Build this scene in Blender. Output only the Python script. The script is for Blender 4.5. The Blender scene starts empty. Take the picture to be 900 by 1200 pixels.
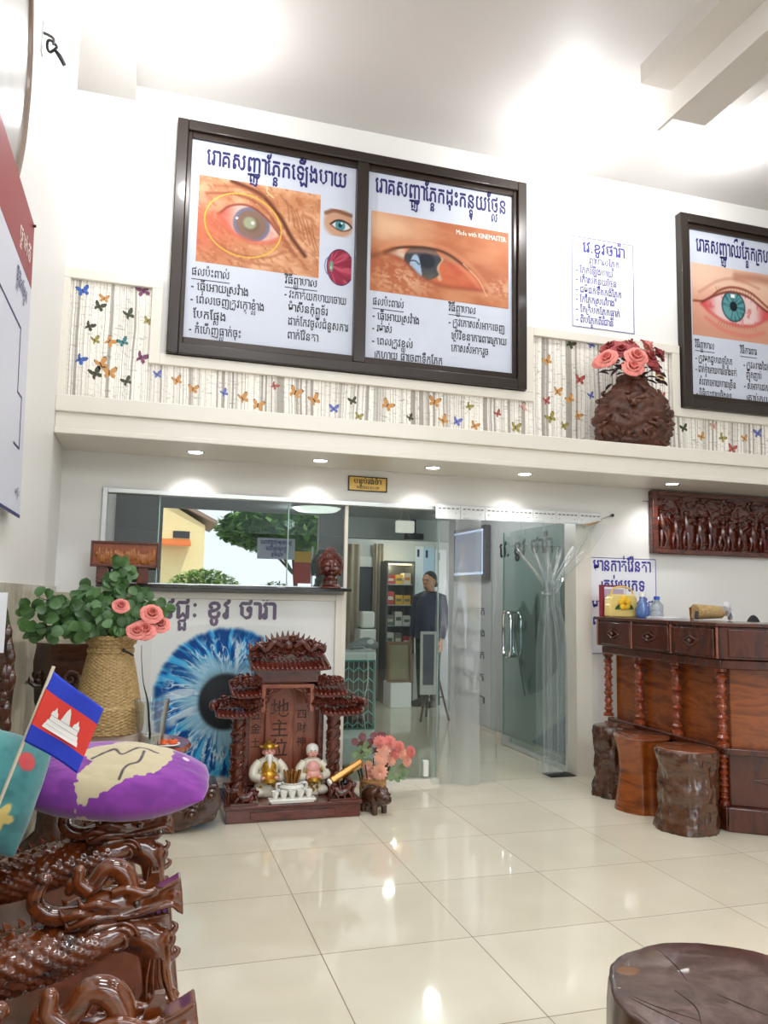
import bpy, bmesh, math, random
import numpy as np
from mathutils import Vector, Matrix, Euler, noise
random.seed(7)
S = bpy.context.scene
COL = S.collection
PI = math.pi
# ------------------------------------------------------------------ camera
FPX, YAW, PITCH, ROLL, CAMZ = 912.65, 0.29335, 0.10964, 0.01927, 1.304
def _axes():
    cy, sy, cp, sp = math.cos(YAW), math.sin(YAW), math.cos(PITCH), math.sin(PITCH)
    f = Vector((sy*cp, cy*cp, sp)); r = Vector((cy, -sy, 0)); u = r.cross(f)
    c, s = math.cos(ROLL), math.sin(ROLL)
    return r*c+u*s, u*c-r*s, f
CR, CU, CF = _axes()
CP = Vector((0, 0, CAMZ))
cam = bpy.data.cameras.new('camera'); cam_o = bpy.data.objects.new('camera', cam); COL.objects.link(cam_o)
cam_o.matrix_world = Matrix(((CR.x, CU.x, -CF.x, 0), (CR.y, CU.y, -CF.y, 0), (CR.z, CU.z, -CF.z, CAMZ), (0, 0, 0, 1)))
cam.sensor_fit = 'VERTICAL'; cam.sensor_height = 36.0; cam.lens = FPX/1200*36.0
cam.clip_start = 0.02; cam.clip_end = 200
S.camera = cam_o
def ray(u, v): return CR*((u-450)/FPX) - CU*((v-600)/FPX) + CF
def at(u, v, Y):
    d = ray(u, v); return CP + d*(Y/d.y)
def atz(u, v, z):
    d = ray(u, v); return CP + d*((z-CAMZ)/d.z)
def atx(u, v, x):
    d = ray(u, v); return CP + d*(x/d.x)
# ------------------------------------------------------------------ world, lights, exposure
S.view_settings.view_transform = 'Standard'; S.view_settings.look = 'None'
S.view_settings.gamma = 1.0; S.view_settings.use_curve_mapping = False
S.view_settings.exposure = 0.0
w = bpy.data.worlds.new('sky'); S.world = w; w.use_nodes = True
bgn = w.node_tree.nodes['Background']
bgn.inputs[0].default_value = (0.82, 0.91, 1.0, 1); bgn.inputs[1].default_value = 4.2
LK = 0.85
def lamp(name, kind, loc, energy, color=(1, 1, 1), target=None, **kw):
    energy *= LK
    l = bpy.data.lights.new(name, kind); l.energy = energy; l.color = color
    for k, v_ in kw.items(): setattr(l, k, v_)
    o = bpy.data.objects.new(name, l); COL.objects.link(o); o.location = loc
    if target is not None:
        o.rotation_euler = (Vector(target)-Vector(loc)).to_track_quat('-Z', 'Y').to_euler()
    return o
sun = lamp('sun', 'SUN', (0, 0, 20), 5.5/LK, (1.0, 0.96, 0.9), (-3, -9, 9.5), angle=math.radians(.6))
# added area lamp above the shopfront opening, standing in for daylight
lamp('daylight_fill', 'AREA', (2.2, -2.9, 3.85), 190, (0.93, 0.965, 1.0), (1.7, 4.5, .6), shape='RECTANGLE', size=4.4, size_y=1.5)
# added overhead area lamps in two rows to brighten the hall, without fixtures
for lx, ly in ((0.9, 0.4), (3.4, 0.4), (0.9, 2.6), (3.4, 2.6)):
    lamp('overhead_fill_light', 'AREA', (lx, ly, 4.7), 54, (0.93, 0.965, 1.0), (lx, ly, 0), shape='RECTANGLE', size=1.2, size_y=0.6)
# lamps mounted just under the ceiling in front of the back wall
for lx, ly, lz, e in ((2.85, 4.75, 4.42, 38), (4.15, 4.6, 4.5, 26), (0.15, 4.6, 4.42, 32), (-0.25, 4.4, 3.9, 7)):
    lamp('ceiling_spot_light', 'POINT', (lx, ly, lz), e, (0.96, 0.98, 1.0), shadow_soft_size=0.07)
# lamps of the room behind the glass
lamp('waiting_room_light', 'POINT', (2.5, 6.6, 2.1), 17, (0.97, 0.99, 1.0), shadow_soft_size=0.05); lamp('waiting_room_light', 'POINT', (1.4, 8.0, 2.05), 12, (0.97, 0.99, 1.0), shadow_soft_size=0.05)
lamp('waiting_room_back_light', 'POINT', (2.9, 9.1, 2.12), 12, (1.0, 0.98, 0.95), shadow_soft_size=0.06)

# ------------------------------------------------------------------ helpers
def lin(c):
    if isinstance(c, str):
        c = c.lstrip('#'); c = tuple(int(c[i:i+2], 16) for i in (0, 2, 4))
    r = []
    for x in c[:3]:
        x = x/255.0
        r.append(x/12.92 if x <= 0.04045 else ((x+0.055)/1.055)**2.4)
    return tuple(r)+(1.0,)
class N:
    def __init__(s, name):
        s.m = bpy.data.materials.new(name); s.m.use_nodes = True
        s.t = s.m.node_tree; s.b = s.t.nodes['Principled BSDF']; s.o = s.t.nodes['Material Output']
    def n(s, ty, **kw):
        d = s.t.nodes.new(ty)
        for k, v_ in kw.items():
            if k in d.inputs.keys(): d.inputs[k].default_value = v_
            else: setattr(d, k, v_)
        return d
    def l(s, a, b): s.t.links.new(a, b)
    def ramp(s, src, stops):
        r = s.t.nodes.new('ShaderNodeValToRGB'); e = r.color_ramp.elements
        e[0].position, e[0].color = stops[0]; e[1].position, e[1].color = stops[-1]
        for p_, c_ in stops[1:-1]:
            q = e.new(p_); q.color = c_
        s.l(src, r.inputs[0]); return r
    def coords(s, scale=(1, 1, 1), kind='Object', rot=(0, 0, 0)):
        tc = s.t.nodes.new('ShaderNodeTexCoord'); mp = s.t.nodes.new('ShaderNodeMapping')
        mp.inputs['Scale'].default_value = scale; mp.inputs['Rotation'].default_value = rot
        s.l(tc.outputs[kind], mp.inputs[0]); return mp.outputs[0]
    def bump(s, h, strength=0.3, dist=0.01):
        b = s.t.nodes.new('ShaderNodeBump'); b.inputs['Strength'].default_value = strength; b.inputs['Distance'].default_value = dist
        s.l(h, b.inputs['Height']); s.l(b.outputs[0], s.b.inputs['Normal'])
def plain(name, c, rough=0.5, metal=0.0, coat=0.0, var=0.0, spec=None, emit=None, es=1.0, trans=0.0, alpha=1.0, nscale=12):
    k = N(name); b = k.b
    b.inputs['Base Color'].default_value = lin(c); b.inputs['Roughness'].default_value = rough
    b.inputs['Metallic'].default_value = metal; b.inputs['Coat Weight'].default_value = coat
    b.inputs['Coat Roughness'].default_value = 0.08
    if spec is not None: b.inputs['Specular IOR Level'].default_value = spec
    if trans: b.inputs['Transmission Weight'].default_value = trans
    if emit: b.inputs['Emission Color'].default_value = lin(emit); b.inputs['Emission Strength'].default_value = es
    if var:
        nz = k.n('ShaderNodeTexNoise', Scale=nscale, Detail=5.0); k.l(k.coords(), nz.inputs['Vector'])
        a = Vector(lin(c)[:3])
        r = k.ramp(nz.outputs['Fac'], [(0.3, tuple(a*(1-var))+(1,)), (0.7, tuple(min(1, x*(1+var)) for x in a)+(1,))])
        k.l(r.outputs[0], b.inputs['Base Color'])
    return k.m
def wood(name, c1, c2, scale=6.0, stretch=(1, 1, 8), rough=0.3, coat=0.4, bump=0.15, dark=None):
    k = N(name)
    v_ = k.coords(tuple(scale*x for x in stretch))
    nz = k.n('ShaderNodeTexNoise', Scale=1.0, Detail=6.0, Roughness=0.6, Distortion=0.6); k.l(v_, nz.inputs['Vector'])
    r = k.ramp(nz.outputs['Fac'], [(0.3, lin(c1)), (0.55, lin(c2)), (0.75, lin(dark or c1))])
    k.l(r.outputs[0], k.b.inputs['Base Color'])
    k.b.inputs['Roughness'].default_value = rough; k.b.inputs['Coat Weight'].default_value = coat
    k.b.inputs['Coat Roughness'].default_value = 0.1
    if bump: k.bump(nz.outputs['Fac'], bump, 0.004)
    return k.m
def vcol(name, rough=0.45, coat=0.0, spec=0.4):
    k = N(name); a = k.n('ShaderNodeVertexColor', layer_name='Col'); k.l(a.outputs[0], k.b.inputs['Base Color'])
    k.b.inputs['Roughness'].default_value = rough; k.b.inputs['Coat Weight'].default_value = coat
    k.b.inputs['Specular IOR Level'].default_value = spec
    return k.m

class MB:
    """collects geometry in world coordinates, then links it as ONE mesh object"""
    def __init__(s): s.v = []; s.f = []; s.m = []; s.mi = 0
    def add(s, vs, fs, M=None):
        o = len(s.v)
        for p in vs:
            p = Vector(p); s.v.append(M @ p if M is not None else p)
        for f in fs:
            s.f.append(tuple(i+o for i in f)); s.m.append(s.mi)
        return s
    def mat(s, i): s.mi = i; return s
    def box(s, a, b, M=None):
        (x0, y0, z0), (x1, y1, z1) = a, b
        return s.add([(x0, y0, z0), (x1, y0, z0), (x1, y1, z0), (x0, y1, z0), (x0, y0, z1), (x1, y0, z1), (x1, y1, z1), (x0, y1, z1)],
                     [(3, 2, 1, 0), (4, 5, 6, 7), (0, 1, 5, 4), (1, 2, 6, 5), (2, 3, 7, 6), (3, 0, 4, 7)], M)
    def lathe(s, prof, c=(0, 0, 0), seg=24, M=None, rf=None):
        """prof: (r, z) pairs from bottom to top; rf(theta, i, r) may change the radius"""
        vs, fs, n = [], [], len(prof)
        for i, (r, z) in enumerate(prof):
            for j in range(seg):
                t = 2*PI*j/seg; q = rf(t, i, r) if rf else r
                vs.append((c[0]+q*math.cos(t), c[1]+q*math.sin(t), c[2]+z))
        for i in range(n-1):
            for j in range(seg):
                k = (j+1) % seg; fs.append((i*seg+j, i*seg+k, (i+1)*seg+k, (i+1)*seg+j))
        if prof[0][0] > 1e-5: fs.append(tuple(range(seg-1, -1, -1)))
        if prof[-1][0] > 1e-5: fs.append(tuple(range((n-1)*seg, n*seg)))
        return s.add(vs, fs, M)
    def tube(s, pts, rad, seg=10, M=None, flat=1.0, up=None, rf=None, cap=True):
        pts = [Vector(p) for p in pts]; n = len(pts)
        if not hasattr(rad, '__len__'): rad = [rad]*n
        elif len(rad) != n: rad = [float(np.interp(i/(n-1)*(len(rad)-1), range(len(rad)), rad)) for i in range(n)]
        vs, fs = [], []
        ref = Vector(up) if up else None
        t0 = (pts[1]-pts[0]).normalized()
        if ref is None:
            ref = Vector((0, 0, 1)) if abs(t0.z) < 0.9 else Vector((1, 0, 0))
        nx = t0.cross(ref).normalized()
        for i in range(n):
            t = (pts[min(i+1, n-1)]-pts[max(i-1, 0)]).normalized()
            nx = (nx - t*nx.dot(t)); nx = nx.normalized() if nx.length > 1e-6 else t.orthogonal().normalized()
            ny = t.cross(nx)
            for j in range(seg):
                a = 2*PI*j/seg; r = rad[i]*(rf(i, a) if rf else 1)
                vs.append(pts[i]+nx*(math.cos(a)*r*flat)+ny*(math.sin(a)*r))
        for i in range(n-1):
            for j in range(seg):
                k = (j+1) % seg; fs.append((i*seg+j, i*seg+k, (i+1)*seg+k, (i+1)*seg+j))
        if cap: fs += [tuple(range(seg-1, -1, -1)), tuple(range((n-1)*seg, n*seg))]
        return s.add(vs, fs, M)
    def ball(s, c, r, seg=14, ring=9, M=None, df=None):
        if not hasattr(r, '__len__'): r = (r, r, r)
        vs, fs = [(c[0], c[1], c[2]-r[2])], []
        for i in range(1, ring):
            p = -PI/2+PI*i/ring
            for j in range(seg):
                t = 2*PI*j/seg; d = Vector((math.cos(p)*math.cos(t), math.cos(p)*math.sin(t), math.sin(p)))
                k = df(d) if df else 1
                vs.append((c[0]+r[0]*d.x*k, c[1]+r[1]*d.y*k, c[2]+r[2]*d.z*k))
        vs.append((c[0], c[1], c[2]+r[2])); L = len(vs)-1
        for j in range(seg): fs.append((0, 1+(j+1) % seg, 1+j))
        for i in range(ring-2):
            for j in range(seg):
                k = (j+1) % seg; a = 1+i*seg; b = a+seg; fs.append((a+j, a+k, b+k, b+j))
        a = 1+(ring-2)*seg
        for j in range(seg): fs.append((a+j, a+(j+1) % seg, L))
        return s.add(vs, fs, M)
    def prism(s, poly, d, M=None, plane='xz'):
        """closed outline (a, b) extruded from d[0] to d[1] along the plane's normal"""
        n = len(poly); vs = []
        for e in d:
            for a, b in poly:
                vs.append((a, e, b) if plane == 'xz' else (a, b, e) if plane == 'xy' else (e, a, b))
        fs = [tuple(range(n)), tuple(range(2*n-1, n-1, -1))]
        fs += [((i+1) % n, i, n+i, n+(i+1) % n) for i in range(n)]
        return s.add(vs, fs, M)
    def sheet(s, fn, nu, nv, close_u=False, M=None):
        vs = [fn(i/nu, j/nv) for j in range(nv+1) for i in range(nu+1)]
        fs = [(j*(nu+1)+i, j*(nu+1)+i+1, (j+1)*(nu+1)+i+1, (j+1)*(nu+1)+i) for j in range(nv) for i in range(nu)]
        return s.add(vs, fs, M)
ORG = {}
def tag(o, label=None, cat=None, group=None, kind=None):
    if label: o['label'] = label
    if cat: o['category'] = cat
    if group: o['group'] = group
    if kind: o['kind'] = kind
    return o
def obj(name, mb, mats, parent=None, smooth=True, bevel=0.0, sub=0, org=None, angle=40, seg=2, label=None, recalc=True):
    o0 = ORG[parent.name] if parent is not None else Vector(org or (0, 0, 0))
    me = bpy.data.meshes.new(name)
    me.from_pydata([tuple(p-o0) for p in mb.v], [], mb.f)
    if not isinstance(mats, (list, tuple)): mats = [mats]
    for m in mats: me.materials.append(m)
    if len(mats) > 1: me.polygons.foreach_set('material_index', mb.m)
    if recalc:
        bm = bmesh.new(); bm.from_mesh(me); bmesh.ops.recalc_face_normals(bm, faces=bm.faces); bm.to_mesh(me); bm.free()
    if smooth:
        me.polygons.foreach_set('use_smooth', [True]*len(me.polygons)); me.set_sharp_from_angle(angle=math.radians(angle))
    me.update()
    o = bpy.data.objects.new(name, me); COL.objects.link(o)
    if parent is not None: o.parent = parent
    else: o.location = o0
    ORG[o.name] = o0
    if bevel:
        b = o.modifiers.new('bevel', 'BEVEL'); b.width = bevel; b.segments = seg; b.limit_method = 'ANGLE'; b.angle_limit = math.radians(40)
    if sub:
        b = o.modifiers.new('sub', 'SUBSURF'); b.levels = sub; b.render_levels = sub
    if label: o['label'] = label
    return o
def thing(name, label, cat, loc, group=None):
    o = bpy.data.objects.new(name, None); COL.objects.link(o); o.location = loc; o.empty_display_size = 0.05
    ORG[o.name] = Vector(loc); return tag(o, label, cat, group)
def one(name, mb, mats, label, cat, group=None, org=(0, 0, 0), **kw):
    return tag(obj(name, mb, mats, org=org, **kw), label, cat, group)
def struct(name, mb, mats, parent=None, **kw):
    kw.setdefault('smooth', False)
    o = obj(name, mb, mats, parent, **kw)
    if parent is None: o['kind'] = 'structure'
    return o
def baked(o):
    """freeze modifiers into the mesh"""
    dg = bpy.context.evaluated_depsgraph_get(); dg.update()
    me = bpy.data.meshes.new_from_object(o.evaluated_get(dg)); o.modifiers.clear(); o.data = me; return o
def remesh(o, voxel, smooth_it=3, fac=0.5):
    m = o.modifiers.new('r', 'REMESH'); m.mode = 'VOXEL'; m.voxel_size = voxel; m.use_smooth_shade = True
    if smooth_it:
        s_ = o.modifiers.new('s', 'SMOOTH'); s_.iterations = smooth_it; s_.factor = fac
    return baked(o)
def copy_tree(o, parent=None):
    c = o.copy(); COL.objects.link(c)
    if parent is not None: c.parent = parent
    ORG[c.name] = ORG.get(o.name, Vector())
    for ch in [q for q in bpy.data.objects if q.parent == o]: copy_tree(ch, c)
    return c
def bez(pts, n):
    """Catmull-Rom through the points, n samples"""
    P = [Vector(p) for p in pts]; P = [P[0]*2-P[1]]+P+[P[-1]*2-P[-2]]; out = []
    for i in range(n):
        t = i/(n-1)*(len(P)-3); k = min(int(t), len(P)-4); t -= k
        a, b, c, d = P[k:k+4]
        out.append(0.5*((2*b)+(c-a)*t+(2*a-5*b+4*c-d)*t*t+(3*b-a-3*c+d)*t**3))
    return out
def interp(vals, n):
    return [float(np.interp(i/(n-1)*(len(vals)-1), range(len(vals)), vals)) for i in range(n)]
def rails(b, x0, x1, z0, z1, y0, y1, wl, wr, wt, wb):
    """a rectangular border of four rails that meet without overlapping"""
    b.box((x0, y0, z0), (x0+wl, y1, z1)); b.box((x1-wr, y0, z0), (x1, y1, z1))
    b.box((x0+wl, y0, z1-wt), (x1-wr, y1, z1)); b.box((x0+wl, y0, z0), (x1-wr, y1, z0+wb)); return b
def fbm(p, o=4): return noise.fractal(Vector(p), 1.0, 2.0, o)
def frame_mat(o, x, y, z):
    return Matrix(((x[0], y[0], z[0], o[0]), (x[1], y[1], z[1], o[1]), (x[2], y[2], z[2], o[2]), (0, 0, 0, 1)))
def spiral(c, r0, r1, turns, a0, n=22, plane='xz', sgn=1):
    out = []
    for i in range(n):
        t = i/(n-1); a = a0+sgn*t*turns*2*PI; r = r0+(r1-r0)*t
        d = (r*math.cos(a), r*math.sin(a))
        out.append(Vector(c)+(Vector((d[0], 0, d[1])) if plane == 'xz' else Vector((0, d[0], d[1]))))
    return out
# ---- lettering: outlines of the built-in face, Khmer clusters composed by hand
_G = {}
def glyph(ch):
    if ch in _G: return _G[ch]
    def ev(s_):
        cu = bpy.data.curves.new('t', 'FONT'); cu.body = s_; cu.resolution_u = 1
        o = bpy.data.objects.new('t', cu); COL.objects.link(o)
        dg = bpy.context.evaluated_depsgraph_get(); dg.update()
        me = bpy.data.meshes.new_from_object(o.evaluated_get(dg))
        r = ([tuple(v_.co) for v_ in me.vertices], [tuple(p.vertices) for p in me.polygons])
        bpy.data.objects.remove(o); bpy.data.curves.remove(cu); bpy.data.meshes.remove(me)
        return r
    v1, f1 = ev(ch); v2, _ = ev(ch+ch)
    if not v1: _G[ch] = ([], [], 0.3, 0, 0); return _G[ch]
    x0, x1 = min(p[0] for p in v1), max(p[0] for p in v1)
    adv = max(p[0] for p in v2)-x1
    _G[ch] = (v1, f1, adv if adv > 0.05 else x1-x0+0.05, x0, x1); return _G[ch]
def khmer(text):
    """list of (verts, faces) laid out on one line, and its width"""
    out = []; x = 0.0; i = 0; n = len(text)
    def put(ch, dx, dy=0.0, s_=1.0):
        g = glyph(ch)
        if g[0]: out.append(([(p[0]*s_+dx, p[1]*s_+dy) for p in g[0]], g[1]))
        return g
    while i < n:
        c = text[i]; i += 1; o = ord(c)
        if c == ' ': x += 0.3; continue
        if not (0x1780 <= o <= 0x17b3):
            g = put(c, x); x += g[2]; continue
        subs, vow, sig = [], '', []
        while i < n:
            q = ord(text[i])
            if q == 0x17d2 and i+1 < n: subs.append(text[i+1]); i += 2
            elif 0x17b6 <= q <= 0x17c5: vow = text[i]; i += 1
            elif 0x17c6 <= q <= 0x17d1: sig.append(text[i]); i += 1
            else: break
        v_ = ord(vow) if vow else 0
        pre = {0x17c1: '\u17c1', 0x17c2: '\u17c2', 0x17c3: '\u17c3', 0x17be: '\u17c1', 0x17bf: '\u17c1', 0x17c0: '\u17c1', 0x17c4: '\u17c1', 0x17c5: '\u17c1'}.get(v_)
        if pre: x += put(pre, x)[2]
        if '\u179a' in subs:                            # the hook of a subscript ro stands before its base
            out.append(([(x+.03, -.2), (x+.11, -.2), (x+.11, .5), (x+.03, .5), (x+.11, -.2), (x+.34, -.2), (x+.34, -.13), (x+.11, -.13)], [(0, 1, 2, 3), (4, 5, 6, 7)]))
            x += .14
        g = put(c, x); cx = x+(g[3]+g[4])/2; x += g[2]
        dy = 0
        for sb in subs:
            if sb == '\u179a': continue
            q = glyph(sb); put(sb, cx-(q[3]+q[4])/2*0.6, -0.42+dy, 0.6); dy -= .3
        def mark(ch, lift=0.0):
            q = glyph(ch); put(ch, cx-(q[3]+q[4])/2, lift)
        if v_ in (0x17b7, 0x17b8, 0x17b9, 0x17ba): mark(vow)
        if v_ == 0x17be: mark('\u17b8')
        if v_ in (0x17bb, 0x17bc, 0x17bd): mark(vow, -.25 if dy else 0)
        if v_ in (0x17b6, 0x17c4, 0x17c5, 0x17c0, 0x17bf):
            q = put('\u17b6', x+.1); x += .3
        for sg in sig:
            if ord(sg) in (0x17c7, 0x17c8): x += put(sg, x)[2]
            else: mark(sg)
    return out, x
def write(mb, text, o, xdir, zdir, height, width=None, bold=0.0, center=False, depth=0.0015):
    """adds a printed line: o = left end of the baseline, height = size of the letters"""
    gl, wdt = khmer(text); xdir, zdir = Vector(xdir).normalized(), Vector(zdir).normalized(); nrm = xdir.cross(zdir)
    o = Vector(o); sx = height/0.62; sz = sx
    if width: sx = width/max(wdt, .01)
    if center: o = o-xdir*(wdt*sx/2)
    offs = [(0, 0)] if not bold else [(-bold, 0), (bold, 0), (0, bold), (0, -bold)]
    for kk, (bx, bz) in enumerate(offs):
        for vs, fs in gl:
            mb.add([o+xdir*((p[0]+bx)*sx)+zdir*((p[1]+bz)*sz)+nrm*(depth+kk*0.0001) for p in vs], fs)
    return mb
def vgrid(name, fn, o, xdir, zdir, wd, ht, nu, nv, mat, parent, depth=0.001, thick=0.0):
    """printed picture: a flat mesh whose point colours come from fn(U, V) -> rgb in 0..1 sRGB (V up)"""
    U, V = np.meshgrid(np.linspace(0, 1, nu+1), np.linspace(0, 1, nv+1))
    rgb = np.clip(fn(U, V), 0, 1); rgb = np.where(rgb <= 0.04045, rgb/12.92, ((rgb+0.055)/1.055)**2.4)
    xdir, zdir = Vector(xdir), Vector(zdir); nrm = xdir.cross(zdir); o = Vector(o)+nrm*depth
    mb = MB(); mb.sheet(lambda a, b: o+xdir*(a*wd)+zdir*(b*ht), nu, nv)
    ob = obj(name, mb, mat, parent, smooth=False, recalc=False)
    ca = ob.data.color_attributes.new('Col', 'FLOAT_COLOR', 'POINT')
    arr = np.ones((U.size, 4), np.float32); arr[:, :3] = rgb.reshape(-1, 3); ca.data.foreach_set('color', arr.ravel())
    return ob
# ------------------------------------------------------------------ materials
WHITE = plain('white_paint', (232, 230, 226), 0.42, spec=0.35)
CEIL = plain('ceiling_paint', (205, 201, 198), 0.5)
TRIM = plain('trim_paint', (226, 220, 208), 0.35, coat=0.15)
CREAM = plain('lower_wall_paint', (226, 221, 210), 0.4)
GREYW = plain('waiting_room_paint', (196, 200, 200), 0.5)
ALU = plain('brushed_aluminium', (205, 208, 206), 0.3, metal=0.6)
CHROME = plain('chrome', (225, 228, 230), 0.12, metal=1.0)
BLACK = plain('black_plastic', (22, 22, 24), 0.4)
DKBROWN = plain('bronze_aluminium', (40, 29, 22), 0.35, metal=0.2, coat=0.2)
PAPER = plain('printed_vinyl', (192, 197, 210), 0.5)
PAPERW = plain('white_sheet', (236, 236, 242), 0.4)
NAVY = plain('navy_ink', (30, 24, 92), 0.5)
INK = plain('dark_ink', (34, 30, 40), 0.5)
BLUEINK = plain('blue_ink', (52, 48, 150), 0.5)
WHITEINK = plain('white_ink', (240, 226, 214), 0.5)
GOLDM = plain('gold_leaf', (206, 158, 62), 0.3, metal=0.75)
BRASS = plain('brass_plate', (226, 186, 96), 0.35, metal=0.2)
PRINT = vcol('printed_picture', 0.55, 0.0, 0.25)
MATTEPRINT = vcol('matte_print', 0.55)
LAMPGLOW = plain('lamp_glass', (255, 250, 244), 0.3, emit=(255, 250, 240), es=6.0)
WOOD_RED = wood('red_carved_wood', (46, 14, 8), (96, 36, 20), 5, (1, 1, 6), 0.24, 0.6, 0.1, (68, 22, 13))
WOOD_SHRINE = wood('shrine_rosewood', (54, 17, 11), (104, 40, 26), 6, (1, 1, 5), 0.26, 0.5, 0.15, (76, 26, 17))
WOOD_SHLIGHT = wood('shrine_panel_wood', (118, 58, 40), (156, 88, 62), 5, (5, 1, 1), 0.35, 0.4, 0.08, (130, 64, 42))
WOOD_DESK = wood('desk_wood', (88, 37, 11), (148, 76, 28), 4, (1, 1, 4), 0.25, 0.5, 0.06, (100, 40, 14))
WOOD_DESKD = wood('desk_dark_wood', (46, 17, 9), (84, 36, 18), 4, (4, 4, 1), 0.25, 0.5, 0.06, (72, 28, 16))
WOOD_TURN = wood('turned_wood', (96, 34, 16), (150, 66, 32), 6, (1, 1, 3), 0.16, 0.8, 0.04, (118, 46, 22))
WOOD_DRAGON = wood('varnished_dragon_wood', (38, 13, 5), (110, 52, 16), 5, (2, 1, 5), 0.14, 0.9, 0.12, (72, 28, 8))
WOOD_BENCH = wood('bench_wood', (78, 38, 24), (112, 62, 42), 4, (5, 1, 1), 0.22, 0.6, 0.06, (90, 46, 30))
WOOD_DARK = wood('dark_root_wood', (40, 20, 12), (78, 42, 24), 9, (1, 1, 3), 0.25, 0.6, 0.5, (54, 26, 16))
BARK = wood('varnished_bark', (52, 28, 16), (92, 56, 34), 10, (1, 1, 3), 0.2, 0.7, 0.8, (66, 36, 22))
STUMPTOP = wood('stump_top', (60, 40, 36), (104, 76, 68), 5, (2, 6, 1), 0.25, 0.5, 0.2, (74, 50, 44))
PLAQUE = wood('plaque_wood', (104, 42, 18), (150, 76, 34), 8, (4, 1, 1), 0.3, 0.4, 0.1, (120, 52, 22))
GREEN = plain('leaf_green', (54, 90, 38), 0.45, var=0.3, nscale=20)
DKGREEN = plain('dark_leaf', (40, 56, 34), 0.5, var=0.3)
PINKROSE = plain('pink_rose', (222, 128, 118), 0.6, var=0.2, nscale=25)
REDROSE = plain('dusty_red_rose', (150, 56, 56), 0.6, var=0.25, nscale=25)
PEACH = plain('peach_petals', (246, 178, 152), 0.6, var=0.12)
PORCELAIN = plain('white_porcelain', (238, 236, 228), 0.2, coat=0.4)

# floor: 60 cm glossy cream tiles
k = N('cream_floor_tiles')
tc = k.n('ShaderNodeTexCoord'); sx = k.n('ShaderNodeSeparateXYZ'); k.l(tc.outputs['Object'], sx.inputs[0])
def groove(src, off):
    a = k.n('ShaderNodeMath', operation='ADD'); a.inputs[1].default_value = off; k.l(src, a.inputs[0])
    b = k.n('ShaderNodeMath', operation='DIVIDE'); b.inputs[1].default_value = 0.6; k.l(a.outputs[0], b.inputs[0])
    c = k.n('ShaderNodeMath', operation='FRACT'); k.l(b.outputs[0], c.inputs[0])
    d = k.n('ShaderNodeMath', operation='SUBTRACT'); d.inputs[1].default_value = 0.5; k.l(c.outputs[0], d.inputs[0])
    e = k.n('ShaderNodeMath', operation='ABSOLUTE'); k.l(d.outputs[0], e.inputs[0])
    g = k.n('ShaderNodeMath', operation='GREATER_THAN'); g.inputs[1].default_value = 0.4968; k.l(e.outputs[0], g.inputs[0])
    fl = k.n('ShaderNodeMath', operation='FLOOR'); k.l(b.outputs[0], fl.inputs[0])
    return g.outputs[0], fl.outputs[0]
gx, fx = groove(sx.outputs[0], 12-0.682); gy, fy = groove(sx.outputs[1], 12-2.345)
mx = k.n('ShaderNodeMath', operation='MAXIMUM'); k.l(gx, mx.inputs[0]); k.l(gy, mx.inputs[1])
cb = k.n('ShaderNodeCombineXYZ'); k.l(fx, cb.inputs[0]); k.l(fy, cb.inputs[1])
wn = k.n('ShaderNodeTexWhiteNoise'); k.l(cb.outputs[0], wn.inputs['Vector'])
nz = k.n('ShaderNodeTexNoise', Scale=3.0, Detail=6.0); k.l(k.coords((1, 1, 1)), nz.inputs['Vector'])
av = k.n('ShaderNodeMath', operation='MULTIPLY_ADD'); av.inputs[1].default_value = 0.35; k.l(wn.outputs['Value'], av.inputs[0]); k.l(nz.outputs['Fac'], av.inputs[2])
rp = k.ramp(av.outputs[0], [(0.35, lin((216, 207, 184))), (0.9, lin((226, 218, 197)))])
mixc = k.n('ShaderNodeMix', data_type='RGBA'); k.l(mx.outputs[0], mixc.inputs['Factor'])
k.l(rp.outputs[0], mixc.inputs['A']); mixc.inputs['B'].default_value = lin((130, 112, 88))
k.l(mixc.outputs['Result'], k.b.inputs['Base Color'])
rr = k.n('ShaderNodeMath', operation='MULTIPLY_ADD'); rr.inputs[1].default_value = 0.5; rr.inputs[2].default_value = 0.055; k.l(mx.outputs[0], rr.inputs[0])
k.l(rr.outputs[0], k.b.inputs['Roughness']); k.b.inputs['Specular IOR Level'].default_value = 0.6
FLOOR = k.m
# stone dado
k = N('stone_dado'); nz = k.n('ShaderNodeTexNoise', Scale=5.0, Detail=8.0, Distortion=1.2); k.l(k.coords((1, 1, 0.5)), nz.inputs['Vector'])
r = k.ramp(nz.outputs['Fac'], [(0.3, lin((168, 160, 138))), (0.7, lin((205, 198, 180)))]); k.l(r.outputs[0], k.b.inputs['Base Color']); k.b.inputs['Roughness'].default_value = 0.15
DADO = k.m
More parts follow.
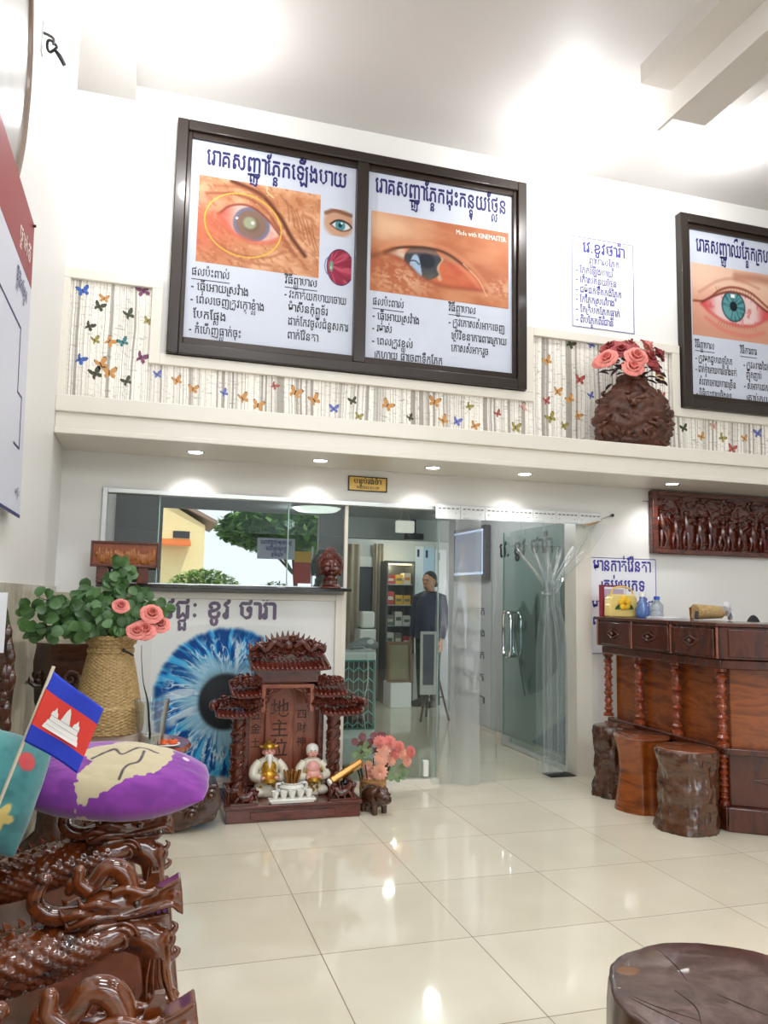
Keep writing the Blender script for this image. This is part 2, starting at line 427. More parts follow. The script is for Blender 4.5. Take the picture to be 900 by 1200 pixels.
# glass sheets: tinted see-through plus a mirror reflection that grows at grazing angles
def sheet_glass(name, tint, base, rough=0.0, haze=0.0, edge=0.6):
    k = N(name); t = k.t; t.nodes.remove(k.b)
    tr = k.n('ShaderNodeBsdfTransparent'); tr.inputs[0].default_value = tint
    gl = k.n('ShaderNodeBsdfGlossy'); gl.inputs['Roughness'].default_value = rough; gl.inputs[0].default_value = (1, 1, 1, 1)
    lw = k.n('ShaderNodeLayerWeight', Blend=0.25)
    ma = k.n('ShaderNodeMath', operation='MULTIPLY_ADD'); k.l(lw.outputs['Fresnel'], ma.inputs[0]); ma.inputs[1].default_value = edge; ma.inputs[2].default_value = base
    mi = k.n('ShaderNodeMixShader'); k.l(ma.outputs[0], mi.inputs[0]); k.l(tr.outputs[0], mi.inputs[1]); k.l(gl.outputs[0], mi.inputs[2])
    out = mi.outputs[0]
    if haze:
        df = k.n('ShaderNodeBsdfTranslucent'); df.inputs[0].default_value = (0.9, 0.92, 0.94, 1)
        d2 = k.n('ShaderNodeBsdfDiffuse'); d2.inputs[0].default_value = (0.9, 0.92, 0.94, 1)
        md = k.n('ShaderNodeMixShader'); md.inputs[0].default_value = 0.5; k.l(df.outputs[0], md.inputs[1]); k.l(d2.outputs[0], md.inputs[2])
        m2 = k.n('ShaderNodeMixShader'); m2.inputs[0].default_value = haze; k.l(out, m2.inputs[1]); k.l(md.outputs[0], m2.inputs[2]); out = m2.outputs[0]
    k.l(out, k.o.inputs[0]); return k.m
GLASS = sheet_glass('partition_glass', (0.42, 0.47, 0.46, 1), 0.22)
GLASSP = sheet_glass('full_height_glass', (0.80, 0.85, 0.83, 1), 0.035)
DOORGLASS = sheet_glass('door_glass', (0.80, 0.87, 0.85, 1), 0.02, edge=0.2)
PVC_LIT = sheet_glass('highlit_plastic_strip', (0.90, 0.93, 0.93, 1), 0.05, 0.08, 0.26)  # same clear plastic; extra white haze puts a bright highlight into the strip
PVC = sheet_glass('clear_plastic_strip', (0.90, 0.93, 0.93, 1), 0.04, 0.08, 0.09)
CUPGLASS = sheet_glass('tumbler_glass', (0.93, 0.95, 0.95, 1), 0.05)
GLASSEDGE = plain('polished_glass_edge', (150, 186, 176), 0.2, coat=0.5)

# ------------------------------------------------------------------ structure
YW, XL, ZC, ZS, YF = 5.36, -0.555, 4.81, 2.216, 4.775
struct('floor', MB().box((-0.9, -3.2, -0.1), (6.6, 10.2, 0)), FLOOR)
struct('ceiling', MB().box((-0.9, -3.2, ZC), (6.6, YW+.2, ZC+.1)), CEIL)
b = MB()
b.box((-0.7, YW, 1.985), (6.6, YW+.12, ZC)); b.box((-0.7, YW, 0), (-.30, YW+.12, 1.985))
b.box((-.2995, YW, 0), (1.345, YW+.12, 1.339)); b.box((3.235, YW, 0), (6.6, YW+.12, 1.985))
struct('wall_back', b, [WHITE])
b = MB(); b.box((-0.7, -3.2, 0), (XL, YF+.03, ZC)); b.box((-0.7, YF+.03, 0), (XL, YW, 2.30)); b.box((-.75, YF+.03, 2.30), (-.62, YW, ZC))
struct('wall_left', b, WHITE)
struct('trim_1', MB().box((XL, -3.0, 0.0), (XL+.012, YW, 1.335)), DADO)
struct('wall_right', MB().box((6.5, -3.2, 0), (6.6, YW, ZC)), WHITE)
b = MB(); b.box((-.7, -3.2, 0), (.22, -3.1, ZC)); b.box((2.95, -3.2, 0), (6.6, -3.1, ZC)); b.box((.22, -3.2, 2.78), (2.95, -3.1, ZC))
struct('wall_front', b, plain('front_wall_paint', (150, 156, 160), 0.6))
# beams
struct('trim_2', MB().box((-.7, -3.1, 4.70), (-.235, YW, ZC)), CEIL)
b = MB(); b.box((3.185, -3.1, 4.5), (3.44, 4.1, 4.68)); b.box((2.93, -3.1, 4.68), (3.75, 4.08, ZC)); b.box((3.165, -3.1, 4.498), (3.185, 4.24, 4.682))
struct('trim_3', b, plain('beam_paint', (206, 200, 192), 0.5))
# the ledge with its stepped front
b = MB(); b.box((XL, YF+.025, ZS+.01), (6.5, YW, 2.44)); b.box((XL, YF, 2.345), (6.5, YW, 2.445)); b.box((XL, YF+.012, 2.216), (6.5, YW, 2.25))
struct('trim_4', b, TRIM, bevel=0.006)
# white mouldings around the wallpaper
b = MB(); y0, y1 = YW-.035, YW
for (a0, c0, a1, c1) in ((-.62, 3.362, .012, 3.432), (-.06, 2.84, .012, 3.362), (.012, 2.84, 2.806, 2.912), (2.734, 2.912, 2.806, 3.44), (2.806, 3.37, 4.155, 3.44), (4.083, 2.84, 4.155, 3.37), (4.155, 2.84, 6.5, 2.912), (-.62, 2.445, -.575, 3.362)):
    b.box((a0, y0, c0), (a1, y1, c1))
struct('trim_5', b, TRIM, bevel=0.004)
# soffit corner line and cable on the lower left wall
struct('wall_back_dado', MB().box((XL, YW-.006, 0), (-.09, YW, 1.30)), DADO)

# wallpaper: birch trunks with printed butterflies
k = N('birch_wallpaper'); v_ = k.coords((1, 1, 1))
sp = k.n('ShaderNodeSeparateXYZ'); k.l(v_, sp.inputs[0])
nzw = k.n('ShaderNodeTexNoise', Scale=2.2, Detail=3.0); k.l(v_, nzw.inputs['Vector'])
def stripes(freq, lo, hi, seed):
    a = k.n('ShaderNodeMath', operation='MULTIPLY_ADD'); k.l(nzw.outputs['Fac'], a.inputs[0]); a.inputs[1].default_value = 0.03; k.l(sp.outputs[0], a.inputs[2])
    cbx = k.n('ShaderNodeCombineXYZ'); k.l(a.outputs[0], cbx.inputs[0]); cbx.inputs[1].default_value = seed
    n2 = k.n('ShaderNodeTexNoise', Scale=freq, Detail=1.0); k.l(cbx.outputs[0], n2.inputs['Vector'])
    r_ = k.ramp(n2.outputs['Fac'], [(lo, (0, 0, 0, 1)), ((lo+hi)/2, (1, 1, 1, 1)), (hi, (0, 0, 0, 1))]); return r_.outputs[0]
s1 = stripes(24.0, 0.475, 0.535, 3.0); s2 = stripes(12.0, 0.50, 0.58, 9.0)
dash = k.n('ShaderNodeTexNoise', Scale=1.0, Detail=4.0); k.l(k.coords((18, 1, 70)), dash.inputs['Vector'])
dr = k.ramp(dash.outputs['Fac'], [(0.60, (0, 0, 0, 1)), (0.72, (1, 1, 1, 1))])
twig = k.n('ShaderNodeTexWave', Scale=5.0, Distortion=14.0, Detail=3.0); twig.inputs['Detail Scale'].default_value = 2.0; k.l(k.coords((1, 1, 1.5), rot=(0, .7, 0)), twig.inputs['Vector'])
tr_ = k.ramp(twig.outputs['Fac'], [(0.0, (1, 1, 1, 1)), (0.02, (0, 0, 0, 1)), (1.0, (0, 0, 0, 1))])
base = k.ramp(nzw.outputs['Fac'], [(0.3, lin((232, 226, 214))), (0.7, lin((244, 239, 230)))])
cur = base.outputs[0]
for src, c_, f_ in ((s2, (190, 186, 180), .6), (s1, (96, 84, 72), .8), (dr.outputs[0], (120, 110, 100), .55), (tr_.outputs[0], (140, 126, 112), .5)):
    m_ = k.n('ShaderNodeMath', operation='MULTIPLY'); m_.inputs[1].default_value = f_; k.l(src, m_.inputs[0])
    x_ = k.n('ShaderNodeMix', data_type='RGBA'); k.l(m_.outputs[0], x_.inputs['Factor']); k.l(cur, x_.inputs['A']); x_.inputs['B'].default_value = lin(c_); cur = x_.outputs['Result']
k.l(cur, k.b.inputs['Base Color']); k.b.inputs['Roughness'].default_value = 0.5
BIRCH = k.m
bfc = [(52, 92, 176), (96, 108, 178), (196, 138, 70), (120, 60, 96), (58, 62, 34), (170, 80, 70), (150, 138, 66), (46, 118, 118), (206, 164, 150)]
bmats = [BIRCH]+[plain('butterfly_print', c_, .5) for c_ in bfc]+[plain('butterfly_body', (40, 30, 28), .6)]
b = MB(); yp = YW-.004
for (x0, z0, x1, z1) in ((-.62, 2.445, -.06, 3.362), (-.06, 2.445, 2.806, 2.84), (2.806, 2.445, 4.083, 3.37), (4.083, 2.445, 6.5, 2.84)):
    b.box((x0, yp, z0), (x1, YW, z1))
def butterfly(b, x, z, s, mi, rot, asym):
    up = [(0.0, 0.05), (.25, .55), (.75, .85), (1.0, .75), (.92, .3), (.6, -.02), (0.02, -.05)]
    lo = [(0.0, 0.0), (.55, -.08), (.78, -.35), (.6, -.72), (.3, -.6), (.05, -.2)]
    ca, sa = math.cos(rot), math.sin(rot)
    for sg in (-1, 1):
        q = asym if sg < 0 else 1.0
        for poly in (up, lo):
            b.mat(mi); pts = [(x+s*(sg*q*p*ca-r_*sa), z+s*(sg*q*p*sa+r_*ca)) for p, r_ in poly]
            b.add([(p[0], yp-.0012, p[1]) for p in pts], [tuple(range(len(pts)))])
        b.mat(10)
        for (p0, r0, p1, r1) in ((.72, .84, 1.02, .70), (.93, .34, 1.03, .74)):
            pts = [(p0, r0), (p1, r1), (p1-.07, r1-.1), (p0-.07, r0-.08)]
            pts = [(x+s*(sg*q*p*ca-r_*sa), z+s*(sg*q*p*sa+r_*ca)) for p, r_ in pts]
            b.add([(p[0], yp-.0016, p[1]) for p in pts], [(0, 1, 2, 3)])
    b.mat(10); pts = [(-.06, -.4), (.06, -.4), (.07, .35), (-.07, .35)]
    pts = [(x+s*(p*ca-r_*sa), z+s*(p*sa+r_*ca)) for p, r_ in pts]
    b.add([(p[0], yp-.002, p[1]) for p in pts], [(0, 1, 2, 3)]); b.mat(0)
rb = random.Random(5)
for (u_, v__, mi) in ((97, 341, 1), (168, 341, 4), (122, 350, 3), (150, 369, 5), (116, 359, 5), (128, 400, 3), (144, 401, 8), (111, 399, 7), (93, 421, 1), (165, 419, 4), (118, 427, 3), (128, 437, 3), (148, 447, 5), (111, 438, 5), (104, 382, 5), (173, 376, 7), (184, 439, 2), (207, 446, 3), (226, 456, 3), (262, 461, 2), (284, 467, 3), (302, 475, 3), (321, 452, 6),
        (346, 460, 3), (368, 469, 3), (391, 479, 2), (413, 470, 5), (454, 475, 3), (420, 488, 7), (509, 471, 3), (535, 494, 2), (549, 476, 7), (519, 493, 3), (583, 485, 6), (556, 499, 3), (604, 501, 7), (480, 490, 5), (612, 478, 9), (641, 423, 3), (668, 403, 5), (692, 464, 2), (668, 468, 3), (679, 445, 6), (653, 459, 3), (677, 487, 3), (645, 490, 7), (660, 499, 7), (693, 404, 2), (776, 465, 6), (774, 442, 3), (640, 470, 6),
        (801, 502, 5), (822, 512, 3), (846, 513, 7), (872, 514, 3), (888, 508, 2), (836, 500, 9), (858, 526, 6)):
    p_ = at(u_, v__, YW-.004); butterfly(b, p_.x, p_.z, rb.uniform(.034, .052), mi, rb.uniform(-.6, .6), rb.uniform(.45, 1.0))
o = struct('wall_back_wallpaper', b, bmats)

# glass partition: window over the counter, full height pane, opening with an open glass door
w1 = bpy.data.objects.new('window_1', None); COL.objects.link(w1); w1['kind'] = 'structure'; ORG['window_1'] = Vector((0, 0, 0))
b = MB(); b.box((-.30, YW-.03, 1.3725), (-.268, YW+.06, 1.985)); b.box((-.2675, YW-.03, 1.952), (3.164, YW+.06, 1.985)); b.box((-.30, YW-.02, 1.363), (1.345, YW+.06, 1.372))
obj('window_frame', b, ALU, w1, smooth=False, bevel=.003)
obj('glass_pane', MB().box((-.268, YW+.01, 1.372), (1.335, YW+.02, 1.952)), GLASS, w1, smooth=False)
b = MB()
for u_ in (186, 338): p_ = at(u_, 620, YW); b.box((p_.x-.003, YW+.004, 1.372), (p_.x+.003, YW+.024, 1.952))
obj('glass_joint', b, GLASSEDGE, w1, smooth=False)
w2 = bpy.data.objects.new('window_2', None); COL.objects.link(w2); w2['kind'] = 'structure'; ORG['window_2'] = Vector((0, 0, 0))
obj('glass_pane', MB().box((1.345, YW+.01, .03), (2.05, YW+.02, 1.952)), GLASSP, w2, smooth=False)
b = MB(); b.box((1.33, YW-.01, .0355), (1.352, YW+.05, 1.951)); b.box((1.335, YW-.02, 0), (2.06, YW+.05, .035))
obj('window_frame', b, TRIM, w2, smooth=False)
obj('glass_edge', MB().box((2.047, YW+.008, .035), (2.052, YW+.022, 1.952)), GLASSEDGE, w2, smooth=False)
obj('pane_clamp', MB().box((1.945, YW-.012, .05), (1.985, YW+.04, .16)), plain('white_clamp', (236, 236, 232), .4), w2, bevel=.004)
struct('trim_6', MB().box((3.165, YW-.03, 0), (3.30, YW+.14, 1.985)), TRIM)
d1 = bpy.data.objects.new('door_1', None); COL.objects.link(d1); d1['kind'] = 'structure'; ORG['door_1'] = Vector((0, 0, 0))
dx, dy0, dy1 = 3.175, YW+.16, 6.64
obj('glass_leaf', MB().box((dx, dy0, .03), (dx+.01, dy1, 1.93)), DOORGLASS, d1, smooth=False)
obj('glass_edge', MB().box((dx-.001, dy1-.004, .03), (dx+.011, dy1+.001, 1.93)), GLASSEDGE, d1, smooth=False)
b = MB()
for sg in (-1, 1):
    hx = dx+.005+sg*.045; yy0, yy1 = 6.50, 6.50
    b.tube(bez([(dx+.005, 6.5, .86), (hx, 6.5, .865), (hx, 6.5, .90), (hx, 6.5, 1.0), (hx, 6.5, 1.14), (hx, 6.5, 1.165), (dx+.005, 6.5, 1.17)], 20), .013, 8)
hb = MB()
for sg in (-1, 1):
    yc, hw = 6.46, .075
    hx = dx+.005+sg*.05
    hb.tube([(hx, yc-hw, .86), (hx, yc-hw, 1.14), (hx, yc-hw*.7, 1.19), (hx, yc, 1.205), (hx, yc+hw*.7, 1.19), (hx, yc+hw, 1.14), (hx, yc+hw, .86), (hx, yc+hw*.7, .81), (hx, yc, .795), (hx, yc-hw*.7, .81), (hx, yc-hw, .86), (hx, yc-hw, .9)], .013, 8)
    for zz in (.80, 1.20): hb.tube([(dx+.005, yc, zz), (hx, yc, zz)], .011, 8)
obj('door_handle', hb, CHROME, d1)
b = MB(); b.box((dx-.012, dy0, .005), (dx+.022, dy1, .045)); b.box((dx-.015, 6.5, .01), (dx+.025, 6.64, .09)); b.box((dx-.015, dy0-.02, 0), (dx+.03, dy0+.08, .04))
obj('door_rail', b, ALU, d1, smooth=False, bevel=.002)
struct('door_1_threshold', MB().box((2.95, YW-.02, 0), (3.16, YW+.12, .006)), BLACK)

# the waiting room behind the glass
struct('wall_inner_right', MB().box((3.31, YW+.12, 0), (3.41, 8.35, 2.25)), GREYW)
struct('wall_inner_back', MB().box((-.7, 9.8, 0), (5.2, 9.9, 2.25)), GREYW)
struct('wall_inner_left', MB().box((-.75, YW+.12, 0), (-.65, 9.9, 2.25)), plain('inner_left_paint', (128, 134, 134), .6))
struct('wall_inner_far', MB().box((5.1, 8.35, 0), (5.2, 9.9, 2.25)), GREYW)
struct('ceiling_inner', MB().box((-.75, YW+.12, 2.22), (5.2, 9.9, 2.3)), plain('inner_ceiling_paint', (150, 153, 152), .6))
struct('baseboard_right', MB().box((3.295, YW+.2, 0), (3.312, 8.35, .045)), TRIM)
struct('trim_7', MB().box((-.65, 8.6, 1.98), (5.1, 8.75, 2.22)), plain('inner_beam_paint', (158, 162, 160), .6))
# ------------------------------------------------------------------ pictures (printed colours as functions of U, V)
def C3(c): return np.array(c, float)/255.0
def ss(a, b, x): t = np.clip((x-a)/(b-a), 0, 1); return t*t*(3-2*t)
def mixp(A, c, m):
    c = np.asarray(c, float); c = C3(c) if c.ndim == 1 else c
    return A*(1-m[..., None])+c*m[..., None]
_rng = np.random.RandomState(3)
_P = _rng.rand(64, 64)
def vn(x, y):
    xi, yi = np.floor(x).astype(int), np.floor(y).astype(int); fx_, fy_ = x-xi, y-yi
    fx_ = fx_*fx_*(3-2*fx_); fy_ = fy_*fy_*(3-2*fy_)
    g = lambda a, b_: _P[a % 64, b_ % 64]
    return (g(xi, yi)*(1-fx_)+g(xi+1, yi)*fx_)*(1-fy_)+(g(xi, yi+1)*(1-fx_)+g(xi+1, yi+1)*fx_)*fy_
def fb(x, y, o=4):
    s_, a, t = 0, .5, 0
    for i in range(o): s_ = s_+a*vn(x*2**i+i*7.3, y*2**i+i*3.1); t += a; a *= .5
    return s_/t
def curve_d(U, V, pts, asp, n=60):
    """distance to a polyline through pts (u, v), in heights"""
    q = np.array([[p.x, p.y] for p in bez([(a, c, 0) for a, c in pts], n)])
    D = np.full(U.shape, 9.0)
    for i in range(n-1):
        a, c = q[i], q[i+1]; d = (c-a)*[asp, 1]; L = (d**2).sum()+1e-9
        t = np.clip((((U-a[0])*asp*d[0])+(V-a[1])*d[1])/L, 0, 1)
        D = np.minimum(D, np.hypot((U-a[0])*asp-t*d[0], V-a[1]-t*d[1]))
    return D
def lidmask(U, V, top, bot, soft=.02):
    tq = np.array([[p.x, p.y] for p in bez([(a, c, 0) for a, c in top], 60)]); bq = np.array([[p.x, p.y] for p in bez([(a, c, 0) for a, c in bot], 60)])
    T = np.interp(U, tq[:, 0], tq[:, 1], left=-9, right=-9); B = np.interp(U, bq[:, 0], bq[:, 1], left=9, right=9)
    return ss(-soft, soft, T-V)*ss(-soft, soft, V-B)
def pic_old_eye(U, V):
    asp = 1.35; n1 = fb(U*6, V*6, 5); n2 = fb(U*30+V*22, V*9-U*10, 4); n3 = fb(U*45, V*45, 3)
    A = mixp(np.ones(U.shape+(3,))*C3((206, 140, 98)), (232, 176, 134), ss(.45, .75, n1))
    A = mixp(A, (170, 98, 62), ss(.5, .72, n2)*.55); A = mixp(A, (236, 190, 152), ss(.62, .8, n3)*.5)
    A = mixp(A, (214, 92, 66), ss(.55, .0, np.hypot((U-.02)*1.1, V-.42))*.6)
    for pts, wd, c_, f_ in (([(.26, .99), (.5, .88), (.66, .66), (.76, .44), (.88, .24)], .045, (96, 46, 26), .95), ([(.60, .62), (.72, .36), (.80, .22)], .05, (150, 84, 58), .6), ([(.06, .80), (.3, .84), (.52, .74), (.66, .5)], .03, (150, 80, 50), .7),
                            ([(.12, .9), (.34, .93), (.52, .86)], .03, (166, 96, 62), .5), ([(.1, .3), (.3, .16), (.55, .15), (.72, .26)], .03, (172, 98, 66), .6), ([(.15, .2), (.35, .08), (.6, .07)], .03, (172, 98, 66), .5)):
        A = mixp(A, c_, ss(wd, 0, curve_d(U, V, pts, asp))*f_)
    top = [(.16, .58), (.26, .70), (.40, .73), (.54, .63), (.68, .42)]; bot = [(.16, .57), (.28, .40), (.42, .32), (.56, .33), (.68, .41)]
    m = lidmask(U, V, top, bot)
    E_ = mixp(np.ones(U.shape+(3,))*C3((226, 186, 172)), (204, 84, 66), ss(.34, .16, U)); E_ = mixp(E_, (214, 142, 122), ss(.5, .7, n2)*.4)
    r = np.hypot((U-.43)*asp, V-.515)
    E_ = mixp(E_, (120, 116, 140), ss(.215, .19, r)); E_ = mixp(E_, (136, 106, 92), ss(.18, .15, r)); E_ = mixp(E_, (112, 92, 70), ss(.12, .06, r)*.7)
    E_ = mixp(E_, (160, 164, 132), ss(.09, .05, np.hypot((U-.415)*asp, V-.53))); E_ = mixp(E_, (240, 244, 236), ss(.025, .012, np.hypot((U-.44)*asp, V-.535)))
    E_ = mixp(E_, (250, 250, 250), ss(.02, .008, np.hypot((U-.31)*asp, V-.565)))
    A = mixp(A, E_, m)
    A = mixp(A, (140, 60, 42), ss(.022, .004, curve_d(U, V, top, asp))*.8); A = mixp(A, (216, 98, 76), ss(.05, .01, curve_d(U, V, bot, asp))*.6)
    th = .18; xx, zz = (U-.365)*asp, V-.49; x2, z2 = xx*math.cos(th)-zz*math.sin(th)*-1, -xx*math.sin(th)*-1+zz*math.cos(th)
    x2 = xx*math.cos(-th)+zz*math.sin(-th); z2 = -xx*math.sin(-th)+zz*math.cos(-th)
    rr_ = np.hypot(x2/.42, z2/.365); A = mixp(A, (240, 196, 60), ss(.022, .010, np.abs(rr_-1)))
    A = mixp(A, (246, 214, 150), ss(.010, .004, curve_d(U, V, [(.545, 1.0), (.55, .93), (.60, .875)], asp)))
    for i in range(7):
        A = mixp(A, (150, 92, 60), ss(.012, .003, curve_d(U, V, [(.66+.045*i, .92-.05*i), (.72+.04*i, .80-.06*i), (.74+.045*i, .62-.06*i)], asp))*.6)
    return A
def pic_growth_eye(U, V):
    asp = 1.62; n1 = fb(U*5, V*5, 5); n3 = fb(U*40+V*10, V*30, 4)
    A = mixp(np.ones(U.shape+(3,))*C3((188, 110, 70)), (208, 138, 96), ss(.4, .75, n1))
    A = mixp(A, (246, 206, 172), ss(.45, .0, np.hypot(U-.12, (V-.85)))*.75); A = mixp(A, (176, 92, 58), ss(.25, .0, np.abs(V-.32-.1*U))*.5)
    A = mixp(A, (236, 194, 164), ss(.35, .0, np.hypot(U-.22, V-.18))*.7*ss(.4, .65, n3)+ss(.2, 0., np.hypot(U-.96, V-.25))*.7*ss(.4, .6, n3))
    A = mixp(A, (196, 112, 66), ss(.5, 1.0, U)*ss(.3, .7, V)*.5)
    top = [(.10, .50), (.2, .585), (.38, .635), (.54, .60), (.70, .44), (.83, .20)]; bot = [(.10, .49), (.22, .44), (.34, .27), (.48, .19), (.66, .18), (.83, .19)]
    m = lidmask(U, V, top, bot, .015)
    E_ = mixp(np.ones(U.shape+(3,))*C3((206, 106, 66)), (150, 112, 78), ss(.42, .58, V)*ss(.4, .6, U)); E_ = mixp(E_, (184, 74, 48), ss(.5, .75, n1)*.6)
    E_ = mixp(E_, (216, 196, 178), ss(.26, .22, U)); E_ = mixp(E_, (206, 180, 148), ss(.035, .01, curve_d(U, V, [(.50, .52), (.475, .44), (.47, .36), (.49, .26)], asp))*.8)
    ir = ss(.005, -.01, np.hypot((U-.37)*asp, V-.44)-.225)*ss(.495, .48, U+.02*np.sin(V*20))
    I_ = mixp(np.ones(U.shape+(3,))*C3((62, 64, 70)), (98, 92, 78), ss(.4, .2, V)); I_ = mixp(I_, (30, 34, 48), ss(.12, .07, np.hypot((U-.395)*asp, V-.47)))
    I_ = mixp(I_, (176, 200, 228), lidmask(U, V, [(.27, .40), (.30, .52), (.335, .50), (.36, .30)], [(.27, .38), (.30, .34), (.335, .27), (.36, .25)], .02)*.9)
    I_ = mixp(I_, (46, 48, 60), ss(.012, .003, curve_d(U, V, [(.28, .44), (.31, .45), (.34, .41)], asp)))
    E_ = mixp(E_, I_, ir); A = mixp(A, E_, m)
    A = mixp(A, (84, 40, 24), ss(.03, .004, curve_d(U, V, top[:5], asp))*.9); A = mixp(A, (226, 152, 110), ss(.05, .0, np.abs(curve_d(U, V, top, asp)-.05))*.45)
    A = mixp(A, (150, 70, 44), ss(.05, .0, curve_d(U, V, bot, asp))*.55); A = mixp(A, (140, 82, 52), ss(.06, 0., curve_d(U, V, [(0, .42), (.08, .48), (.16, .55)], asp))*.7)
    A = mixp(A, (230, 176, 134), ss(.014, .004, np.abs(curve_d(U, V, [(.66, .5), (.77, .33), (.835, .13)], asp)))*.8)
    return A
def pic_red_eye(U, V):
    asp = 1.62; n1 = fb(U*5, V*5, 5); n3 = fb(U*60, V*40, 3)
    A = mixp(np.ones(U.shape+(3,))*C3((226, 168, 142)), (240, 198, 172), ss(.4, .8, V+.3*(n1-.5))); A = mixp(A, (198, 128, 104), ss(.35, .0, np.abs(V-.1))*.35)
    for pts, wd, c_, f_ in (([(.02, .47), (.16, .50), (.30, .66), (.46, .74), (.66, .70), (.86, .52), (.98, .44)], .03, (140, 66, 48), .95), ([(.08, .60), (.3, .80), (.5, .86), (.76, .78)], .04, (206, 142, 116), .6), ([(.5, .9), (.8, .92), (1, .86)], .12, (170, 104, 80), .6), ([(.14, .26), (.34, .12), (.6, .08), (.8, .16)], .05, (226, 120, 106), .6)):
        A = mixp(A, c_, ss(wd, 0, curve_d(U, V, pts, asp))*f_)
    top = [(.10, .46), (.22, .56), (.38, .655), (.50, .67), (.64, .63), (.80, .50), (.92, .42)]; bot = [(.10, .44), (.2, .34), (.36, .24), (.52, .21), (.68, .24), (.82, .34), (.92, .41)]
    m = lidmask(U, V, top, bot, .012)
    E_ = mixp(np.ones(U.shape+(3,))*C3((236, 206, 202)), (214, 84, 84), ss(.30, .12, U)+ss(.68, .84, U)); E_ = mixp(E_, (206, 80, 84), ss(.55, .7, fb(U*30, V*14, 3))*.5)
    r = np.hypot((U-.46)*asp, V-.47)
    I_ = mixp(np.ones(U.shape+(3,))*C3((96, 158, 160)), (58, 112, 122), ss(.45, .6, fb(np.arctan2(V-.47, (U-.46)*asp)*8, r*5, 3))); I_ = mixp(I_, (40, 66, 76), ss(.18, .215, r)); I_ = mixp(I_, (22, 30, 36), ss(.075, .06, r))
    I_ = mixp(I_, (250, 252, 252), ss(.03, .02, np.maximum(np.abs(U-.455)*asp*.7, np.abs(V-.615))))
    E_ = mixp(E_, I_, ss(.225, .21, r)); A = mixp(A, E_, m)
    A = mixp(A, (120, 54, 44), ss(.03, .003, curve_d(U, V, top, asp))*.9); A = mixp(A, (214, 90, 88), ss(.045, .0, curve_d(U, V, bot, asp))*.75)
    for i in range(14):
        x = .3+.03*i; A = mixp(A, (110, 60, 50), ss(.007, .002, curve_d(U, V, [(x, .62+.03*math.sin(i*.3)), (x-.01+.004*(i-7), .71+.02*math.sin(i*.3))], asp, 6))*.6)
        A = mixp(A, (150, 80, 70), ss(.007, .002, curve_d(U, V, [(x, .24), (x+.004*(i-7), .17)], asp, 6))*.5)
    return A
def pic_blue_eye(U, V):
    asp = 1.15; A = np.ones(U.shape+(3,))*C3((213, 218, 233)); vig = ss(.62, .40, np.hypot((U-.52), (V-.5)*.95)); A = mixp(A, (206, 158, 128), vig)
    A = mixp(A, (126, 82, 58), ss(.12, .02, curve_d(U, V, [(.08, .80), (.4, .93), (.95, .84)], asp))*.85)
    top = [(.25, .42), (.42, .56), (.62, .60), (.85, .52), (.97, .40)]; bot = [(.25, .40), (.45, .27), (.65, .22), (.85, .28), (.97, .38)]; m = lidmask(U, V, top, bot, .02)
    E_ = np.ones(U.shape+(3,))*C3((226, 226, 228)); r = np.hypot((U-.58)*asp, V-.42); E_ = mixp(E_, (70, 144, 158), ss(.21, .18, r)); E_ = mixp(E_, (24, 34, 40), ss(.09, .07, r)); E_ = mixp(E_, (250, 250, 250), ss(.05, .03, np.hypot((U-.63)*asp, V-.5)))
    A = mixp(A, E_, m); A = mixp(A, (56, 36, 30), ss(.06, .01, curve_d(U, V, top, asp))); A = mixp(A, (110, 74, 58), ss(.05, .01, curve_d(U, V, bot, asp))*.8); return A
def pic_eyeball(U, V):
    A = np.ones(U.shape+(3,))*C3((213, 218, 233)); r = np.hypot(U-.60, (V-.5))
    B_ = mixp(np.ones(U.shape+(3,))*C3((150, 38, 66)), (202, 82, 104), ss(.5, .7, fb(np.arctan2(V-.5, U-.2)*7, r*2, 3))); B_ = mixp(B_, (226, 120, 130), ss(.02, .005, np.abs(np.sin(np.arctan2(V-.5, U-.22)*9))*.15)*.5)
    A = mixp(A, (64, 40, 84), ss(.505, .49, r)); A = mixp(A, B_, ss(.475, .465, r))
    A = mixp(A, (70, 110, 160), ss(.02, .005, np.abs(np.hypot((U-.24), (V-.5)*.8)-.2))*ss(.3, .15, U)); A = mixp(A, (110, 150, 132), ss(.13, .10, np.hypot((U-.27)*1.6, (V-.5)*.75))); A = mixp(A, (190, 210, 190), ss(.06, .02, np.hypot((U-.26)*1.6, (V-.46)*.9))); return A
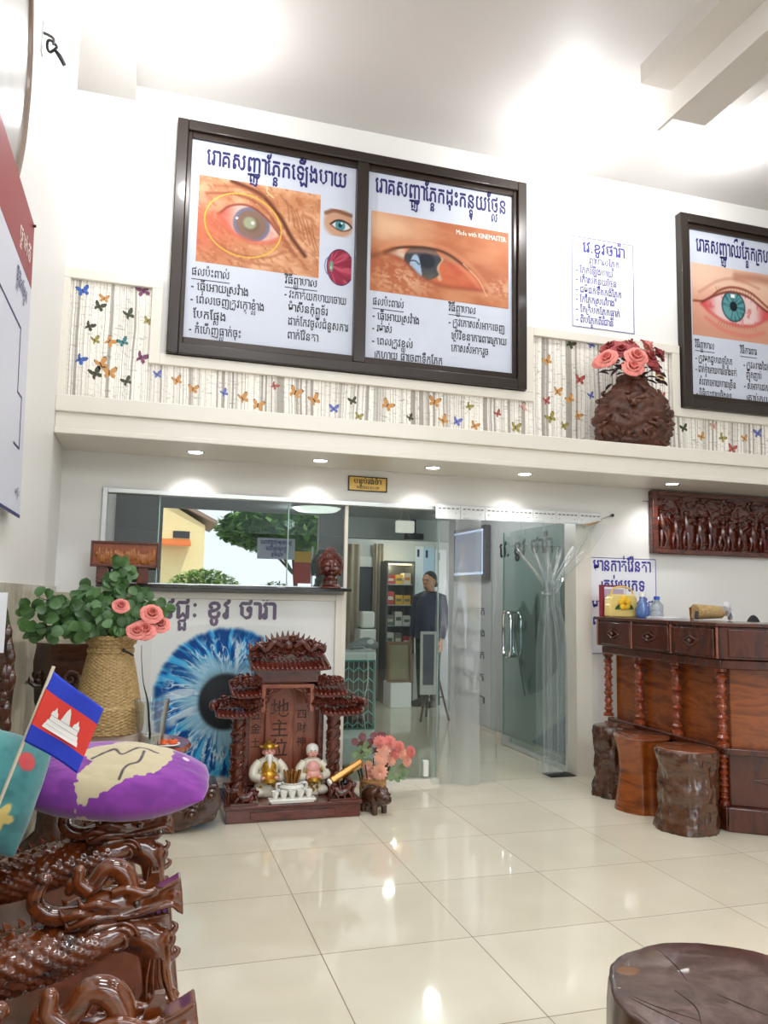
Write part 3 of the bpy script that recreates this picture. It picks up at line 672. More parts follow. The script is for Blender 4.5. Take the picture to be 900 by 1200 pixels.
def pic_iris(U, V):
    x, z = (U-.5)*2, (V-.5)*2; r = np.hypot(x, z); a = np.arctan2(z, x); ca, sa = np.cos(a), np.sin(a)
    wob = fb(ca*4+9+r*3, sa*4+5, 4)
    f1 = fb(ca*14+wob*2+20, sa*14+wob*2+20+r*3.2, 4); f2 = 1-np.abs(fb(ca*10+wob*3+4, sa*10+40+r*4+wob*2, 4)*2-1)
    c_ = mixp(np.ones(U.shape+(3,))*C3((18, 126, 206)), (6, 74, 148), ss(.45, .62, f1)); c_ = mixp(c_, (84, 194, 238), ss(.52, .40, f1)*.8)
    c_ = mixp(c_, (206, 230, 242), ss(.86, .97, f2)*ss(1.0, .7, r)); c_ = mixp(c_, (166, 208, 226), ss(.72, .45, r+.35*(wob-.5)+.2*(f1-.5))*.85)
    c_ = mixp(c_, (232, 242, 246), ss(.60, .72, fb(ca*5+r*2, sa*5+r*2+11, 3))*ss(.35, .5, r)*ss(.95, .7, r)*.8)
    c_ = mixp(c_, (16, 60, 120), ss(.74, .98, r)*.45*ss(.3, .6, f1)); A = np.ones(U.shape+(3,))*C3((232, 233, 230)); e = .97+.05*(fb(ca*16+3, sa*16+3, 3)-.5)
    A = mixp(A, c_, ss(e+.03, e-.05, r)); A = mixp(A, (40, 44, 48), ss(.40, .33, r)); A = mixp(A, (62, 66, 70), ss(.30, .1, np.hypot(x+.1, z-.15))*.6)
    return A
X3, Z3 = Vector((1, 0, 0)), Vector((0, 0, 1))
DOWN = {}
# ------------------------------------------------------------------ framed eye charts on the upper wall
def chart_frame(name, label, x0, x1, z0, z1, sheets):
    t = thing(name, label, 'poster', ((x0+x1)/2, YW, z0), 'framed eye disease charts')
    b = MB(); fw, d = .075, .075
    rails(b, x0, x1, z0, z1, YW-d, YW, fw, fw, fw, fw)
    obj('frame', b, DKBROWN, t, bevel=.006)
    b = MB(); i0 = .06
    rails(b, x0+fw, x1-fw, z0+fw, z1-fw, YW-.05, YW-.02, .03, .03, .04, .05)
    obj('inner_frame', b, plain('dark_sash', (44, 32, 24), .3, metal=.3), t, bevel=.004)
    xm = (x0+x1)/2
    obj('mullion', MB().box((xm-.045, YW-.07, z0+fw), (xm+.045, YW-.01, z1-fw)), DKBROWN, t, bevel=.005)
    for i, sh in enumerate(sheets):
        a0 = x0+fw+.03 if i == 0 else xm+.045; a1 = xm-.045 if i == 0 else x1-fw-.03; c0, c1 = z0+fw+.05, z1-fw-.04
        s_ = obj('poster_sheet', MB().box((a0, YW-.022, c0), (a1, YW-.014, c1)), PAPER, t, smooth=False)
        yo = YW-.022; P = lambda u, v: Vector((a0+(a1-a0)*u, yo, c0+(c1-c0)*v)); wd, ht = a1-a0, c1-c0
        if sh is None: continue
        tb = MB(); write(tb, sh['title'], P(sh['tu'], sh['tv']), X3, Z3, .115, wd*sh['tw'], bold=.022); obj('title_lettering', tb, NAVY, s_, smooth=False, recalc=False)
        for fn, (u0, v0, u1, v1), nu in sh['pics']:
            vgrid('printed_picture', (lambda U, V, fn=fn: fn(U, V)*.90), P(u0, v0), X3, Z3, (u1-u0)*wd, (v1-v0)*ht, nu, int(nu*((v1-v0)*ht)/((u1-u0)*wd)), PRINT, s_)
        tb = MB()
        for tx, u, v, wf, un in sh['lines']:
            write(tb, tx, P(u, v), X3, Z3, .054, wd*wf, bold=.014)
            if un: tb.add([P(u, v)+Vector((0, -.0016, -.030)), P(u+wf, v)+Vector((0, -.0016, -.030)), P(u+wf, v)+Vector((0, -.0016, -.024)), P(u, v)+Vector((0, -.0016, -.024))], [(0, 1, 2, 3)])
        obj('text_lettering', tb, INK, s_, smooth=False, recalc=False)
        for tx, u, v, wf in sh.get('white', []):
            tb = MB(); write(tb, tx, P(u, v), X3, Z3, .035, wd*wf, bold=.01, depth=.003); obj('caption_lettering', tb, WHITEINK, s_, smooth=False, recalc=False)
    return t
sheetA = dict(title='រោគសញ្ញាភ្នែកឡើងបាយ', tu=.085, tv=.885, tw=.86,
    pics=[(pic_old_eye, (.05, .385, .78, .825), 190), (pic_blue_eye, (.80, .62, .985, .765), 60), (pic_eyeball, (.81, .36, .985, .555), 70)],
    lines=[('ផលប៉ះពាល់', .03, .315, .22, 1), ('- ធ្វើអោយស្រវាំង', .03, .243, .335, 0), ('- ពេលចេញត្រូវក្តៅខ្លាំង', .03, .178, .43, 0), ('បែកផ្សែង', .05, .104, .19, 0), ('- កំហើញធ្លាក់ចុះ', .03, .030, .30, 0),
           ('វិធីព្យាបាល', .575, .335, .20, 1), ('- វះកាត់យកបាយចោយ', .575, .263, .385, 0), ('ម៉ាស៊ីនកុំព្យូទ័រ', .60, .195, .245, 0), ('ដាក់កែវចូលជំនួសការ', .60, .125, .375, 0), ('ពាក់វ៉ែនតា', .60, .055, .19, 0)])
sheetB = dict(title='រោគសញ្ញាភ្នែកដុះកន្ទុយថ្លែន', tu=.05, tv=.895, tw=.91,
    pics=[(pic_growth_eye, (.03, .36, .975, .79), 190)],
    lines=[('ផលប៉ះពាល់', .05, .285, .205, 1), ('- ធ្វើអោយស្រវាំង', .05, .21, .31, 0), ('- រមាស់', .05, .145, .13, 0), ('- ពេលត្រូវខ្យល់', .05, .078, .27, 0), ('ក្រហាយ ផ្សាចេញទឹកភ្នែក', .07, .008, .45, 0),
           ('វិធីព្យាបាល', .555, .305, .19, 1), ('- ត្រូវកោសសំអាតចេញ', .555, .228, .395, 0), ('ប្រើវិខនាការពារក្រោយ', .575, .155, .39, 0), ('កោសសំអាតរួច', .575, .088, .26, 0)], white=[('Made with KINEMASTER', .60, .735, .355)])
sheetC = dict(title='រោគសញ្ញាឈឺភ្នែកក្រហម', tu=.085, tv=.875, tw=.87,
    pics=[(pic_red_eye, (.03, .36, .975, .80), 190)],
    lines=[('វិធីព្យាបាល', .05, .285, .20, 1), ('- ត្រូវមកជួបពេទ្យភ្នែក', .05, .205, .385, 0), ('- ដាក់ថ្នាំអោយបានទៀងទាត់', .05, .140, .43, 0), ('សំរាកអោយបានច្រើន', .08, .065, .385, 0), ('- បិទិតេះដាយចិងខ្លួន', .05, -.005, .37, 0),
           ('វិធីការពារ', .52, .285, .18, 1), ('- ត្រូវលាងដៃចេញ', .55, .20, .36, 0), ('ញឹកញាប់', .575, .140, .17, 0), ('- សំអាតដេកពូក', .55, .072, .33, 0), ('គ្រាប់ក្តួយ', .575, .0, .25, 0)])
chart_frame('framed_eye_charts', 'dark framed pair of eye charts left of the root vase, yellow ring round one eye', .05, 2.728, 2.916, 4.595, [sheetA, sheetB])
chart_frame('framed_eye_charts', 'dark framed red-eye chart right of the root vase, teal iris', 4.165, 6.42, 2.912, 4.60, [sheetC, None])
# ------------------------------------------------------------------ paper signs
def paper_sign(label, x0, x1, z0, z1, lines, ink, group, border=(88, 84, 150)):
    t = thing('paper_sign', label, 'sign', ((x0+x1)/2, YW, z0), group)
    s_ = obj('sheet', MB().box((x0, YW-.004, z0), (x1, YW, z1)), PAPERW, t, smooth=False)
    b = MB(); g = .006
    rails(b, x0, x1, z0, z1, YW-.0052, YW-.004, g, g, g, g)
    obj('border', b, plain('sign_border', border, .5), t, smooth=False)
    tb = MB(); wd, ht = x1-x0, z1-z0
    for tx, u, v, wf, hh, bd in lines: write(tb, tx, (x0+u*wd, YW-.0042, z0+v*ht), X3, Z3, hh, wd*wf, bold=bd)
    obj('lettering', tb, ink, t, smooth=False, recalc=False)
paper_sign('white sheet with blue handwriting-style list high on the wall above the root vase', 3.165, 3.742, 3.50, 4.262,
    [('វេ.ខូវថារ៉ា', .17, .835, .69, .085, .02), ('ព្យាបាលភ្នែក', .27, .715, .50, .05, .014), ('- ភ្នែកឡើងបាយ', .06, .598, .60, .05, .014), ('- កោសកន្ទុយថ្លែន', .06, .492, .66, .05, .014), ('- ជម្ងឺជក់ទឹកក្នុងភ្នែក', .06, .38, .74, .05, .014), ('- កែភ្នែកស្រលៀង', .06, .275, .62, .05, .014), ('- កែត្របកភ្នែកធ្លាក់', .06, .165, .71, .05, .014), ('- ពិបភ្នែកពីរជាន់', .06, .05, .60, .05, .014)], BLUEINK, 'white paper signs with blue writing')
paper_sign('white sheet with blue writing on the wall behind the desk end', 3.30, 3.905, .905, 1.652,
    [('មានកាត់វ៉ែនតា', .05, .86, .87, .085, .022), ('គ្រប់ប្រភេទ', .17, .655, .66, .085, .022), ('មានពិនិត្យរាល់ថ្ងៃ', .03, .465, .93, .065, .018), ('ពន្លឺថ្នាំងាយស', .03, .30, .88, .065, .018)], BLUEINK, 'white paper signs with blue writing')
# brass door plate
t = thing('name_plate', 'small gold plate with dark writing above the glass partition', 'sign', (1.49, YW, 2.08))
obj('plate', MB().box((1.352, YW-.012, 2.068), (1.628, YW, 2.162)), BRASS, t, bevel=.002)
b = MB()
rails(b, 1.345, 1.635, 2.062, 2.168, YW-.015, YW, .007, .007, .006, .006)
obj('rim', b, BLACK, t, smooth=False)
tb = MB(); write(tb, 'បន្ទប់រង់ចាំ', (1.385, YW-.012, 2.115), X3, Z3, .032, .205, bold=.02); write(tb, 'WAITING ROOM', (1.405, YW-.012, 2.078), X3, Z3, .018, .17, bold=.02)
obj('lettering', tb, INK, t, smooth=False, recalc=False)
# ------------------------------------------------------------------ downlights in the soffit
DL = [((.262, 5.10), 'recessed downlight in the soffit over the small wooden plaque'), ((1.083, 5.09), 'recessed downlight in the soffit above the carved bronze-coloured head'), ((1.878, 5.06), 'recessed downlight in the soffit just right of the gold plate'),
      ((2.586, 5.05), 'recessed downlight in the soffit over the plastic strip curtain'), ((3.829, 5.03), 'recessed downlight in the soffit above the left end of the carved wall panel')]
for (x, y), lb in DL:
    t = thing('downlight', lb, 'ceiling light', (x, y, ZS), 'recessed downlights under the ledge')
    obj('trim_ring', MB().lathe([(.042, -.001), (.056, -.006), (.060, -.001), (.060, .004)], (x, y, ZS), 28), CHROME, t)
    obj('lens', MB().lathe([(.0001, -.002), (.044, -.003), (.044, .002)], (x, y, ZS), 28), plain('downlight_glow', (255, 252, 246), .4, emit=(255, 252, 248), es=14), t)
    lamp('downlight_beam', 'SPOT', (x, y+.06, ZS-.02), 12, (1, .99, .985), (x, YW-.02, 1.5), spot_size=math.radians(100), spot_blend=.8, shadow_soft_size=.04)
# ------------------------------------------------------------------ mural board under the window
t = thing('eye_mural_board', 'white framed board with a huge blue iris behind the shrine', 'mural', (.63, 5.34, 0))
b = MB(); x0, x1, z0, z1 = -.085, 1.322, .04, 1.318; yo = 5.335
rails(b, x0, x1, z0, z1, yo-.022, YW-.001, .035, .055, .045, .04)
obj('frame', b, TRIM, t, bevel=.004)
s_ = obj('sheet', MB().box((x0+.03, yo-.004, z0+.03), (x1-.05, yo, z1-.04)), plain('gloss_sheet', (232, 232, 228), .12, coat=.3), t, smooth=False)
vgrid('printed_picture', pic_iris, (.542-.485, yo-.004, .60-.50), X3, Z3, .97, 1.0, 280, 290, PRINT, s_)
tb = MB(); write(tb, 'វេជ្ជៈ ខូវ ថារ៉ា', (.085, yo-.004, 1.145), X3, Z3, .115, .77, bold=.028, depth=.004)
obj('lettering', tb, plain('plum_letters', (84, 58, 92), .25, coat=.4), s_, smooth=False, recalc=False)
one('counter_ledge', MB().box((-.30, 5.18, 1.34), (1.345, YW, 1.362)), plain('black_granite', (26, 24, 26), .15, coat=.4), 'thin black stone ledge under the partition window', 'ledge', org=(.5, YW, 1.34), bevel=.004)
# ------------------------------------------------------------------ small carved plaque and the head on the ledge
t = thing('carved_plaque', 'small reddish carved wooden plaque on its stand beside the eucalyptus', 'plaque', (-.13, 5.2, 1.362))
b = MB(); px0, px1, pz0, pz1, py = -.338, .070, 1.462, 1.622, 5.13
b.box((px0, py, pz0), (px1, py+.025, pz1)); obj('board', b, PLAQUE, t, bevel=.004)
b = MB()
rails(b, px0, px1, pz0, pz1, py-.012, py, .016, .016, .016, .016)
obj('rim', b, WOOD_RED, t, bevel=.003)
b = MB(); rg = random.Random(2)
for i in range(26):
    x = px0+.035+.34*i/25; h = .03+.035*abs(math.sin(i*1.3)); b.ball((x, py, 1.515+rg.uniform(0, .03)), (.014, .012, h*.7), 8, 6)
for i in range(5): b.tube(bez([(px0+.04+.07*i, py-.002, 1.505), (px0+.07+.07*i, py-.006, 1.54+.02*rg.random()), (px0+.10+.07*i, py-.002, 1.51)], 8), .006, 6)
for zz in (1.492, 1.503): b.tube([(px0+.025, py-.001, zz), (px1-.025, py-.001, zz)], .004, 6)
obj('relief', b, plain('gilded_relief', (158, 92, 38), .4, coat=.3), t)
for xa in (-.06, -.30): obj('stand', MB().box((xa, 5.135, 1.362), (xa+.07, 5.20, 1.466)), WOOD_RED, t, bevel=.006)

def buddha(label, c, H):
    """a carved head: domed hair of small curls, long ears, lidded eyes, nose, lips"""
    t = thing('buddha_head', label, 'statue', c); s_ = H/1.0; cx, cy, cz = c; HZ = lambda z: cz+z*s_
    T = Matrix.Translation((cx, cy, cz)) @ Matrix.Rotation(-.12, 4, 'Z') @ Matrix.Diagonal((s_*.92, s_, s_, 1))
    b = MB()
    b.lathe([(.30, 0), (.29, .03), (.215, .09), (.20, .16), (.21, .24)], (0, .03, 0), 24, T)
    def face(d):
        k_ = 1.0
        if d.z < 0: k_ *= 1-.16*abs(d.z)*(1-abs(d.y)*.2)
        return k_
    b.ball((0, .02, .50), (.285, .30, .325), 40, 28, T, face)
    b.tube(bez([(0, -.285, .60), (0, -.325, .50), (0, -.345, .445), (0, -.30, .42)], 10), [.03, .036, .05, .03], 10, T)
    for sg in (-1, 1):
        b.ball((sg*.035, -.295, .432), (.03, .03, .022), 10, 7, T)
        b.tube(bez([(sg*.035, -.285, .60), (sg*.10, -.29, .645), (sg*.20, -.215, .615)], 10), [.012, .016, .008], 7, T)
        b.ball((sg*.115, -.248, .555), (.075, .045, .040), 14, 9, T)
        b.tube(bez([(sg*.05, -.285, .545), (sg*.115, -.296, .528), (sg*.185, -.235, .548)], 10), [.006, .011, .006], 7, T)
        b.tube(bez([(sg*.265, -.02, .64), (sg*.295, -.02, .61), (sg*.298, -.02, .5), (sg*.272, -.03, .38), (sg*.255, -.03, .30)], 12), [.03, .045, .04, .034, .03], 10, T, flat=1.5)
        b.ball((sg*.13, -.235, .44), (.08, .05, .07), 12, 8, T)
    b.tube(bez([(-.105, -.262, .362), (-.05, -.298, .366), (0, -.305, .358), (.05, -.298, .366), (.105, -.262, .362)], 14), [.006, .019, .02, .019, .006], 8, T)
    b.tube(bez([(-.085, -.258, .338), (0, -.295, .325), (.085, -.258, .338)], 12), [.007, .024, .007], 8, T)
    b.ball((0, -.23, .255), (.10, .055, .06), 12, 8, T)
    o_ = obj('face', b, WOOD_RED, t); remesh(o_, .0042, 2)
    b = MB()
    def hair(d):
        return 1.0
    b.ball((0, .055, .60), (.315, .30, .30), 32, 20, T); b.ball((0, .06, .90), (.14, .14, .07), 20, 12, T); b.ball((0, .05, .96), (.05, .05, .035), 14, 9, T)
    for i in range(11):
        ph = .10+.135*i
        n_ = max(6, int(34*math.cos(ph)))
        for j in range(n_):
            a = 2*PI*(j+.5*(i % 2))/n_; q = Vector((.31*math.cos(ph)*math.cos(a), .055+.30*math.cos(ph)*math.sin(a), .60+.30*math.sin(ph)))
            if q.y < -.10 and q.z < .69-.25*abs(q.x): continue
            if q.z < .58 and q.y < -.02: continue
            b.ball(q, .026, 7, 5, T)
    for i in range(4):
        for j in range(14-3*i):
            a = 2*PI*j/(14-3*i); b.ball((.14*math.cos(.35*i)*math.cos(a), .06+.14*math.cos(.35*i)*math.sin(a), .90+.07*math.sin(.35*i+.1)), .022, 6, 5, T)
    # cut the hair cap away from the face: push its front down behind the brow
    for i_, p in enumerate(b.v):
        q = T.inverted() @ p
        if q.y < -.12 and q.z < .70: b.v[i_] = T @ Vector((q.x*.9, -.12+(.70-q.z)*.35, q.z))
    obj('hair_curls', b, WOOD_RED, t)
buddha('reddish-brown carved head with curled hair at the end of the black ledge', (1.205, 5.235, 1.362), .285)
# ------------------------------------------------------------------ helpers for flowers and carving
def rose(b, c, r, ax, rg, layers=4):
    """one rose bloom: cupped petals round a tight bud, facing along ax"""
    q = Vector(ax).to_track_quat('Z', 'Y').to_matrix().to_4x4(); M = Matrix.Translation(c) @ q
    b.ball((0, 0, .25*r), (.22*r, .22*r, .34*r), 8, 6, M)
    for L in range(layers):
        n_ = 3+L; op = .25+.22*L
        for i in range(n_):
            a = 2*PI*(i+.5*(L % 2))/n_+rg.uniform(-.15, .15)
            def f(u, v, a=a, op=op, L=L):
                w_ = (u-.5)*2.0*(1.15+.1*L); aa = a+w_*(.72 if L else .9); rad = r*(.14+.20*L)*(.45+.55*v**.6)+r*.13*L*v**3*op
                rad *= 1-.12*abs(u-.5)*2
                z = r*((.98-.12*L)*math.sin(v*1.7)-.10*L*v**3-.22*abs(u-.5)**2*4*v+.05*math.sin(u*9+a*3)*v)
                return (rad*math.cos(aa), rad*math.sin(aa), z)
            b.sheet(f, 5, 4, M=M)
    return b
def leaf(b, p, d, L, wd, nrm, curl=.2, rnd=False):
    d = Vector(d).normalized(); s_ = d.cross(Vector(nrm)); s_ = s_.normalized() if s_.length > 1e-4 else d.orthogonal().normalized(); n_ = s_.cross(d)
    def f(u, v):
        prof = (max(0, 1-(2*v-1)**2))**.5 if rnd else math.sin(PI*min(1, v*.95+.03))**.8
        x = (u-.5)*wd*prof; return Vector(p)+d*(L*v)+s_*x+n_*(abs(x)*.35-curl*L*v*v)
    b.sheet(f, 2, 6)
def curl(b, c, r, turns, a0, t0, sgn=1, plane='xz', seg=6, n=16):
    b.tube(spiral(c, r, r*.12, turns, a0, n, plane, sgn), interp([t0, t0*.9, t0*.5], n), seg)
# ------------------------------------------------------------------ root vase with roses on the ledge
vc = Vector((3.515, 5.07, 2.446))
t = thing('root_vase', 'big round brown gnarled root vase on the ledge beside the eye charts', 'vase', vc)
def vr(th, i, r):
    p = Vector((math.cos(th)*2.2, math.sin(th)*2.2, i*.32)); a = fbm(p*1.1, 3); c_ = fbm(p*3.2+Vector((9, 0, 0)), 4)
    return r*(1+.16*a+.10*c_)
prof = [(.12, 0), (.185, .012), (.235, .06), (.27, .13), (.285, .20), (.285, .27), (.27, .34), (.235, .41), (.185, .47), (.14, .51), (.115, .55), (.12, .585), (.10, .59), (.085, .56), (.08, .50), (.0001, .48)]
pf = []
for i in range(60):
    q = i/59*(len(prof)-1); j = min(int(q), len(prof)-2); f_ = q-j; pf.append((prof[j][0]*(1-f_)+prof[j+1][0]*f_, prof[j][1]*(1-f_)+prof[j+1][1]*f_))
b = MB(); Mv = Matrix.Translation(vc) @ Matrix.Diagonal((1.02, .84, 1.0, 1)); b.lathe(pf, (0, 0, 0), 72, Mv, rf=vr)
rg = random.Random(4)
for i in range(70):
    a = rg.uniform(PI, 2*PI) if i % 3 else rg.uniform(0, 2*PI); zz = rg.uniform(.05, .46); rr = float(np.interp(zz, [q[1] for q in prof[:11]], [q[0] for q in prof[:11]]))
    a2 = a+rg.uniform(-.3, .3); z2 = zz+rg.uniform(-.07, .07)
    pts = [(math.cos(a)*rr*.98, math.sin(a)*rr*.98, zz), (math.cos((a+a2)/2+.05)*rr*1.07, math.sin((a+a2)/2+.05)*rr*1.07, (zz+z2)/2), (math.cos(a2)*rr*.98, math.sin(a2)*rr*.98, z2)]
    b.tube(bez(pts, 9), [.006, .017, .008], 7, Mv)
obj('body', b, wood('gnarled_root', (44, 21, 13), (92, 50, 32), 14, (1, 1, 1), .55, .12, .7, (78, 42, 26)), t, angle=80)
b = MB()
for i in range(6): a = i*1.05; b.tube([(vc.x+.03*math.cos(a), vc.y+.03*math.sin(a), 2.95), (vc.x+.05*math.cos(a), vc.y+.04*math.sin(a), 3.10)], .006, 6)
t = thing('rose_bouquet', 'dusty red artificial roses standing in the gnarled root vase', 'flowers', (vc.x, vc.y, 2.95))
obj('stems', b, DKGREEN, t)
rg = random.Random(11)
for (u_, v_, y_, rr, m_) in ((712, 418, 5.0, .055, PINKROSE), (716, 406, 5.1, .055, REDROSE), (728, 409, 5.0, .05, REDROSE), (744, 416, 4.92, .06, PINKROSE), (741, 428, 4.9, .055, PINKROSE), (758, 418, 4.95, .058, REDROSE), (762, 426, 5.0, .055, REDROSE), (756, 404, 5.1, .05, PINKROSE), (737, 403, 5.12, .05, REDROSE), (706, 421, 5.1, .05, PINKROSE), (770, 413, 5.05, .045, REDROSE)):
    p_ = at(u_, v_, y_); b = MB(); rose(b, p_-Vector((0, 0, rr*.55)), rr*1.5, (p_.x-vc.x, -.16+(p_.y-vc.y), .16), rg); obj('rose', b, m_, t, angle=60)
b = MB()
for i in range(46):
    a = rg.uniform(0, 2*PI); rr = rg.uniform(.06, .26); p_ = Vector((vc.x+rr*math.cos(a), vc.y+rr*.7*math.sin(a), 3.03+rg.uniform(-.02, .16))); leaf(b, p_, (math.cos(a), math.sin(a)*.7, rg.uniform(-.5, .6)), rg.uniform(.06, .1), .045, (0, 0, 1))
obj('leaves', b, plain('dusky_leaf', (62, 44, 48), .5, var=.3), t)
# ------------------------------------------------------------------ carved relief panel
t = thing('carved_wall_panel', 'long dark carved wooden relief of figures and trees above the desk', 'wall carving', (4.9, YW, 1.70))
x0, x1, z0, z1 = 3.845, 5.95, 1.695, 2.205
b = MB(); rails(b, x0, x1, z0, z1, YW-.06, YW-.001, .055, .055, .04, .045); obj('frame', b, WOOD_RED, t, bevel=.008)
obj('ground_board', MB().box((x0+.05, YW-.02, z0+.04), (x1-.05, YW-.002, z1-.035)), WOOD_RED, t, smooth=False)
b = MB(); rg = random.Random(8); yb = YW-.022
for i in range(17):                                                      # a row of little people
    x = x0+.12+i*.108+rg.uniform(-.02, .02); h = rg.uniform(.22, .30); zb = z0+.05; lean = rg.uniform(-.03, .03)
    b.ball((x+lean, yb-.014, zb+h), (.017, .016, .021), 9, 7); b.tube([(x+lean*.8, yb-.012, zb+h-.02), (x+lean*.4, yb-.016, zb+h*.66), (x, yb-.012, zb+h*.46)], [.014, .026, .022], 8)
    for sg in (-1, 1):
        b.tube(bez([(x+sg*.012, yb-.012, zb+h*.48), (x+sg*.022+rg.uniform(-.01, .01), yb-.018, zb+h*.24), (x+sg*.018, yb-.008, zb)], 8), [.017, .013, .009], 7)
        up = rg.random()
        b.tube(bez([(x+lean+sg*.018, yb-.012, zb+h*.82), (x+sg*.052, yb-.02, zb+h*(.62+.35*up)), (x+sg*.05+rg.uniform(-.02, .03), yb-.014, zb+h*(.45+.75*up))], 8), [.010, .009, .006], 6)
    if i % 3 == 0: b.lathe([(.038, 0), (.03, .006), (.0001, .03)], (x+lean, yb-.014, zb+h+.008), 10)
    if i % 4 == 1: b.tube([(x+.05, yb-.01, zb), (x+.06, yb-.012, zb+h*1.3)], .005, 5)
obj('figure_relief', b, WOOD_RED, t)
b = MB()
for i in range(9):
    x = x0+.10+i*.23; zt = z0+.20; tr = bez([(x, yb, zt), (x+rg.uniform(-.05, .05), yb-.008, zt+.12), (x+rg.uniform(-.09, .09), yb-.006, z1-.07)], 10); b.tube(tr, [.014, .008], 7)
    for j in range(9):
        p_ = tr[3+j % 7]; a = rg.uniform(0, PI); L = rg.uniform(.05, .12); b.tube(bez([p_, p_+Vector((math.cos(a)*L*.6, -.004, math.sin(a)*L*.4)), p_+Vector((math.cos(a)*L, 0, math.sin(a)*L*.8-.01))], 6), [.006, .002], 5)
for i in range(330):
    x = rg.uniform(x0+.07, x1-.07); z = rg.uniform(z0+.30, z1-.045)+.02*math.sin(x*9)
    if z > z1-.05: continue
    a = rg.uniform(0, 2*PI); b.ball((x, yb-.002, z), (.016+.012*abs(math.cos(a)), .012, .007+.010*abs(math.sin(a))), 6, 4)
for i in range(60):
    x = rg.uniform(x0+.07, x1-.07); b.ball((x, yb, z0+.05+rg.uniform(0, .05)), (.03, .012, .014), 7, 5)
obj('tree_relief', b, WOOD_RED, t)
# ------------------------------------------------------------------ left wall: round board and banner, cable stub
t = thing('round_board', 'large grey round board with a brown rim high on the left wall', 'wall board', (XL, 2.58, 3.12))
Mx = Matrix.Translation((XL, 2.38, 3.19)) @ Matrix.Rotation(PI/2, 4, 'Y')
obj('disc', MB().lathe([(.70, .004), (.70, .022), (.4, .030), (.0001, .034)], (0, 0, 0), 64, Mx), plain('brushed_grey', (128, 124, 116), .3, metal=.3, var=.15, nscale=4), t)
obj('rim', MB().tube([Mx @ Vector((.71*math.cos(a), .71*math.sin(a), .02)) for a in np.linspace(0, 2*PI, 73)], .017, 8), plain('brown_rim', (112, 86, 66), .4, coat=.3), t)
t = thing('wall_banner', 'tall white banner with a dark red header hanging on the left wall', 'banner', (XL, 2.9, 1.6))
def BQ(y, z, d=0): return Vector((XL+.045+d, y+(2.785-z)*.13, z))
def bquad(b, ya, za, yb_, zb_, d0, d1):
    vs = [BQ(ya, za, d0), BQ(yb_, za, d0), BQ(yb_, zb_, d0), BQ(ya, zb_, d0), BQ(ya, za, d1), BQ(yb_, za, d1), BQ(yb_, zb_, d1), BQ(ya, zb_, d1)]
    b.add(vs, [(3, 2, 1, 0), (4, 5, 6, 7), (0, 1, 5, 4), (1, 2, 6, 5), (2, 3, 7, 6), (3, 0, 4, 7)])
ye = 3.32
b = MB(); bquad(b, ye-1.0, 1.6, ye, 2.785, -.006, 0); bn = obj('sheet', b, plain('banner_white', (206, 208, 220), .4), t, smooth=False)
b = MB(); bquad(b, ye-1.0, 2.53, ye, 2.785, 0, .001); obj('header', b, plain('banner_red', (142, 42, 46), .45), t, smooth=False)
b = MB(); bquad(b, ye-.99, 1.598, ye-.005, 1.612, 0, .0015)
for (ya, za, yb_, zb_) in ((ye-.9, 2.30, ye-.20, 2.308), (ye-.208, 2.06, ye-.20, 2.30), (ye-.20, 2.06, ye-.10, 2.068), (ye-.108, 1.86, ye-.10, 2.068), (ye-.24, 1.86, ye-.10, 1.868), (ye-.9, 1.86, ye-.6, 1.868)): bquad(b, ya, za, yb_, zb_, 0, .0015)
obj('chart_lines', b, NAVY, t, smooth=False)
tb = MB(); write(tb, 'ថ្នាក់ទី', BQ(ye-.34, 2.60, .001), (0, 1, 0), (0, 0, 1), .05, .28, bold=.01); obj('header_lettering', tb, WHITEINK, t, smooth=False, recalc=False)
tb = MB(); write(tb, 'គ្លីនិកភ្នែក', BQ(ye-.36, 2.43, .001), (0, 1, 0), (0, 0, 1), .045, .26, bold=.01); write(tb, 'មន្ទីរ', BQ(ye-.16, 1.68, .001), (0, 1, 0), (0, 0, 1), .022, .1); obj('lettering', tb, NAVY, t, smooth=False, recalc=False)
for y_ in (ye-.03, ye-.97):
    obj('nail', MB().tube([BQ(y_, 2.77, -.05), BQ(y_, 2.77, .012)], .006, 8), BLACK, t)
p_ = atx(50, 38, XL); t = thing('cable_stub', 'short black wire hook sticking out of the left wall near the ceiling', 'cable', p_)
b = MB(); q = Vector((.10, .02, 0)); b.tube(bez([p_, p_+Vector((.03, .01, -.002)), p_+Vector((.045, .01, -.015)), p_+Vector((.045, .01, -.04))], 12), .006, 6)
obj('hook', b, plain('grey_wire', (70, 66, 64), .4), t)
b = MB(); cc = p_+Vector((.04, .01, -.05)); b.tube([cc+Vector((.020*math.cos(a), .012*math.sin(a*2), .024*math.sin(a))) for a in np.linspace(0, 4*PI, 30)], .006, 6); b.tube(bez([cc+Vector((.015, 0, -.015)), cc+Vector((.035, 0, -.04)), cc+Vector((.055, .01, -.07))], 8), [.007, .010, .009], 8)
obj('wire_coil', b, BLACK, t)
b = MB(); b.box((XL, p_.y-.02, p_.z-.10), (XL+.004, p_.y+.02, p_.z+.04)); obj('wall_plate', b, GREYW, t)
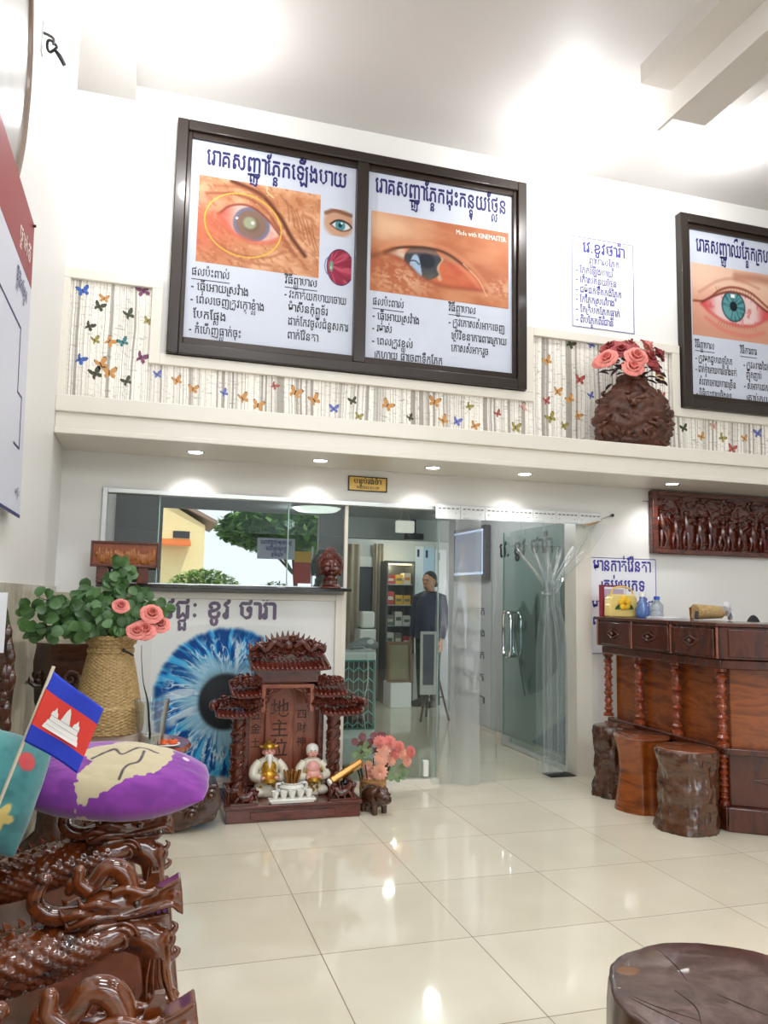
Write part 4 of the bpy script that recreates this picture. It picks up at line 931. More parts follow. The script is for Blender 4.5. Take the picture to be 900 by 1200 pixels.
# ------------------------------------------------------------------ clear plastic strip curtain in the doorway
t = thing('strip_curtain', 'clear plastic strip curtain tied back in the doorway', 'curtain', (2.6, 5.29, 1.98))
yc = 5.285
b = MB(); b.box((1.985, yc-.004, 1.975), (3.36, yc+.03, 1.995)); obj('rail', b, ALU, t)
plate = plain('milky_hanger_plate', (226, 228, 228), .3, coat=.3)
for i in range(7):
    xa = 1.985+i*.196
    b = MB(); b.box((xa+.002, yc-.010, 1.885+.002*i), (xa+.194, yc-.004, 1.985)); b.mat(1)
    for j in range(5): b.box((xa+.02+.035*j, yc-.013, 1.958), (xa+.042+.035*j, yc-.010, 1.966))
    obj('hanger_plate', b, [plate, plain('slot_shadow', (120, 116, 112), .5)], t, smooth=False)
    b = MB()
    for q in (xa+.03, xa+.16): b.ball((q, yc-.011, 1.93), (.006, .003, .006), 8, 5)
    obj('rivet', b, ALU, t)
def strip(xa, xb, za, zb, wob, ph, dy, mt=None):
    b = MB()
    def f(u, v):
        z = za+(zb-za)*v; x = xa+(xb-xa)*u; y = yc-.006+dy+wob*math.sin(u*3.0+ph+v*1.4)*(.2+v)+.012*math.sin(u*7+ph*2)*v; return (x+.01*math.sin(v*5+ph), y, z)
    b.sheet(f, 14, 40); o_ = obj('strip', b, mt or PVC, t, recalc=False, angle=80); return o_
strip(1.99, 2.155, 1.90, .012, .02, .3, 0); strip(2.135, 2.33, 1.90, .008, .045, 1.2, -.012, PVC_LIT); strip(2.30, 2.475, 1.90, .01, .02, 2.2, .008)
GX, GZ = 2.905, 1.37
def tied(xa, xb, xg, wg, xl, wl, zl, ph, dy, za=1.905, ya=None):
    b = MB()
    def f(u, v):
        s_ = (u-.5)
        if v < .36:
            q = v/.36; e = q*q*(3-2*q); x = (xa+xb)/2*(1-e)+xg*e+s_*((xb-xa)*(1-e)+wg*e); z = za+(GZ-za)*q - .06*(1-abs(2*s_))*math.sin(PI*q)
            y = yc-.008+dy+(.035*math.sin(s_*9+ph))*e*.6
        else:
            q = (v-.36)/.64; e = ss(0, .35, np.array(q)).item(); x = xg*(1-e)+xl*e+s_*(wg*(1-e)+wl*e); z = GZ+(zl-GZ)*q
            y = yc-.008+dy+.035*math.sin(s_*9+ph)*(.6+.4*e)
        return (x, y, z)
    b.sheet(f, 16, 60); obj('strip', b, PVC, t, recalc=False, angle=80)
tied(2.48, 2.67, GX-.02, .07, 2.86, .10, .05, 0, 0); tied(2.66, 2.86, GX-.01, .07, 2.90, .12, .045, 1.1, -.012); tied(2.85, 3.05, GX+.01, .07, 2.95, .13, .05, 2.0, .008); tied(3.03, 3.22, GX+.03, .08, 3.0, .10, .06, 3.3, -.02); tied(3.2, 3.38, GX+.05, .06, 3.01, .08, .25, 4.2, -.03)
b = MB(); b.tube([(GX+.06*math.cos(a), yc-.008+.05*math.sin(a), GZ+.015*math.sin(a+1)) for a in np.linspace(0, 2*PI, 26)], .006, 6)
b.tube(bez([(GX+.05, yc-.03, GZ), (3.1, yc-.04, 1.62), (3.3, yc-.02, 1.90), (3.49, YW-.02, 1.985)], 18), .005, 6)
obj('tie', b, PVC, t)
b = MB(); b.prism([(3.20, 1.895), (3.36, 1.93), (3.30, 1.90), (3.21, 1.875)], (yc-.02, yc-.016)); obj('card_corner', b, plain('brown_card', (176, 132, 70), .6), t, smooth=False)
t = thing('nail', 'nail in the white wall holding the strip curtain tie', 'nail', (3.495, YW, 1.985)); obj('pin', MB().tube([(3.495, YW+.01, 1.985), (3.495, YW-.03, 1.985)], .006, 8), BLACK, t); obj('head', MB().lathe([(.013, 0), (.013, .006), (.0001, .008)], (0, 0, 0), 12, Matrix.Translation((3.495, YW-.03, 1.985)) @ Matrix.Rotation(PI/2, 4, 'X')), BLACK, t)
# ------------------------------------------------------------------ the shrine
yS = 4.85
t = thing('spirit_house_shrine', 'carved dark red wooden shrine with tiered roofs on the floor before the blue iris', 'shrine', (.89, 4.9, 0))
b = MB(); b.box((.50, 4.668, 0), (1.297, 5.12, .075)); b.box((.488, 4.655, .075), (1.306, 5.13, .096)); b.box((.52, 4.965, .096), (1.25, 5.12, .13)); b.box((.64, 4.97, .13), (1.10, 5.12, .15))
obj('base', b, WOOD_SHRINE, t, bevel=.004)
b = MB()
for i in range(58): b.ball((.497+.0137*i, 4.652, .080), (.005, .006, .006), 6, 4)
obj('bead_moulding', b, WOOD_RED, t)
b = MB(); b.box((.64, 4.661, .014), (1.14, 4.668, .058)); obj('drawer', b, WOOD_SHRINE, t, bevel=.003)
# back wall, tablet and side panels
obj('back_panel', MB().box((.60, 5.0, .13), (1.13, 5.05, .80)), WOOD_SHLIGHT, t, bevel=.004)
tx0, tx1, zt = .755, .935, .72
arch = [(tx0, .14), (tx1, .14)]+[((tx0+tx1)/2+(tx1-tx0)/2*math.cos(a), zt-.07+.09*math.sin(a)) for a in np.linspace(0, PI, 15)]
tbl = obj('tablet', MB().prism(arch, (4.975, 5.0)), WOOD_SHLIGHT, t, bevel=.004)
tb = MB()
for ch, x, z, h in (('地', .845, .555, .105), ('主', .845, .435, .10), ('位', .845, .315, .10), ('四', .99, .535, .056), ('財', .99, .45, .056), ('神', .99, .365, .056), ('五', .70, .535, .056), ('金', .70, .45, .056), ('土', .70, .365, .056)):
    yy = 4.975 if 0.75 < x < .94 else 5.0
    write(tb, ch, (x, yy, z), X3, Z3, h*.62/.85, center=True, bold=.006, depth=.002)
obj('carved_characters', tb, plain('carved_shadow', (62, 26, 18), .5), tbl, smooth=False, recalc=False)
for sx_ in (.575, 1.165):                                               # dragon columns
    b = MB(); pr = [(.05, .0965), (.05, .15), (.040, .165), (.038, .20), (.038, .54), (.042, .555), (.05, .565), (.05, .585)]
    b.lathe(pr, (sx_, 4.86, 0), 20)
    for k_ in range(2):
        hel = [(sx_+.039*math.cos(a*1.0+k_*PI), 4.86+.039*math.sin(a+k_*PI), .175+.36*a/(5*PI)) for a in np.linspace(0, 5*PI, 70)]
        b.tube(hel, [.010+.004*math.sin(i*.9) for i in range(70)], 7)
    rg = random.Random(int(sx_*100))
    for i in range(60): a = rg.uniform(0, 2*PI); b.ball((sx_+.038*math.cos(a), 4.86+.038*math.sin(a), rg.uniform(.17, .54)), rg.uniform(.006, .011), 6, 4)
    obj('column', b, WOOD_RED, t, angle=60)
for sx_ in (.635, 1.10): obj('jamb', MB().box((sx_-.018, 4.93, .13), (sx_+.018, 5.0, .62)), WOOD_SHRINE, t, bevel=.004)
def roof(x0, x1, zl, zh, yf, yb, n, up=.012):
    b = MB(); m = .02
    prof = lambda x: up*(abs((x-(x0+x1)/2)/((x1-x0)/2))**3)
    cols = 14
    vs = []; 
    for j in range(cols+1):
        x = x0+(x1-x0)*j/cols; e = prof(x)
        vs += [(x, yf, zl+e), (x, yb, zh+e), (x, yb, zh+e-.03), (x, yf, zl+e-.016)]
    fs = []
    for j in range(cols):
        a, c = j*4, j*4+4
        fs += [(a, c, c+1, a+1), (a+1, c+1, c+2, a+2), (a+2, c+2, c+3, a+3), (a+3, c+3, c, a)]
    fs += [(0, 1, 2, 3), (cols*4+3, cols*4+2, cols*4+1, cols*4)]
    b.add(vs, fs)
    for i in range(n):
        x = x0+(x1-x0)*(i+.5)/n; e = prof(x); r = (x1-x0)/n*.34
        b.tube([(x, yf-.006, zl+e+.002), (x, (yf+yb)/2, (zl+zh)/2+e-.003), (x, yb, zh+e+.002)], r, 8); b.ball((x, yf-.008, zl+e), (r*1.15, .006, r*1.15), 8, 5)
    return b
obj('upper_roof', roof(.625, 1.118, .862, .925, 4.76, 4.96, 17), WOOD_SHRINE, t, angle=60)
obj('side_roof', roof(.515, .70, .705, .77, 4.77, 4.95, 7), WOOD_SHRINE, t, angle=60); obj('side_roof', roof(1.02, 1.235, .705, .77, 4.77, 4.95, 8), WOOD_SHRINE, t, angle=60)
obj('eave_roof', roof(.43, .665, .592, .645, 4.75, 4.95, 9), WOOD_SHRINE, t, angle=60); obj('eave_roof', roof(1.075, 1.33, .592, .645, 4.75, 4.95, 9), WOOD_SHRINE, t, angle=60)
b = MB(); b.box((.655, 4.82, .775), (1.065, 4.98, .868)); b.box((.63, 4.80, .85), (1.10, 4.98, .868)); obj('lintel', b, WOOD_RED, t, bevel=.004)
def carve(name, pts_fn, n, r0, r1, y, seed, mat=None, thick=.009, depthy=.012):
    """a lacy carved cluster: scrolls and knobs, all grown from a solid core"""
    rg = random.Random(seed); b = MB()
    for i in range(n):
        x, z = pts_fn(rg); r = rg.uniform(r0, r1)
        curl(b, (x, y+rg.uniform(-depthy, depthy*.3), z), r, rg.uniform(.9, 1.5), rg.uniform(0, 6.28), thick*rg.uniform(.7, 1.1), rg.choice((-1, 1)), n=12)
        b.ball((x, y-.004, z), r*.38, 7, 5)
    return b
def dome(rg):                                                           # crest outline
    x = rg.uniform(-1, 1); top = (1-abs(x)**1.6*.55); return .862+x*.225, .935+rg.uniform(.0, .115)*top
b = carve('c', dome, 85, .014, .03, 4.86, 3)
b.prism([(.64, .92), (1.085, .92), (1.07, .985), (1.0, 1.01), (.93, 1.045), (.862, 1.06), (.79, 1.045), (.72, 1.01), (.655, .985)], (4.865, 4.895))
for i in range(15):
    x = -1+2*i/14; b.tube([(.862+x*.215, 4.88, .98+.07*(1-abs(x)**1.7)), (.862+x*.245, 4.875, 1.015+.075*(1-abs(x)**1.7))], [.013, .002], 7)
for sg in (-1, 1):
    b.tube(bez([(.862+sg*.04, 4.845, .99), (.862+sg*.09, 4.838, 1.02), (.862+sg*.14, 4.842, .965), (.862+sg*.18, 4.838, 1.0), (.862+sg*.225, 4.85, .97), (.862+sg*.24, 4.86, 1.0)], 24), [.014, .02, .018, .016, .014, .006], 8)
b.ball((.862, 4.84, 1.0), (.03, .02, .03), 12, 8); obj('crest', b, WOOD_RED, t, angle=60)
for nm, xa, xb, za, zb, sd in (('side_ornament', .53, .69, .765, .83, 1), ('side_ornament', 1.04, 1.20, .765, .83, 2), ('eave_ornament', .42, .565, .645, .70, 3), ('eave_ornament', 1.17, 1.33, .645, .70, 4), ('fretwork_panel', .585, .705, .63, .71, 5), ('fretwork_panel', 1.03, 1.165, .63, .71, 6)):
    cb = carve('o', lambda rg, xa=xa, xb=xb, za=za, zb=zb: (rg.uniform(xa, xb), za+(zb-za)*rg.random()*(1-.55*abs((rg.random()*2-1)))), 26, .010, .022, 4.82, sd)
    cb.box((xa+.012, 4.83, za-.02), (xb-.012, 4.85, za+.6*(zb-za))); obj(nm, cb, WOOD_RED, t, angle=60)
for sx_, sg in ((.44, -1), (1.315, 1)):
    b = MB(); b.tube(bez([(sx_, 4.83, .645), (sx_+sg*.02, 4.80, .66), (sx_+sg*.03, 4.785, .645), (sx_+sg*.02, 4.78, .625)], 12), [.02, .026, .02, .012], 9); b.ball((sx_+sg*.018, 4.775, .665), .012, 8, 5); obj('eave_head', b, WOOD_RED, t)
b = MB(); rails(b, .705, 1.025, .60, .765, 4.815, 4.835, .022, .022, .022, .001); obj('gate_frame', b, WOOD_SHLIGHT, t, bevel=.003)
for sg in (-1, 1):
    b = MB(); cx = .865+sg*.138
    b.tube(bez([(cx, 4.825, .60), (cx-sg*.012, 4.82, .66), (cx-sg*.045, 4.82, .715), (cx-sg*.10, 4.825, .745)], 14), .008, 7)
    for (q, z, r) in ((.0, .63, .020), (.012, .66, .018), (.008, .69, .016), (.03, .71, .014), (.035, .735, .012), (.06, .738, .010)): curl(b, (cx-sg*q, 4.82, z), r, 1.2, 1.0*sg, .006, sg)
    obj('corner_bracket', b, WOOD_RED, t)
    b = MB(); xr = .52 if sg < 0 else 1.265
    for (y_) in (4.74, 4.80, 4.86): b.lathe([(.012, .096), (.015, .11), (.008, .125), (.014, .145), (.008, .165), (.013, .18), (.0001, .192)], (xr, y_, 0), 10)
    b.box((xr-.012, 4.72, .165), (xr+.012, 4.88, .178)); obj('side_railing', b, WOOD_RED, t)
# ---- small things standing on the shrine
def dragonlet(label, c, sg):
    t = thing('dragon_figurine', label, 'figurine', c, 'small carved dragons on the shrine base'); cx, cy, cz = c
    b = MB(); b.tube(bez([(cx-sg*.075, cy, cz+.02), (cx-sg*.055, cy, cz+.065), (cx-sg*.015, cy-.01, cz+.035), (cx+sg*.02, cy-.01, cz+.05), (cx+sg*.045, cy-.015, cz+.085), (cx+sg*.075, cy-.02, cz+.075)], 26), [.010, .016, .022, .024, .02, .017, .012], 10)
    b.ball((cx+sg*.06, cy-.018, cz+.085), (.022, .017, .017), 10, 7)
    for q in (-.05, -.01, .035): b.tube(bez([(cx+sg*q, cy-.014, cz+.04), (cx+sg*(q+.015), cy-.022, cz+.022), (cx+sg*(q+.022), cy-.026, cz)], 7), [.012, .009, .008], 7)
    b.box((cx-.08, cy-.035, cz), (cx+.08, cy+.02, cz+.012))
    for i in range(9): x = -.07+.016*i; b.tube([(cx+sg*x, cy-.005, cz+.05+.012*math.sin(i)), (cx+sg*(x-.012), cy, cz+.08+.014*math.sin(i*1.7))], [.009, .002], 6)
    for s2 in (-1, 1): b.tube(bez([(cx+sg*.055, cy-.018+.012*s2, cz+.095), (cx+sg*.04, cy-.018+.018*s2, cz+.118), (cx+sg*.02, cy-.018+.02*s2, cz+.122)], 7), [.006, .002], 6)
    curl(b, (cx-sg*.06, cy-.012, cz+.075), .02, 1.3, 0, .008, sg)
    obj('body', b, WOOD_RED, t, angle=60)
dragonlet('small carved wooden dragon on the shrine base under the bearded statuette', (.605, 4.705, .0965), -1); dragonlet('small carved wooden dragon on the shrine base beside the pig', (1.195, 4.705, .0965), 1)
def statuette(label, c, H, robe, inner, skin, hat, beard):
    t = thing('deity_statuette', label, 'statuette', c, 'porcelain statuettes in the shrine'); s_ = H; T = Matrix.Translation(c) @ Matrix.Scale(s_, 4)
    b = MB(); b.lathe([(.27, 0), (.29, .04), (.27, .12), (.235, .24), (.21, .36), (.19, .48), (.205, .58), (.17, .66), (.09, .70), (.0001, .71)], (0, 0, 0), 28, T @ Matrix.Diagonal((1, .72, 1, 1)), rf=lambda th, i, r: r*(1+.05*math.sin(th*7+i)))
    for sg in (-1, 1):
        b.tube(bez([(sg*.17, -.02, .62), (sg*.27, -.06, .50), (sg*.28, -.14, .38), (sg*.16, -.21, .36)], 12), [.075, .085, .09, .07], 10, T)
        b.ball((sg*.19, -.10, .09), (.15, .16, .10), 12, 8, T)
    ro = obj('robe', b, robe, t, angle=70)
    b = MB(); b.ball((0, -.02, .80), (.105, .10, .125), 20, 14, T)
    b.tube([(0, -.11, .82), (0, -.128, .79)], [.012, .02], 7, T)
    for sg in (-1, 1): b.ball((sg*.105, -.01, .79), (.02, .025, .04), 8, 6, T); b.ball((sg*.055, -.105, .775), (.03, .02, .025), 8, 6, T); b.ball((sg*.12, -.235, .355), (.045, .045, .04), 8, 6, T)
    hd = obj('head', b, skin, t)
    b = MB()
    for sg in (-1, 1): b.ball((sg*.04, -.108, .825), (.013, .008, .008), 7, 5, T); b.tube([(sg*.02, -.112, .85), (sg*.06, -.10, .855)], .006, 5, T)
    b.tube([(-.03, -.108, .745), (0, -.115, .738), (.03, -.108, .745)], .007, 5, T); obj('eyes_and_mouth', b, INK, hd)
    if beard:
        b = MB(); b.tube(bez([(0, -.10, .745), (0, -.15, .66), (0, -.19, .52)], 10), [.06, .05, .015], 9, T)
        for sg in (-1, 1): b.tube(bez([(sg*.02, -.115, .76), (sg*.07, -.12, .72), (sg*.075, -.13, .62)], 8), [.014, .004], 6, T)
        obj('beard', b, PORCELAIN, t)
    b = MB()
    if hat == 'cap':
        b.lathe([(.125, .86), (.135, .885), (.115, .90), (.10, .94), (.045, .965), (.03, .99), (.0001, 1.0)], (0, -.02, 0), 16, T)
        for sg in (-1, 1): b.tube([(sg*.10, -.02, .89), (sg*.17, -.02, .90)], [.03, .02], 7, T)
    else: b.lathe([(.125, .80), (.13, .88), (.10, .945), (.04, .975), (.0001, .98)], (0, .015, 0), 18, T)
    obj('headdress', b, GOLDM if hat == 'cap' else PORCELAIN, t)
    b = MB(); b.lathe([(.10, .0), (.14, .04), (.13, .10)], (0, -.22, .26), 14, T)                # the gold held in front
    rg = random.Random(int(c[0]*1000))
    for i in range(26): a = rg.uniform(PI, 2*PI); z = rg.uniform(.06, .50); b.ball((.24*math.cos(a)*rg.uniform(.75, 1), .20*math.sin(a)*1.0, z), rg.uniform(.02, .04), 7, 5, T)
    b.ball((-.26, -.1, .42), (.06, .05, .09), 9, 6, T); b.ball((.26, -.1, .40), (.06, .05, .09), 9, 6, T); obj('gold_ornament', b, GOLDM, t)
    b = MB(); b.ball((0, -.085, .52), (.15, .12, .15), 16, 10, T); b.ball((0, -.10, .38), (.165, .12, .13), 16, 10, T); obj('chest', b, inner, t)
SKINP = plain('pink_glaze', (232, 170, 160), .35, coat=.3); ROBEW = plain('cream_glaze', (226, 220, 200), .3, coat=.3, var=.08)
statuette('white and gold bearded porcelain statuette with a crown in the shrine', (.768, 4.885, .097), .325, ROBEW, GOLDM, SKINP, 'cap', True)
statuette('laughing porcelain statuette with bare pink chest in the shrine', (1.040, 4.885, .097), .305, ROBEW, SKINP, SKINP, 'hood', False)
c = Vector((.900, 4.795, .0965))
t = thing('incense_pot', 'white porcelain incense pot with gold sticks between the statuettes', 'incense pot', c)
b = MB(); b.lathe([(.045, 0), (.05, .012), (.065, .03), (.085, .06), (.088, .08), (.070, .098), (.075, .108), (.066, .11), (.060, .10), (.0001, .095)], c, 26)
for sg in (-1, 1): b.tube(bez([c+Vector((sg*.075, 0, .10)), c+Vector((sg*.105, 0, .095)), c+Vector((sg*.102, 0, .06)), c+Vector((sg*.082, 0, .055))], 10), .010, 8)
b.v = [c+(v-c)*.86 for v in b.v]; obj('bowl', b, PORCELAIN, t)
b = MB(); rg = random.Random(3)
for i in range(22): a = rg.uniform(0, 6.28); r = .035*rg.random()**.5; b.tube([c+Vector((r*math.cos(a), r*math.sin(a), .09)), c+Vector((1.9*r*math.cos(a), 1.9*r*math.sin(a), .17+rg.uniform(0, .025)))], [.004, .007], 5)
b.v = [c+(v-c)*.86 for v in b.v]; obj('incense_sticks', b, plain('gilt_sticks', (150, 98, 36), .4, metal=.4), t)
tc_ = Vector((.885, 4.692, .0965)); t = thing('cup_tray', 'white tray holding five little cups at the front of the shrine', 'tray', tc_)
b = MB(); b.box((tc_.x-.128, tc_.y-.028, tc_.z), (tc_.x+.128, tc_.y+.028, tc_.z+.012)); b.box((tc_.x-.138, tc_.y-.034, tc_.z+.012), (tc_.x+.138, tc_.y+.034, tc_.z+.026)); obj('tray', b, PORCELAIN, t, bevel=.004)
for i, wl in enumerate(('leftmost white tea cup on the tray', 'second white tea cup from the left on the tray', 'middle white tea cup on the tray', 'second white tea cup from the right on the tray', 'rightmost white tea cup on the tray')):
    cc = (tc_.x-.10+.05*i, tc_.y, tc_.z+.0265)
    one('tea_cup', MB().lathe([(.013, 0), (.014, .004), (.020, .02), (.0235, .042), (.0215, .042), (.018, .02), (.0001, .008)], cc, 18), PORCELAIN, wl+' before the shrine statuettes', 'cup', 'tea cups on the shrine tray', org=cc)
cc = (.57, 4.775, .097); t = thing('wooden_bottle', 'small brown wooden bottle at the left end of the shrine base', 'bottle', cc)
obj('body', MB().lathe([(.028, 0), (.034, .01), (.034, .04), (.024, .065), (.012, .085), (.010, .105), (.013, .11), (.0001, .112)], cc, 18), WOOD_TURN, t); obj('stopper', MB().lathe([(.008, .11), (.009, .122), (.0001, .128)], cc, 12), WOOD_DARK, t)
# gold bar leaning, black jar, pig
t = thing('gold_bar', 'long gold-wrapped bar leaning against the black jar on the shrine', 'bar', (1.16, 4.72, .20)); A_, B_ = at(387, 917, 4.73), at(424, 893, 4.78)
q = (B_-A_).normalized(); up = Vector((0, -.75, .66)); sd = q.cross(up).normalized(); up = sd.cross(q)
b = MB(); M = frame_mat(A_, q, sd, up); L = (B_-A_).length; b.box((0, -.022, -.028), (L, .022, .028), M); obj('bar', b, plain('foil_gold', (168, 118, 58), .25, metal=.6), t, bevel=.012, seg=3)
b = MB(); b.box((L*.2, -.0245, -.016), (L*.32, .0245, .016), M); b.box((L*.66, -.0245, -.018), (L*.9, .0245, .018), M); obj('wrapper_mark', b, plain('pale_gold', (226, 200, 140), .3, metal=.3), t, bevel=.004)
b = MB(); b.tube([A_-q*.012, A_, A_+q*.02], [.020, .026, .024], 12); obj('end_cap', b, PORCELAIN, t)
cc = (1.228, 4.80, .097); t = thing('black_jar', 'small glossy black stacked jar at the right end of the shrine base', 'jar', cc)
obj('body', MB().lathe([(.022, 0), (.026, .02), (.020, .03), (.026, .045), (.020, .06), (.026, .075), (.018, .09), (.0001, .095)], cc, 18), plain('black_lacquer', (24, 18, 18), .15, coat=.5), t); obj('lid', MB().lathe([(.02, .092), (.012, .105), (.0001, .112)], cc, 14), plain('lacquer_lid', (40, 22, 20), .2, coat=.5), t)
pc = Vector((1.40, 4.735, 0)); t = thing('pig_figurine', 'brown wooden pig figurine on the floor at the corner of the shrine', 'figurine', pc)
R = Matrix.Translation(pc) @ Matrix.Rotation(-1.15, 4, 'Z') @ Matrix.Scale(.92, 4)
b = MB(); b.ball((0, 0, .105), (.105, .072, .075), 24, 16, R); b.ball((.085, 0, .112), (.058, .055, .056), 18, 12, R); b.tube([(.125, 0, .108), (.155, 0, .104)], [.03, .026], 14, R)
for x in (-.055, .055):
    for sg in (-1, 1): b.tube([(x, sg*.04, .08), (x*1.05, sg*.042, .03), (x*1.05, sg*.042, 0)], [.028, .020, .022], 10, R)
for sg in (-1, 1): b.prism([(0, 0), (.035, .008), (.012, .045)], (-.006, .006), R @ Matrix.Translation((.075, sg*.035, .15)) @ Matrix.Rotation(sg*.5, 4, 'X'))
b.tube([R.inverted() @ (R @ p) for p in spiral((-.108, 0, .13), .018, .008, 1.4, 0, 14)], .005, 6, R)
po = obj('body', b, WOOD_DARK, t); remesh(po, .005, 3)
b = MB()
for sg in (-1, 1): b.ball((.128, sg*.03, .135), .006, 7, 5, R); b.ball((.157, sg*.010, .105), .005, 6, 4, R)
obj('eyes_and_nostrils', b, BLACK, t)
# flower basket
fc = Vector((1.45, 4.93, 0)); t = thing('slatted_basket', 'light wooden slatted basket on the floor right of the shrine', 'basket', fc)
b = MB()
for i in range(18): a = 2*PI*i/18; x, y = math.cos(a), math.sin(a); b.box((-.014, -.004, 0), (.014, .004, .165), Matrix.Translation((fc.x+.080*x, fc.y+.080*y, 0)) @ Matrix.Rotation(a+PI/2, 4, 'Z'))
b.lathe([(.078, .004), (.078, .012), (.0001, .012)], fc, 24)
for z in (.03, .085, .14): b.lathe([(.084, z), (.088, z), (.088, z+.012), (.084, z+.012)], fc, 30)
obj('slats', b, wood('pale_slats', (150, 100, 54), (188, 140, 86), 8, (1, 1, 3), .5, .1, .1), t, bevel=.002)
t = thing('peach_flower_arrangement', 'peach and pink artificial flowers in the wooden slatted basket', 'flowers', (fc.x, fc.y, .17)); rg = random.Random(21)
b = MB()
for i in range(14): a = i*.45; b.tube([fc+Vector((.04*math.cos(a), .04*math.sin(a), .03)), fc+Vector((.12*math.cos(a), .09*math.sin(a), .26))], .004, 5)
obj('stems', b, DKGREEN, t)
def gerbera(c, r, ax, m):
    q = Vector(ax).to_track_quat('Z', 'Y').to_matrix().to_4x4(); M = Matrix.Translation(c) @ q; b = MB()
    for L, (n_, r_, tilt) in enumerate(((13, 1.0, .10), (11, .82, .24), (9, .6, .45), (7, .38, .7))):
        for i in range(n_):
            a = 2*PI*(i+.5*(L % 2))/n_; d = Vector((math.cos(a)*math.cos(tilt), math.sin(a)*math.cos(tilt), math.sin(tilt))); s_ = Vector((-math.sin(a), math.cos(a), 0))
            def f(u, v): w_ = r*r_*.46*math.sin(PI*min(1, .12+v*.8))**.7; return d*(r*r_*v)+s_*((u-.5)*w_)+Vector((0, 0, .006*L+r*.08*math.sin(v*2.6)))
            b.sheet(f, 2, 4, M=M)
    o_ = obj('bloom', b, m, t, angle=70); b = MB(); b.ball((0, 0, r*.28), (r*.12, r*.12, r*.10), 10, 6, M); obj('bloom_centre', b, plain('flower_eye', (156, 60, 40), .6), o_)
for (x, y, m, k_) in ((718, 97, PEACH, 1.15), (707, 138, PEACH, 1.1), (745, 146, PEACH, .95), (700, 196, PEACH, 1.25), (652, 172, PEACH, .85), (660, 214, PEACH, .95), (795, 118, PEACH, .9), (830, 112, PINKROSE, .95), (815, 150, PEACH, .9), (783, 92, PINKROSE, .95), (742, 72, PINKROSE, 1.05), (702, 72, PINKROSE, 1.0), (765, 122, PINKROSE, .85)):
    p_ = at(250+x/3.6, 850+y/3.6, 4.84+.05*(k_ < 1)+.0*rg.random()); gerbera(p_, .040*k_*1.1, (p_.x-fc.x-.06, -.35, p_.z-.22), m)
b = MB()
MAUVE = plain('mauve_leaf', (140, 84, 88), .55, var=.25)
for i in range(22): a = rg.uniform(0, 6.28); p_ = at(432+rg.uniform(-14, 16), 868+rg.uniform(-10, 14), 4.95); leaf(b, p_, (math.cos(a), -.3, math.sin(a)), rg.uniform(.04, .06), .05, (0, -1, .2), rnd=True)
obj('mauve_leaves', b, MAUVE, t)
b = MB()
for i in range(26): a = rg.uniform(0, 6.28); p_ = at(424+rg.uniform(-9, 9), 888+rg.uniform(-12, 8), 4.9) if i < 15 else at(462+rg.uniform(-8, 12), 905+rg.uniform(-8, 8), 4.92); leaf(b, p_, (math.cos(a), -.4, math.sin(a)), rg.uniform(.035, .05), .042, (0, -1, .3), rnd=True)
obj('green_leaves', b, plain('soft_leaf', (124, 148, 104), .5, var=.2), t)
# ------------------------------------------------------------------ the bench with dragon armrests
BY = 1.88
def D(cx, cy, dy=0.0):
    p = at(cx/3.214, 880+cy/3.214, BY); return Vector((p.x, BY+dy, p.z))
CS = (D(100, 700)-D(0, 700)).length/100          # metres per drawing unit
SEATZ = .40
t = thing('dragon_bench', 'varnished wooden bench along the left wall with carved dragon armrests', 'bench', (-.2, BY, 0))
b = MB(); b.box((-.54, .95, .345), (.118, 2.72, .40)); obj('seat', b, WOOD_BENCH, t, bevel=.008)
b = MB(); b.box((-.52, 1.0, .30), (.09, 2.68, .344)); b.box((-.50, 1.02, 0), (.105, 2.70, .06)); obj('plinth', b, WOOD_RED, t, bevel=.006)
for y_ in (1.06, 1.60, 2.16, 2.60):
    b = MB(); b.box((.02, y_, .061), (.085, y_+.07, .299)); b.box((-.50, y_, .061), (-.44, y_+.07, .299)); obj('leg', b, WOOD_RED, t, bevel=.008)
b = MB(); b.box((-.545, .97, .401), (-.50, 2.70, .95)); b.box((-.55, .95, .95), (-.49, 2.72, 1.0)); obj('backrest', b, WOOD_BENCH, t, bevel=.008)
def R_(*v): return [q*CS for q in v]
